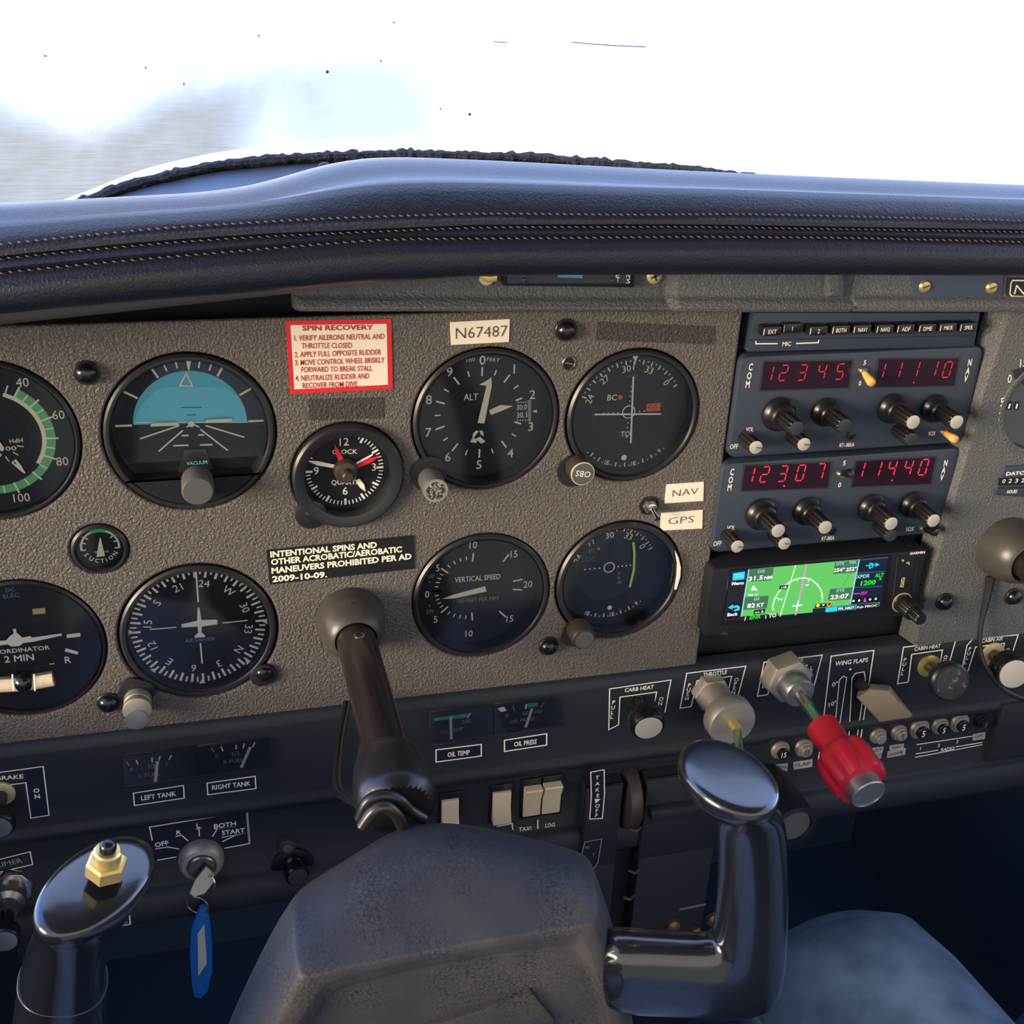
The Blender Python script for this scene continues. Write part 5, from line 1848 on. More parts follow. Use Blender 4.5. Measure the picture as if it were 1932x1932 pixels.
# ================================================================ lower panel
WU, WL = 0.0052, 0.0039
B5 = lambda x, y: (x / 3.438, 1370 + y / 3.438)
D6 = lambda x, y: (460 + x / 2.611, 1280 + y / 2.611)
E4 = lambda x, y: (1120 + x / 2.379, 1180 + y / 2.379)
leg = MB(PO)
def flush():
    global leg
    leg.build('printed_legend', PAN, smooth_angle=0)
    leg = MB(PO)
def frame(AA, pts, w, closed=True, wpx=2.4, m='white'):
    leg.pline([AA(*p_) for p_ in pts], wpx, w, m, closed)
def word(AA, txt, a_, b_, h, w, m='white', bold=0.015):
    leg.T(txt, AA(*a_), AA(*b_), h, w, m, bold)
def column(AA, txt, pts, h, w, m='white', bold=0.012):
    for ch, p_ in zip(txt, pts):
        leg.text(ch, Q(*AA(*p_), w), h, w, m, bold=bold)
def back(AA, pts, w):
    leg.pix([AA(*p_) for p_ in pts], w, 'legend_blue')
mat('legend_blue', rgb(20, 25, 42), 0.4)
w = WU + 0.0004
wl = WL + 0.0004
back(B5, [(865, 435), (1190, 385), (1195, 467), (872, 515)], w - 0.0002)
frame(B5, [(865, 435), (1190, 385), (1195, 467), (872, 515)], w)
word(B5, 'LEFT TANK', (915, 467), (1142, 436), 9, w)
flush()
back(B5, [(1343, 370), (1655, 325), (1660, 405), (1348, 445)], w - 0.0002)
frame(B5, [(1343, 370), (1655, 325), (1660, 405), (1348, 445)], w)
word(B5, 'RIGHT TANK', (1375, 399), (1625, 370), 9, w)
flush()
back(B5, [(165, 280), (278, 263), (318, 578), (200, 597)], w - 0.0002)
frame(B5, [(-160, 322), (280, 262), (318, 578), (200, 597), (168, 367), (-160, 410)], w, closed=False)
word(B5, 'BRAKE', (-22, 338), (152, 325), 8, w)
column(B5, 'ON', [(236, 417), (241, 456)], 0.0030, w, bold=0.02)
flush()
frame(B5, [(-130, 897), (195, 815), (212, 897), (-120, 975)], wl)
word(B5, 'PRIMER', (-58, 912), (143, 868), 9, wl, 'grey_mark')
flush()
frame(B5, [(700, 1311), (845, 1284), (838, 1205)], wl + 0.0088, closed=False)
word(B5, 'TER.', (735, 1281), (825, 1263), 7, wl + 0.0088)
flush()
back(B5, [(970, 655), (1600, 553), (1617, 762), (985, 870)], wl - 0.0002)
frame(B5, [(1020, 870), (1145, 848)], wl, closed=False)
frame(B5, [(988, 742), (970, 655), (1600, 553), (1617, 762), (1455, 792)], wl, closed=False)
frame(B5, [(1603, 553), (1620, 760)], wl, closed=False)
for txt, a_, b_ in (('OFF', (1004, 772), (1093, 755)), ('R', (1144, 691), (1175, 687)), ('L', (1275, 646), (1298, 642)), ('BOTH', (1388, 650), (1530, 630)), ('START', (1439, 692), (1588, 674))):
    word(B5, txt, a_, b_, 8.5, wl + 0.0001)
for pts in ([(1008, 796), (1090, 784), (1165, 798)], [(1140, 716), (1178, 708), (1220, 744)], [(1270, 668), (1308, 662), (1290, 664), (1294, 714)], [(1390, 668), (1532, 650), (1410, 666), (1378, 716)], [(1437, 722), (1590, 695), (1530, 706), (1442, 750)]):
    frame(B5, pts, wl, closed=False, wpx=2)
flush()
back(D6, [(947, 352), (1170, 325), (1170, 382), (947, 412)], w - 0.0002)
frame(D6, [(947, 352), (1170, 325), (1170, 382), (947, 412)], w)
word(D6, 'OIL TEMP', (1004, 376), (1113, 363), 9, w)
flush()
back(D6, [(1284, 305), (1492, 272), (1492, 328), (1284, 360)], w - 0.0002)
frame(D6, [(1284, 305), (1492, 272), (1492, 328), (1284, 360)], w)
word(D6, 'OIL PRESS', (1332, 324), (1443, 310), 9, w)
flush()
word(D6, 'TAXI', (1354, 744), (1416, 738), 8, wl)
word(D6, 'LDG', (1485, 725), (1533, 720), 8, wl)
frame(D6, [(1448, 695), (1448, 760)], wl, closed=False)
frame(D6, [(1245, 729), (1322, 715), (1325, 745)], wl, closed=False)
flush()
# controls on the right
def arch(out_, inn):
    frame(E4, out_, w, closed=False, wpx=2)
    frame(E4, inn, w, closed=False, wpx=2)
arch([(112, 446), (68, 468), (72, 285), (347, 245), (320, 390)], [(112, 446), (118, 322), (283, 299), (275, 340)])
word(E4, 'CARB HEAT', (140, 291), (270, 275), 7.5, w)
column(E4, 'PULL', [(90, 345), (87, 368), (84, 390), (82, 410)], 0.0030, w)
column(E4, 'ON', [(303, 330), (299, 350)], 0.0030, w)
flush()
arch([(438, 364), (388, 372), (418, 215), (683, 183), (641, 340)], [(438, 364), (464, 248), (620, 228), (605, 290)])
word(E4, 'THROTTLE', (492, 222), (598, 208), 7.5, w)
column(E4, 'PUSH', [(430, 268), (426, 288), (422, 308), (418, 328)], 0.0030, w)
column(E4, 'OPEN', [(641, 243), (636, 262), (631, 281), (627, 300)], 0.0030, w)
flush()
arch([(782, 310), (735, 318), (765, 165), (1026, 133), (990, 270)], [(782, 310), (808, 195), (958, 178), (945, 240)])
word(E4, 'MIXTURE', (840, 170), (940, 157), 7, w)
column(E4, 'PULL', [(778, 212), (773, 232), (768, 252), (763, 272)], 0.0030, w)
column(E4, 'LEAN', [(979, 190), (975, 210), (970, 230), (966, 250)], 0.0030, w)
flush()
frame(E4, [(1060, 625), (1006, 630), (1066, 138), (1258, 112), (1196, 525)], w, closed=False, wpx=2)
word(E4, 'WING FLAPS', (1085, 172), (1232, 153), 8, w)
leg.disc(Q(*E4(1152, 197), w), 0.0008, w, 'white', 12)
word(E4, '0°', (1070, 266), (1098, 260), 8, w)
word(E4, '10°', (1055, 356), (1090, 346), 8, w)
frame(E4, [(1085, 430), (1103, 245), (1120, 228), (1136, 235), (1105, 440)], w, closed=False, wpx=1.6)
frame(E4, [(1145, 520), (1160, 235), (1175, 215), (1214, 208), (1220, 240), (1180, 525)], w, closed=False, wpx=1.6)
leg.pix([E4(*p_) for p_ in ((1150, 510), (1162, 240), (1212, 214), (1176, 520))], w - 0.0001, 'black_matte')
flush()
arch([(1412, 254), (1364, 262), (1391, 98), (1625, 68), (1596, 168)], [(1412, 254), (1428, 130), (1566, 110), (1556, 165)])
word(E4, 'CABIN HEAT', (1440, 106), (1558, 90), 7, w)
column(E4, 'PULL', [(1398, 153), (1394, 174), (1390, 195), (1386, 215)], 0.0030, w)
column(E4, 'ON', [(1580, 142), (1576, 160)], 0.0030, w)
flush()
arch([(1680, 205), (1650, 210), (1676, 90), (1702, 60), (1906, 42), (1876, 132)], [(1680, 205), (1714, 97), (1845, 80), (1830, 137)])
word(E4, 'CABIN AIR', (1742, 69), (1838, 57), 7, w)
column(E4, 'PULL', [(1689, 105), (1684, 125), (1677, 145), (1669, 166)], 0.0030, w)
column(E4, 'ON', [(1858, 110), (1853, 128)], 0.0030, w)
flush()
# breaker row legends
for pts in ([(1450, 535), (1700, 497)], [(1443, 592), (1745, 535)], [(1445, 577), (1545, 560)], [(1625, 545), (1745, 525)]):
    frame(E4, pts, wl, closed=False, wpx=1.6)
word(E4, 'RADIO', (1560, 559), (1620, 549), 6, wl)
for ch, p_ in zip('123', ((1467, 552), (1550, 538), (1632, 522))):
    leg.text(ch, Q(*E4(*p_), wl), 0.0028, wl, 'white', bold=0.01)
leg.build('printed_legend', PAN, smooth_angle=0)
# loose white label tapes
for txt, pts, a_, b_, h, lab in (('LDG', [(808, 628), (872, 620), (869, 655), (840, 645), (809, 640)], (816, 640), (866, 632), 6, 'small torn LDG label under the left breaker'),
                                 ('FLAP', [(898, 615), (983, 601), (980, 635), (898, 648)], (906, 628), (974, 618), 6.5, 'small FLAP label under the breaker marked 15'),
                                 ('INST', [(1232, 553), (1302, 545), (1297, 572), (1232, 578)], (1240, 564), (1296, 557), 6, 'INST label half hidden behind the red mixture knob'),
                                 ('LTS', [(1265, 574), (1293, 570), (1290, 597), (1265, 598)], (1268, 588), (1288, 584), 6, 'LTS label half hidden under the INST label'),
                                 ('NAV', [(1330, 540), (1393, 531), (1392, 553), (1330, 562)], (1340, 549), (1384, 543), 6, 'small NAV label above the DOME label'),
                                 ('DOME', [(1322, 566), (1402, 551), (1398, 580), (1318, 595)], (1326, 580), (1392, 568), 6.5, 'small DOME label below the breakers'),
                                 ('GPS', [(1703, 490), (1758, 480), (1756, 509), (1702, 517)], (1710, 501), (1750, 494), 6, 'small GPS label at the right end of the breaker row')):
    q, c = flat('label_tape', [E4(*p_) for p_ in pts], WL + 0.0008, 0.0005, 'tag_paper', lab, 'label')
    q.T(txt, E4(*a_), E4(*b_), h, WL + 0.0011, 'ink', 0.0)
    tag(q.build('label_tape'), lab, 'label')

# fuel and oil gauge clusters
def cluster(label, name, pts, draw, needles):
    c = Q(*[sum(p_[i] for p_ in pts) / 4 for i in (0, 1)], WU)
    o = (c[0], c[1], WU)
    th = thing(name, label, 'gauge', o)
    q = MB(o)
    uv = [Q(x, y, WU) for x, y in pts]
    q.prism(uv, 0.001, WU + 0.0006, 'dial_black', bev=0.0004)
    draw(q, WU + 0.0009)
    q.build('dial', th, smooth_angle=0)
    for nm, a_, b_, wp in needles:
        q = MB(o)
        q.pline([a_, b_], wp, WU + 0.0018, nm)
        q.build('needle', th, smooth_angle=0)
    g_ = MB(o)
    g_.prism(uv, WU + 0.0022, WU + 0.0027, 'glass')
    g_.build('cover_glass', th, smooth_angle=0)
def fuel(AA, ticks, texts):
    def f(q, w):
        for a_, b_, m in ticks:
            q.pline([AA(*a_), AA(*b_)], 2.4, w, m)
        for txt, a_, b_, h in texts:
            q.T(txt, AA(*a_), AA(*b_), h, w, 'grey_mark', 0.0)
    return f
cluster('left fuel gauge above the LEFT TANK legend, needle past half', 'fuel_gauge', [B5(800, 185), B5(1278, 125), B5(1290, 318), B5(812, 385)],
        fuel(B5, [((820, 232), (838, 256), 'orange'), ((882, 220), (896, 248), 'cream'), ((986, 203), (987, 235), 'cream'), ((1037, 196), (1032, 224), 'cream'), ((1113, 187), (1096, 220), 'cream')],
             [('E', (846, 282), (864, 280), 6), ('1/2', (962, 262), (1004, 256), 8), ('F', (1076, 248), (1092, 246), 7), ('L FUEL', (903, 322), (1042, 308), 7)]),
        [('beige', B5(1021, 228), B5(1008, 360), 6)])
cluster('right fuel gauge above the RIGHT TANK legend, needle slanting near full', 'fuel_gauge', [B5(1282, 124), B5(1728, 66), B5(1740, 262), B5(1294, 317)],
        fuel(B5, [((1370, 143), (1390, 168), 'orange'), ((1433, 132), (1447, 163), 'cream'), ((1531, 121), (1532, 151), 'cream'), ((1584, 112), (1577, 144), 'cream'), ((1655, 104), (1638, 136), 'cream')],
             [('E', (1400, 194), (1418, 191), 7), ('1/2', (1508, 180), (1555, 173), 8), ('R FUEL', (1450, 234), (1582, 216), 7)]),
        [('beige', B5(1624, 135), B5(1564, 270), 6)])
def oil_t(q, w):
    q.pix([D6(937, 194), D6(1108, 172), D6(1102, 192), D6(941, 210)], w, 'teal')
    q.pline([D6(1117, 170), D6(1102, 194)], 2, w + 0.0001, 'cream')
    q.T('245', D6(1075, 214), D6(1118, 209), 7, w, 'grey_mark')
    q.T('OIL TEMP', D6(968, 265), D6(1080, 248), 7, w, 'grey_mark')
def oil_p(q, w):
    q.pix([D6(1250, 148), D6(1281, 139), D6(1296, 158), D6(1268, 166)], w, 'white')
    q.pline([D6(1325, 133), D6(1332, 158)], 2.6, w, 'red')
    q.pline([D6(1392, 126), D6(1388, 150)], 2.6, w, 'white')
    q.pix([D6(1397, 125), D6(1450, 119), D6(1446, 138), D6(1395, 144)], w, 'teal')
    q.pline([D6(1480, 117), D6(1463, 142)], 3, w, 'red')
    for txt, a_, b_ in (('0', (1289, 183), (1302, 181)), ('60', (1373, 172), (1400, 169)), ('100', (1434, 164), (1468, 160)), ('OIL PRESS', (1310, 214), (1432, 197))):
        q.T(txt, D6(*a_), D6(*b_), 7, w, 'grey_mark')
cluster('oil temperature gauge with a long green band above the OIL TEMP legend', 'oil_gauge', [D6(915, 163), D6(1222, 124), D6(1225, 276), D6(918, 322)], oil_t, [('beige', D6(1019, 188), D6(1022, 300), 5)])
cluster('oil pressure gauge with red and green marks above the OIL PRESS legend', 'oil_gauge', [D6(1226, 124), D6(1524, 84), D6(1534, 228), D6(1229, 275)], oil_p, [('beige', D6(1420, 148), D6(1388, 242), 5)])

# ---------------------------------------------------------------- magneto switch, key, tag
o = Q3(381, 1618, WL)
MG = thing('ignition_switch', 'round metal ignition switch with the key in it, below the LEFT TANK legend', 'ignition switch', o)
ft = Q(380.5, 1634, WL + 0.0085)
o2 = (ft[0], ft[1], WL)
q = MB(o)
q.lathe(o2, [(0.0132, 0), (0.0134, 0.003), (0.0128, 0.0065), (0.0112, 0.0085), (0.0088, 0.0090), (0.0086, 0.0080)], 'alu_dull', n=60, cap1=True)
q.build('bezel_ring', MG)
q = MB(o)
q.lathe((ft[0], ft[1], WL + 0.008), [(0.0083, 0), (0.0083, 0.002), (0.0076, 0.0028), (0.0030, 0.0029)], 'steel', n=40)
q.line([Q(375, 1641, WL + 0.0112), Q(388, 1628, WL + 0.0112)], 0.0018, WL + 0.0112, 'black')
q.build('lock_cylinder', MG)
o = Q3(386, 1645, 0.0125)
KY = thing('ignition_key', 'steel key with split ring and blue tag hanging from the ignition switch', 'key', o)
q = MB(o)
q.tube([Q3(383, 1634, 0.011), Q3(385, 1642, 0.016)], 0.0016, 'steel', n=8)
kb = [Q3(x, y, 0.017 + (y - 1640) * 0.00012) for x, y in ((389, 1634), (404, 1648), (402, 1664), (386, 1684), (366, 1690), (358, 1684), (368, 1660))]
q.rings([[(p_[0], p_[1], p_[2] - 0.0008) for p_ in kb], [(p_[0], p_[1], p_[2] + 0.0008) for p_ in kb]], 'alu_dull', smooth=False)
q.build('key_blade', KY)
q = MB(o)
cx, cy = Q(373, 1708, 0.020)
q.tube([(cx + 0.0062 * math.cos(t_), cy + 0.0062 * math.sin(t_), 0.020 + 0.0030 * math.cos(t_)) for t_ in [2 * math.pi * k / 36 for k in range(37)]], 0.0005, 'steel', n=8)
cx, cy = Q(396, 1668, 0.021)
q.tube([(cx + 0.0022 * math.cos(t_) + 0.0018 * math.sin(t_), cy + 0.0062 * math.sin(t_), 0.022 + 0.004 * math.cos(t_)) for t_ in [2 * math.pi * k / 30 for k in range(31)]], 0.0005, 'chrome', n=8)
q.build('split_ring', KY)
q = MB(o)
wt = 0.022
tag_out = [B5(*p_) for p_ in ((1295, 1185), (1345, 1172), (1366, 1290), (1378, 1420), (1380, 1600), (1345, 1730), (1305, 1772), (1262, 1762), (1246, 1700), (1230, 1500), (1238, 1330))]
q.prism([Q(x, y, wt) for x, y in tag_out], wt - 0.0030, wt, 'tag_blue', bev=0.0010)
q.build('key_tag', KY)
q = MB(o)
q.pix([B5(*p_) for p_ in ((1282, 1345), (1325, 1283), (1342, 1540), (1286, 1622))], wt + 0.0002, 'tag_paper')
q.build('tag_insert', KY, smooth_angle=0)

# ---------------------------------------------------------------- small knobs and plungers
def shaft_knob(name, label, cat, base, tip, w0, w1, rs, rk, hk, m, face=None, ring=None, group=None, shaft='steel'):
    o = Q3(*base, w0)
    th = thing(name, label, cat, o, group)
    t_ = Q3(*tip, w1)
    ax = Vector((t_[0] - o[0], t_[1] - o[1], t_[2] - o[2]))
    L = ax.length
    q = MB(o)
    if ring:
        q.lathe(o, [(rs * 2.1, 0), (rs * 2.1, 0.0014), (rs * 1.6, 0.0022), (rs * 1.3, 0.0022)], ring, n=28)
    q.tube([o, tuple(Vector(o) + ax * ((L - hk * 0.5) / L))], rs, shaft, n=16)
    q.build('stem', th)
    q = MB(o)
    k0 = tuple(Vector(o) + ax * ((L - hk) / L))
    q.lathe(k0, [(rk * 0.7, 0), (rk * 0.95, hk * 0.15), (rk, hk * 0.35), (rk, hk * 0.85), (rk * 0.9, hk)], m, axis=tuple(ax), n=36)
    if face:
        q.lathe(k0, [(rk * 0.80, hk - 0.0002), (rk * 0.80, hk + 0.0004), (rk * 0.74, hk + 0.0005)], face, axis=tuple(ax), n=32)
    q.build('knob', th)
    return th
shaft_knob('carburetor_heat_knob', 'black carburetor heat knob with a bright metal face under the CARB HEAT legend', 'knob', E4(200, 335), E4(247, 460), WU, 0.030, 0.004, 0.0108, 0.013, 'black_gloss', 'cap_silver', shaft='black_gloss')
shaft_knob('cabin_heat_knob', 'worn black cabin heat knob with a brass collar under the CABIN HEAT legend', 'knob', E4(1502, 178), E4(1606, 258), WU, 0.038, 0.0040, 0.0130, 0.010, 'knob_black', 'worn_face', ring='brass', shaft='knob_brown')
shaft_knob('cabin_air_knob', 'black cabin air knob with a silver face, furthest right in the control row', 'knob', E4(1788, 125), E4(1888, 218), WU, 0.036, 0.0042, 0.0125, 0.014, 'black_gloss', 'cap_silver', ring='gold_pale', shaft='knob_brown')
shaft_knob('parking_brake_knob', 'parking brake knob with gold collar cut by the left edge under the BRAKE legend', 'knob', (2, 1496), (-6, 1562), WU, 0.030, 0.0036, 0.0095, 0.010, 'knob_black', 'alu', ring='gold_pale', shaft='knob_brown')
shaft_knob('dimmer_knob', 'black dimmer knob with brass nut just left of the yoke hub', 'knob', D6(240, 915), D6(266, 978), WL, 0.016, 0.0062, 0.0074, 0.009, 'black_gloss', 'knob_brown', ring='black_gloss', shaft='chrome')
o = Q3(*D6(213, 812), WL)
q = MB(o)
q.prism(ngon((o[0], o[1]), 0.0062, 6, 20), WL - 0.0002, WL + 0.0045, 'knob_brown', bev=0.0008)
q.lathe((o[0], o[1], WL + 0.0043), [(0.0030, 0), (0.0030, 0.0010), (0.0024, 0.0012)], 'knob_grey', n=20)
tag(q.build('hex_nut'), 'brown hexagonal nut above the dimmer knob', 'nut')
# primer pump
o = Q3(24, 1668, WL)
PR = thing('primer_pump', 'chrome primer pump with knurled collar under the PRIMER legend at the left edge', 'primer', o)
q = MB(o)
q.prism(ngon((o[0], o[1]), 0.0120, 8, 10), WL - 0.0002, WL + 0.005, 'chrome', bev=0.001)
q.build('hex_flange', PR)
q = MB(o)
o2 = (o[0] - 0.001, o[1] - 0.001, WL + 0.005)
q.lathe(o2, [(0.0090, 0), (0.0092, 0.004), (0.0092, 0.009), (0.0075, 0.010), (0.0060, 0.011), (0.0060, 0.016)], 'steel', n=48, flute=(30, 0.04))
q.build('knurled_collar', PR)
q = MB(o)
fk = Q3(8, 1776, 0.044)
q.tube([(o2[0], o2[1], WL + 0.015), (fk[0], fk[1], 0.034)], 0.0036, 'black_gloss', n=14)
q.lathe((fk[0], fk[1], 0.034), [(0.0060, 0), (0.0080, 0.002), (0.0080, 0.009), (0.0072, 0.010)], 'knob_black', n=32)
q.lathe((fk[0], fk[1], 0.0440), [(0.0068, 0), (0.0068, 0.0004), (0.0064, 0.0005)], 'alu', n=28)
q.build('plunger_knob', PR)

# ---------------------------------------------------------------- rocker switches
RK = [([(972, 590), (1052, 583), (1050, 712), (976, 715)], 'cream rocker switch half hidden behind the yoke hub', False),
      ([(1225, 552), (1300, 544), (1307, 690), (1222, 692)], 'cream rocker switch standing alone, pressed at the bottom', False),
      ([(1378, 533), (1455, 516), (1453, 655), (1375, 668)], 'yellowed rocker switch above the TAXI legend', True),
      ([(1467, 508), (1552, 499), (1541, 643), (1467, 655)], 'yellowed rocker switch above the LDG legend', True)]
for pts, lab, upper in RK:
    xs, ys = [p_[0] for p_ in pts], [p_[1] for p_ in pts]
    c = D6((min(xs) + max(xs)) / 2, (min(ys) + max(ys)) / 2)
    o = Q3(*c, WL)
    th = thing('rocker_switch', lab, 'rocker switch', o, 'rocker switches under the oil gauges')
    q = MB(o)
    hw = (max(xs) - min(xs)) / 2.611 * mpp(*c, WL) / 2
    hh = (max(ys) - min(ys)) / 2.611 * mppv(*c, WL) / 2 * 0.92
    q.prism(rrect(o[0], o[1] + 0.001, hw * 2 + 0.0035, hh * 2 + 0.008, 0.0006), WL - 0.001, WL + 0.0012, 'black_gloss', bev=0.0004)
    q.build('frame', th)
    q = MB(o)
    a_, b_ = (0.0065, 0.0030) if upper else (0.0030, 0.0065)
    pr = [(hh, 0.0), (hh, a_), (hh * 0.9, a_ + 0.0004), (0.0 if not upper else hh * 0.15, 0.0036), (-hh * 0.9, b_ + 0.0004), (-hh, b_), (-hh, 0.0)]
    q.rings([[(o[0] - hw, o[1] + v, WL + d) for v, d in pr], [(o[0] + hw, o[1] + v, WL + d) for v, d in pr]], 'beige', smooth=False)
    q.build('rocker', th)

# ---------------------------------------------------------------- circuit breakers
for x, y, r, txt, dark, lab in ((846, 570, 40, '15', 1, 'circuit breaker marked 15 above the torn LDG label'), (951, 560, 40, '15', 0, 'pale circuit breaker marked 15 above the FLAP label'),
                                (1287, 505, 34, '', 0, 'worn blank circuit breaker right of the red mixture knob'), (1380, 490, 34, '5', 0, 'pale circuit breaker marked 5 above the NAV label'),
                                (1473, 475, 42, '5', 1, 'largest circuit breaker marked 5 above radio number 1'), (1565, 460, 36, '5', 1, 'circuit breaker marked 5 above radio number 2'), (1654, 446, 40, '5', 1, 'circuit breaker marked 5 above radio number 3'),
                                (1752, 436, 30, '5', 2, 'dark capless circuit breaker above the GPS label at the right end')):
    c = E4(x, y)
    t_ = Q3(*E4(x + 8, y + 10), WL + 0.006)
    o = (t_[0], t_[1], WL)
    R_ = r / 2.379 * mpp(*c, WL)
    th = thing('circuit_breaker', lab, 'circuit breaker', o, 'push-button circuit breakers on the lower panel')
    q = MB(o)
    m1 = 'alu_dull' if dark < 2 else 'black_matte'
    q.lathe(o, [(R_, 0), (R_, 0.0012), (R_ * 0.92, 0.0020), (R_ * 0.80, 0.0020), (R_ * 0.78, 0.0036), (R_ * 0.66, 0.0038)], m1, n=32)
    q.build('collar', th)
    q = MB(o)
    m2 = ('alu_dull', 'black_gloss', 'black_matte')[dark]
    q.lathe((o[0], o[1], WL + 0.003), [(R_ * 0.60, 0), (R_ * 0.60, 0.0028), (R_ * 0.54, 0.0032)], m2, n=28)
    if txt:
        q.text(txt, (o[0], o[1]), R_ * (0.62 if len(txt) > 1 else 0.7), WL + 0.0064, 'white' if dark == 1 else ('ink' if dark == 0 else 'dim_mark'), bold=0.01, sx=0.8)
    q.build('push_button', th)

# ---------------------------------------------------------------- throttle, mixture, flap lever
o = Q3(*E4(525, 300), WU)
TH = thing('throttle_control', 'throttle control with hexagonal nut and round friction lock, its knob hidden by the yoke', 'throttle', o)
q = MB(o)
o2 = Q3(*E4(540, 318), WU + 0.008)
q.prism(ngon((o2[0], o2[1]), 0.0125, 6, 0), WU - 0.0002, WU + 0.008, 'alu_dull', bev=0.001)
q.lathe((o2[0], o2[1], WU + 0.007), [(0.0105, 0), (0.0100, 0.004), (0.0090, 0.008), (0.0085, 0.020)], 'alu_dull', n=36)
q.build('barrel_nut', TH)
q = MB(o)
fd = Q3(*E4(624, 440), WU + 0.031)
q.lathe((fd[0], fd[1], WU + 0.020), [(0.0145, 0), (0.0158, 0.002), (0.0158, 0.010), (0.0148, 0.0118), (0.0050, 0.0118)], 'alu_dull', n=64, flute=(32, 0.02))
q.build('friction_disc', TH)
q = MB(o)
e_ = Q3(1402, 1452, 0.085)
q.tube([(fd[0], fd[1], WU + 0.030), (fd[0], fd[1], 0.045)], 0.0036, 'brass', n=16)
q.tube([(fd[0], fd[1], 0.042), (e_[0], e_[1], 0.085)], 0.0026, 'steel_green_reflection', n=14)
q.lathe((e_[0], e_[1], 0.083), [(0.006, 0), (0.0095, 0.003), (0.0095, 0.012), (0.008, 0.014)], 'black_gloss', n=36)
q.build('push_rod', TH)
o = Q3(*E4(865, 245), WU)
MX = thing('mixture_control', 'red fluted mixture knob with a silver button on a steel rod with a painted green reflection from a hexagonal nut', 'mixture control', o)
q = MB(o)
o2 = Q3(*E4(884, 255), WU + 0.012)
q.prism(ngon((o2[0], o2[1]), 0.0162, 6, 15), WU - 0.0002, WU + 0.013, 'alu_dull', bev=0.0025)
o3 = Q3(*E4(935, 342), WU + 0.026)
q.lathe((o2[0], o2[1], WU + 0.012), [(0.0105, 0), (0.0103, 0.012), (0.0092, 0.0135)], 'alu', n=36)
q.build('hex_nut', MX)
tipc = Q3(*E4(1236, 762), 0.112)
b0 = Vector((o2[0], o2[1], WU + 0.020))
ax = Vector(tipc) - b0
L = ax.length
q = MB(o)
q.tube([tuple(b0), tuple(b0 + ax * 0.18)], 0.0042, 'steel', n=16)
q.tube([tuple(b0 + ax * 0.16), tuple(b0 + ax * 0.5)], 0.0034, 'steel_green_reflection', n=14)
q.build('push_rod', MX)
q = MB(o)
f = lambda k: tuple(b0 + ax * k)
neck0 = L * 0.36
q.lathe(f(0), [(0.0085, neck0), (0.0100, neck0 + 0.001), (0.0100, L * 0.56), (0.0104, L * 0.60)], 'knob_red', axis=tuple(ax), n=48, cap0=True)
q.lathe(f(0), [(0.0110, L * 0.585), (0.0165, L * 0.64), (0.0172, L * 0.68), (0.0172, L * 0.85), (0.0160, L * 0.90), (0.0110, L * 0.905)], 'knob_red', axis=tuple(ax), n=96, flute=(8, 0.11), cap0=True)
q.build('red_grip', MX)
q = MB(o)
q.lathe(f(0), [(0.0108, L * 0.86), (0.0108, L * 0.992), (0.0102, L * 1.0), (0.0096, L * 1.0), (0.0094, L * 0.994)], 'alu', axis=tuple(ax), n=48)
q.build('lock_button', MX)
o = Q3(*E4(1190, 250), WU)
FL = thing('flap_lever', 'tan wedge-shaped wing flap lever in the WING FLAPS slot', 'flap lever', o)
q = MB(o)
q.tube([Q3(*E4(1180, 245), WU - 0.002), Q3(*E4(1235, 300), 0.026)], 0.0034, 'knob_brown', n=12, flat=0.6)
q.build('lever_arm', FL)
q = MB(o)
wf1 = 0.028
bk = [(1205, 300), (1250, 258), (1335, 262), (1330, 300)]
fr_ = [(1180, 318), (1244, 292), (1318, 300), (1432, 402), (1420, 412), (1284, 434)]
r0 = [Q3(*E4(*p_), wf1 - 0.012) for p_ in ((1186, 296), (1242, 262), (1328, 268), (1420, 386), (1412, 396), (1288, 400))]
r1 = [Q3(*E4(*p_), wf1) for p_ in ((1180, 322), (1242, 285), (1326, 290), (1432, 402), (1420, 413), (1284, 433))]
r2 = [Q3(*E4(*p_), wf1 + 0.0010) for p_ in ((1188, 322), (1244, 290), (1322, 295), (1424, 402), (1416, 408), (1286, 427))]
q.rings([r0, r1, r2], 'tan', smooth=False)
q.build('paddle', FL)
# round dark knob under the lip
fk = Q3(1500, 1560, 0.050)
o = (fk[0], fk[1], 0.012)
PK = thing('plunger_control', 'dark cylinder with a flat grey face under the panel lip, beside the right yoke grip', 'plunger', o)
q = MB(o)
q.lathe((fk[0], fk[1], 0.0), [(0.0155, 0), (0.0160, 0.044), (0.0152, 0.050), (0.0122, 0.0505), (0.0118, 0.048)], 'vinyl', n=56)
q.build('sleeve', PK)
q = MB(o)
q.lathe((fk[0], fk[1], 0.0478), [(0.0116, 0), (0.0114, 0.0008)], 'knob_grey', n=48)
q.build('face_disc', PK)
# glove box door edge at the far right
o = Q3(1925, 1385, WU)
q = MB(o)
q.prism([(Q(1893, 1300, WU)[0], -0.458), (0.74, -0.458), (0.74, -0.508), (Q(1893, 1300, WU)[0], -0.508)], 0.0, WU + 0.004, 'panel_black', bev=0.002)
tag(q.build('glove_box_door'), 'black glove box door at the right end of the lower panel', 'glove box door')

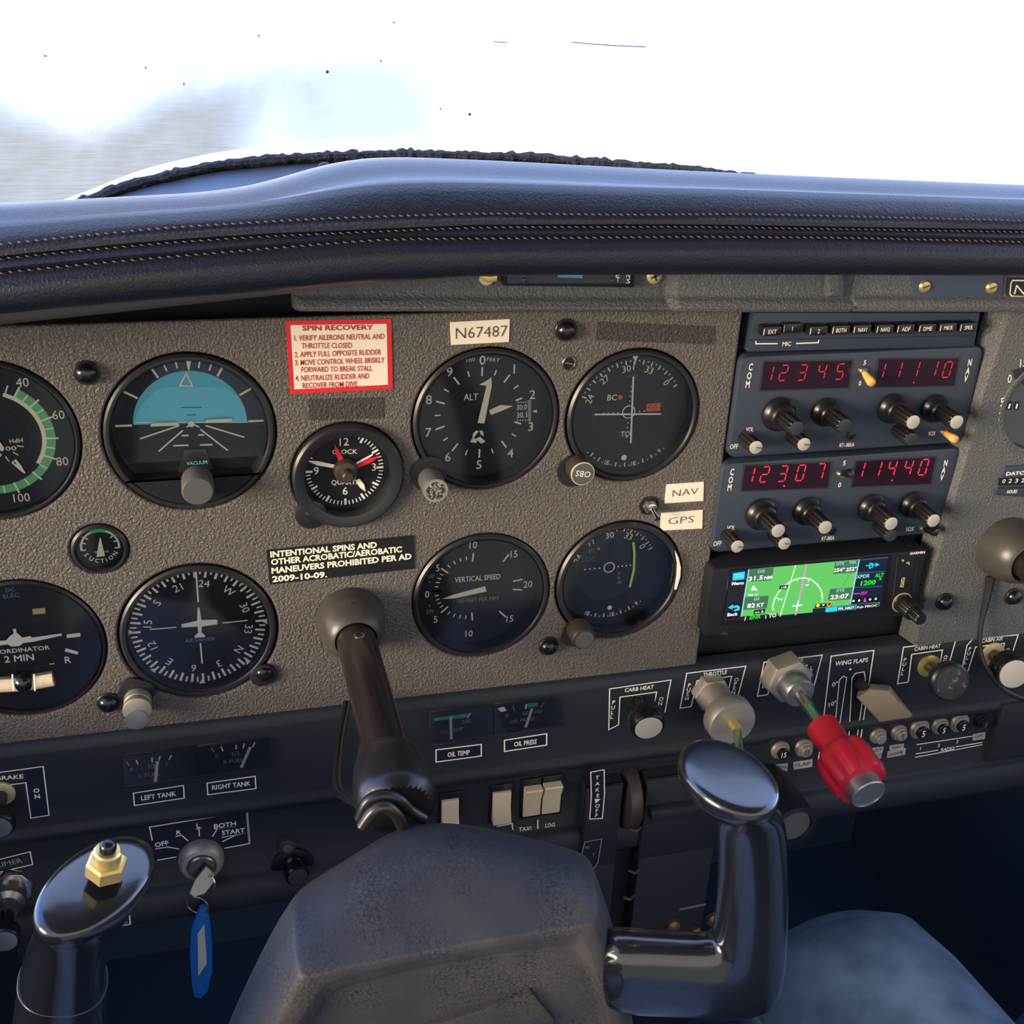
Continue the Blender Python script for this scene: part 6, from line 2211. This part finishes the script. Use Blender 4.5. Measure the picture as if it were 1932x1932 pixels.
# ---------------------------------------------------------------- pedestal with trim wheel
ul, ur = Q(1100, 1560, 0.014)[0], Q(1352, 1560, 0.014)[0]
o = ((ul + ur) / 2, -0.60, 0.0)
PD = thing('center_pedestal', 'black center pedestal with TAKE OFF trim scale behind the right yoke arm', 'pedestal', o)
q = MB(o)
us0, us1 = Q(1170, 1560, 0.016)[0], Q(1212, 1560, 0.016)[0]
for ua, ub in ((ul, us0), (us1, ur)):
    q.prism([(ua, -0.541), (ub, -0.541), (ub, -0.475), (ua, -0.475)], 0.0128, 0.016, 'panel_black', bev=0.0025)
    q.prism([(ua, -0.511), (ub, -0.511), (ub, -0.475), (ua, -0.475)], 0.0045, 0.0135, 'panel_black')
    q.prism([(ua, -0.80), (ub, -0.80), (ub, -0.540), (ua, -0.540)], -0.02, 0.016, 'panel_black', bev=0.0025)
q.prism([(us0 - 0.001, -0.80), (us1 + 0.001, -0.80), (us1 + 0.001, -0.541), (us0 - 0.001, -0.541)], -0.02, 0.004, 'black_matte')
q.prism([Q(x, y, 0.020) for x, y in ((1226, 1528), (1348, 1510), (1350, 1535), (1228, 1548))], 0.010, 0.022, 'panel_black', bev=0.003)
wp = 0.0166
pts = [D6(*p_) for p_ in ((1709, 462), (1775, 450), (1777, 570), (1766, 690), (1704, 693), (1712, 580))]
q.pix(pts, wp, 'legend_blue')
q.pline(pts, 2, wp + 0.0002, 'cream', closed=True)
for ch, p_ in zip('TAKEOFF', ((1741, 487), (1742, 517), (1743, 547), (1744, 576), (1742, 626), (1739, 650), (1737, 673))):
    q.text(ch, Q(*D6(*p_), wp), 0.0030, wp + 0.0002, 'cream', bold=0.015)
q.pix([D6(1728, 594), D6(1758, 594), D6(1733, 616)], wp + 0.0002, 'cream')
pts = [D6(*p_) for p_ in ((1680, 806), (1763, 790), (1745, 905), (1722, 940), (1640, 960))]
q.pline(pts, 1.6, wp + 0.0002, 'grey_mark', closed=True)
for ch, p_ in zip('NT', ((1692, 832), (1722, 868))):
    q.text(ch, Q(*D6(*p_), wp), 0.0026, wp + 0.0002, 'grey_mark')
q.pline([(1282, 1716), (1332, 1706)], 5, wp + 0.0002, 'dim_mark')
q.build('housing', PD)
q = MB(o)
tc_ = Q(1189, 1525, 0.016)
q.lathe(((us0 + us1) / 2 - 0.005, tc_[1], 0.000), [(0.020, 0), (0.0235, 0.001), (0.0240, 0.003), (0.0240, 0.007), (0.0235, 0.009), (0.020, 0.010)], 'knob_brown', axis=(1, 0, 0), n=64, flute=(32, 0.02), cap0=True)
q.build('trim_wheel', PD)
for x, y in ((1270, 1748), (1312, 1762), (1346, 1736)):
    p_ = Q3(x, y, 0.018)
    q = MB((p_[0], p_[1], 0.016))
    q.lathe((p_[0], p_[1], 0.016), [(0.0052, 0), (0.0050, 0.003), (0.0034, 0.0045), (0.0018, 0.005)], 'gold_dark', n=24) if 'gold_dark' in MATS else q.lathe((p_[0], p_[1], 0.016), [(0.0052, 0), (0.0050, 0.003), (0.0034, 0.0045), (0.0018, 0.005)], 'knob_brown', n=24)
    child(q, 'jack_socket', PD)
for x, y in ((1196, 1642), (1186, 1692), (1198, 1563)):
    p_ = Q3(x, y, 0.016)
    q = MB(p_)
    q.tube([(p_[0] - 0.004, p_[1] + 0.0006, 0.016), (p_[0], p_[1] - 0.0006, 0.018), (p_[0] + 0.004, p_[1] + 0.0006, 0.016)], 0.0011, 'knob_brown', n=8)
    child(q, 'slot_clip', PD)
# ================================================================ yoke collars and shafts
def collar_at(c, w0, label, r=0.0195):
    o = (c[0], c[1], w0)
    q = MB(o)
    q.lathe(o, [(r, 0), (r, 0.003), (r * 0.97, 0.010), (r * 0.86, 0.018), (r * 0.70, 0.0245), (r * 0.60, 0.0255), (r * 0.58, 0.022)], 'collar_grey', n=60, cap1=False)
    hp = (o[0], o[1] + r * 0.83, w0 + 0.0195)
    q.lathe((o[0] + 0.0002, o[1] + r * 0.845, w0 + 0.0150), [(0.0019, 0), (0.0019, 0.0006)], 'black', axis=(0, 0.62, 0.78), n=16)
    tag(q.build('shaft_collar'), label, 'yoke collar', 'grey collars where the yoke shafts leave the panel')
SHC = (0.0721, -0.3412)
collar_at(SHC, 0.0002, 'grey bell-shaped collar around the pilot yoke shaft under the spin warning sticker')
CO2 = Q(1893, 1030, RW)
collar_at(CO2, RW + 0.0002, 'grey bell-shaped collar at the right edge for the second yoke shaft', 0.0205)
o = (CO2[0], CO2[1], 0.03)
q = MB(o)
q.tube([(CO2[0], CO2[1], 0.013), (CO2[0], CO2[1], 0.20)], 0.0105, 'tube_brown', n=36)
tag(q.build('yoke_shaft'), 'brown second yoke shaft leaving its collar at the right edge', 'yoke shaft')
# cable hanging from the right-hand collar
pts = [Q3(1869, 1088, 0.012), Q3(1864, 1118, 0.014), Q3(1854, 1160, 0.018), Q3(1848, 1200, 0.022), Q3(1851, 1235, 0.026), Q3(1862, 1262, 0.030), Q3(1885, 1292, 0.034), Q3(1910, 1310, 0.038), Q3(1950, 1325, 0.042)]
q = MB(pts[0])
q.tube(catmull(pts, 4), 0.0017, 'wire_black', n=8)
q.tube([pts[0], pts[1], pts[2]], [0.003, 0.0026, 0.002], 'wire_black', n=8)
tag(q.build('cable'), 'black cable hanging from the right-hand yoke collar in front of the CABIN AIR knob', 'cable')

# ================================================================ control yoke
YO = (0.0721, -0.40, 0.20)
YK = thing('control_yoke', 'black ram-horn control yoke with cracked grey hub in front of the panel', 'control yoke', YO)
q = MB(YO)
q.tube([(SHC[0], SHC[1], 0.004), (SHC[0], SHC[1], 0.165)], 0.01085, 'tube_brown', n=48)
q.lathe((SHC[0], SHC[1] + 0.0101, 0.0375), [(0.0030, 0), (0.0030, 0.0010), (0.0021, 0.0011)], 'steel', axis=(0, 1, 0), n=24, cap1=False)
q.lathe((SHC[0], SHC[1] + 0.0103, 0.0375), [(0.0022, 0), (0.0022, 0.0006)], 'black', axis=(0, 1, 0), n=24)
q.build('shaft', YK)
q = MB(YO)
st = []
for (xl, xr, y, w_) in ((672, 752, 1425, 0.118), (676, 776, 1440, 0.126), (668, 802, 1462, 0.133), (665, 812, 1495, 0.145), (668, 820, 1530, 0.156), (680, 826, 1575, 0.168)):
    a_, b_ = Q(xl, y, w_), Q(xr, y, w_)
    hr = math.dist(a_, b_) / 2
    cu_ = ((a_[0] + b_[0]) / 2, SHC[1] - 0.002)
    st.append([(cu_[0] + hr * math.cos(t_), cu_[1] + hr * 0.92 * math.sin(t_), w_ - 0.0012 * math.sin(3 * t_)) for t_ in [2 * math.pi * k / 32 for k in range(32)]])
q.rings(st, 'wrap')
q.build('tape_wrap', YK, sub=1)
q = MB(YO)
bp_ = [Q3(x, y, 0.1725) for x, y in ((678, 1545), (694, 1512), (722, 1500), (752, 1508), (775, 1530), (800, 1545))]
q.tube(catmull(bp_, 4), 0.0026, 'wrap', n=10)
bp_ = [Q3(x, y, 0.176) for x, y in ((684, 1560), (706, 1530), (728, 1522), (750, 1540), (760, 1560))]
q.tube(catmull(bp_, 4), 0.0030, 'steel_dark' if 'steel_dark' in MATS else 'tube_brown', n=10)
q.build('strain_relief', YK)
pts = [Q3(653, 1325, 0.012), Q3(650, 1345, 0.02), Q3(641, 1390, 0.04), Q3(636, 1430, 0.06), Q3(633, 1465, 0.08), Q3(636, 1492, 0.10), Q3(652, 1506, 0.12), Q3(680, 1520, 0.14)]
q = MB(YO)
q.tube(catmull(pts, 4), 0.0019, 'wire_black', n=8)
q.tube(catmull([(p_[0] + 0.0022, p_[1] + 0.0006, p_[2]) for p_ in pts], 4), 0.0012, 'cap_dark', n=8)
q.build('wire', YK)
# hub: faired housing
def loop(pts, w_):
    return [Q3(x, y, w_) for x, y in pts]
R1 = loop([(700, 1600), (722, 1568), (765, 1545), (815, 1545), (860, 1560), (880, 1640), (880, 1700), (870, 1770), (790, 1790), (705, 1770), (694, 1700), (692, 1650)], 0.160)
R2 = loop([(556, 1676), (668, 1612), (790, 1538), (960, 1560), (1106, 1604), (1142, 1690), (1170, 1790), (1185, 1960), (800, 2020), (410, 1990), (462, 1862), (516, 1740)], 0.182)
R3 = loop([(552, 1700), (668, 1650), (800, 1610), (960, 1594), (1114, 1618), (1154, 1730), (1186, 1850), (1205, 2020), (800, 2060), (375, 2030), (440, 1900), (500, 1770)], 0.206)
R3b = loop([(556, 1790), (645, 1765), (780, 1735), (940, 1706), (1128, 1688), (1166, 1800), (1192, 1910), (1215, 2050), (810, 2100), (385, 2060), (450, 1960), (510, 1860)], 0.226)
R4 = loop([(562, 1836), (640, 1818), (765, 1793), (930, 1762), (1128, 1732), (1168, 1840), (1192, 1960), (1225, 2080), (830, 2140), (410, 2090), (470, 2010), (520, 1920)], 0.235)
R4a = loop([(576, 1850), (645, 1826), (767, 1801), (930, 1770), (1118, 1742), (1156, 1845), (1180, 1962), (1215, 2080), (830, 2135), (430, 2090), (486, 2010), (538, 1925)], 0.2375)
R4b = loop([(606, 1862), (650, 1842), (770, 1816), (930, 1785), (1096, 1762), (1136, 1852), (1160, 1965), (1195, 2075), (830, 2125), (450, 2080), (512, 2005), (562, 1930)], 0.2375)
R5 = loop([(618, 1874), (656, 1853), (772, 1826), (930, 1795), (1088, 1775), (1126, 1858), (1150, 1968), (1185, 2070), (830, 2115), (470, 2070), (528, 2000), (576, 1938)], 0.2320)
def shrink(L, f_, w_):
    cx_, cy_ = sum(p_[0] for p_ in L) / len(L), sum(p_[1] for p_ in L) / len(L)
    return [(cx_ + (p_[0] - cx_) * f_, cy_ + (p_[1] - cy_) * f_, w_) for p_ in L]
R6 = loop([(640, 1905), (690, 1885), (790, 1858), (930, 1828), (1066, 1812), (1096, 1880), (1116, 1970), (1140, 2040), (830, 2080), (520, 2040), (570, 1990), (610, 1950)], 0.2312)
q = MB(YO)
def sharpen(L, f_=0.16):
    out_ = []
    n_ = len(L)
    for i, p_ in enumerate(L):
        if i in (0, 4):
            a_, b_ = L[i - 1], L[(i + 1) % n_]
            out_.append(tuple(p_[k] + (a_[k] - p_[k]) * f_ for k in range(3)))
            out_.append(p_)
            out_.append(tuple(p_[k] + (b_[k] - p_[k]) * f_ for k in range(3)))
        else:
            out_.append(p_)
    return out_
q.rings([sharpen(L) for L in (R1, R2, R3, R3b, R4, R4a, R4b, shrink(R4b, 0.985, 0.2370), shrink(R5, 1.0, 0.2335), shrink(R5, 0.985, 0.2316), R6)], 'hub')
q.build('hub', YK, sub=2, smooth_angle=0)
q = MB(YO)
q.prism([Q(x, y, 0.2335) for x, y in ((770, 1950), (885, 1912), (1003, 1872), (1048, 1924), (1036, 2060), (780, 2080))], 0.229, 0.2340, 'hub', bev=0.0015)
q.build('center_plate', YK)
def ringpts(c, A, Bv, n=24, e=2.4):
    out_ = []
    for k in range(n):
        t_ = 2 * math.pi * k / n
        ca, sa = math.cos(t_), math.sin(t_)
        ca = math.copysign(abs(ca) ** (2 / e), ca)
        sa = math.copysign(abs(sa) ** (2 / e), sa)
        out_.append(tuple(c[i] + A[i] * ca + Bv[i] * sa for i in range(3)))
    return out_
def fromlr(l, r_, w_, bw, tilt=0.0):
    a_, b_ = Q3(*l, w_), Q3(*r_, w_)
    c = tuple((a_[i] + b_[i]) / 2 for i in range(3))
    A = tuple((a_[i] - b_[i]) / 2 for i in range(3))
    return c, A, (0, -tilt * bw, bw)
def cap_rings(c, A, Bv, n=24, dome=0.0):
    """rounded rim and slightly dished face of a grip end"""
    Nv = Vector(A).cross(Vector(Bv)).normalized()
    if Nv.y < 0:
        Nv = -Nv
    rs = []
    for s_, h in ((0.86, -0.0095), (0.985, -0.0060), (1.0, -0.0030), (0.97, -0.0010), (0.90, 0.0), (0.75, 0.0002 + dome * 0.6), (0.4, 0.0002 + dome)):
        rs.append(ringpts(tuple(Vector(c) + Nv * h), tuple(Vector(A) * s_), tuple(Vector(Bv) * s_), n, 2.0))
    return rs, Nv
# right grip
nodes = []
for l, r_, w_, bw in (((1120, 1758), (1120, 1898), .232, .013), ((1200, 1763), (1200, 1900), .234, .0125), ((1290, 1769), (1290, 1907), .238, .0122), ((1342, 1772), (1350, 1912), .240, .0122)):
    nodes.append(fromlr(l, r_, w_, bw))
nodes.append(fromlr((1350, 1768), (1462, 1908), .2415, .0125))
for l, r_, w_, bw in (((1356, 1726), (1478, 1818), .242, .0125), ((1360, 1670), (1480, 1700), .243, .0125), ((1360, 1620), (1481, 1622), .246, .0125), ((1356, 1565), (1478, 1560), .250, .0125), ((1346, 1522), (1470, 1516), .2545, .0125)):
    nodes.append(fromlr(l, r_, w_, bw))
rs = [ringpts(c, A, Bv) for c, A, Bv in nodes]
top, bot = Q3(1372, 1388, 0.236), Q3(1392, 1524, 0.276)
le, ri = Q3(1277, 1434, 0.247), Q3(1472, 1492, 0.266)
cc = tuple((top[i] + bot[i] + le[i] + ri[i]) / 4 for i in range(3))
A = tuple((le[i] - ri[i]) / 2 for i in range(3))
Bv = tuple((bot[i] - top[i]) / 2 for i in range(3))
cr_, Nv = cap_rings(cc, A, Bv)
q = MB(YO)
q.rings(rs + cr_, 'yoke_black')
q.build('right_grip', YK, sub=1, smooth_angle=0)
# left grip
nodes = []
for l, r_, w_, bw in (((420, 2010), (420, 2190), .232, .0135), ((330, 2015), (330, 2200), .236, .013), ((240, 2030), (225, 2220), .240, .013)):
    nodes.append(fromlr(l, r_, w_, bw))
nodes.append(fromlr((212, 2030), (60, 2220), .242, .0138))
nodes = [(c, tuple(-a for a in A), Bv) if False else (c, A, Bv) for c, A, Bv in nodes]
for l, r_, w_, bw in (((204, 1990), (14, 2060), .243, .015), ((203, 1930), (18, 1940), .246, .0155), ((203, 1850), (34, 1850), .251, .0155), ((194, 1796), (48, 1786), .256, .0155)):
    nodes.append(fromlr(l, r_, w_, bw))
rs = [ringpts(c, A, Bv) for c, A, Bv in nodes]
tp, bt = Q3(238, 1568, 0.2440), Q3(104, 1764, 0.2845)
rr_, ll_ = Q3(288, 1668, 0.268), Q3(92, 1660, 0.266)
cc = tuple((tp[i] + bt[i] + rr_[i] + ll_[i]) / 4 for i in range(3))
A = tuple((rr_[i] - ll_[i]) / 2 for i in range(3))
Bv = tuple((bt[i] - tp[i]) / 2 for i in range(3))
cr_, NvL = cap_rings(cc, A, Bv, dome=0.0009)
q = MB(YO)
q.rings(rs + cr_, 'yoke_black')
lg = q.build('left_grip', YK, sub=1, smooth_angle=0)
# seam ring
q = MB(YO)
c, A, Bv = nodes[-2]
sr = ringpts(tuple(Vector(c) + Vector((0.0, 0.0, 0))), tuple(Vector(A) * 0.99), tuple(Vector(Bv) * 0.99), 48)
q.tube(sr + [sr[0]], 0.0004, 'cap_dark', n=6)
q.build('grip_seam', YK)
# push-to-talk button with its brass nut
q = MB(YO)
base = Vector(cc) + Vector(Q3(203, 1635, 0.268)) - Vector(Q3(188, 1667, 0.268))
base = Vector(Q3(200, 1640, 0.2665))
NB = (NvL + Vector((0, 0.12, 0.0))).normalized()
q.lathe(tuple(base - NB * 0.001), [(0.0064, 0), (0.0064, 0.0044), (0.0056, 0.0051)], 'brass', axis=tuple(NB), n=6, cap0=True)
q.lathe(tuple(base + NB * 0.0040), [(0.0043, 0), (0.0043, 0.0042), (0.0037, 0.0048)], 'brass', axis=tuple(NB), n=32)
nut = q.build('brass_nut', YK, smooth_angle=30)
q = MB(YO)
q.lathe(tuple(base + NB * 0.008), [(0.0026, 0), (0.0026, 0.0030), (0.0019, 0.0040), (0.0009, 0.0044)], 'black_gloss', axis=tuple(NB), n=28)
q.build('talk_button', YK)

# ================================================================ people: jeans of the pilot and the passenger
def limb(b, path, m, n=32, wr=0.0):
    rs = []
    P = [Vector(p[:3]) for p in path]
    k = len(P)
    for i in range(k):
        d = ((P[i + 1] if i < k - 1 else P[i]) - (P[i - 1] if i > 0 else P[i])).normalized()
        a_ = Vector((1, 0, 0))
        a_ = (a_ - d * a_.dot(d)).normalized()
        c = d.cross(a_)
        r = path[i][3]
        rs.append([tuple(P[i] + (a_ * math.cos(2 * math.pi * j / n) + c * math.sin(2 * math.pi * j / n)) * r * (1 + wr * math.sin(5 * 2 * math.pi * j / n + i * 1.7))) for j in range(n)])
    b.rings(rs, m)
def leg_path(hip, knee, foot, rh, rk, rf):
    H, K, F = Vector(hip), Vector(knee), Vector(foot)
    out_ = []
    for f_ in (0, 0.2, 0.4, 0.6, 0.75, 0.86):
        p_ = H.lerp(K, f_)
        out_.append((*p_, rh + (rk - rh) * f_))
    u = (K - H).normalized()
    d = (F - K).normalized()
    for a_ in (0.25, 0.5, 0.75):
        p_ = K + u * 0.030 * (1 - a_) * 1.2 - (u - d) * 0.0 + d * 0.05 * (a_ - 0.35)
        out_.append((*p_, rk * 1.02))
    for f_ in (0.22, 0.5, 0.8, 1.0):
        p_ = K.lerp(F, f_)
        out_.append((*p_, rk * 0.97 + (rf - rk) * f_))
    return out_
o = (0.46, -0.66, 0.55)
PS = thing('person', 'passenger in blue jeans, left knee beside the right yoke grip', 'person', o)
q = MB(o)
limb(q, leg_path((0.500, -0.700, 0.62), (0.396, -0.622, 0.085), (0.405, -0.95, 0.0), 0.090, 0.066, 0.052), 'denim', wr=0.008)
limb(q, leg_path((0.655, -0.72, 0.62), (0.675, -0.68, 0.10), (0.66, -0.94, 0.0), 0.090, 0.066, 0.052), 'denim', wr=0.008)
q.build('jeans', PS, sub=1, smooth_angle=0)
o = (0.07, -0.66, 0.55)
PS = thing('person', 'pilot in pale jeans, right thigh just showing behind the yoke hub', 'person', o)
q = MB(o)
limb(q, leg_path((0.165, -0.640, 0.62), (0.143, -0.560, 0.085), (0.16, -0.94, 0.0), 0.088, 0.066, 0.052), 'denim_light', wr=0.006)
limb(q, leg_path((-0.08, -0.72, 0.62), (-0.14, -0.69, 0.10), (-0.13, -0.95, 0.0), 0.088, 0.066, 0.052), 'denim_light', wr=0.006)
q.build('jeans', PS, sub=1, smooth_angle=0)
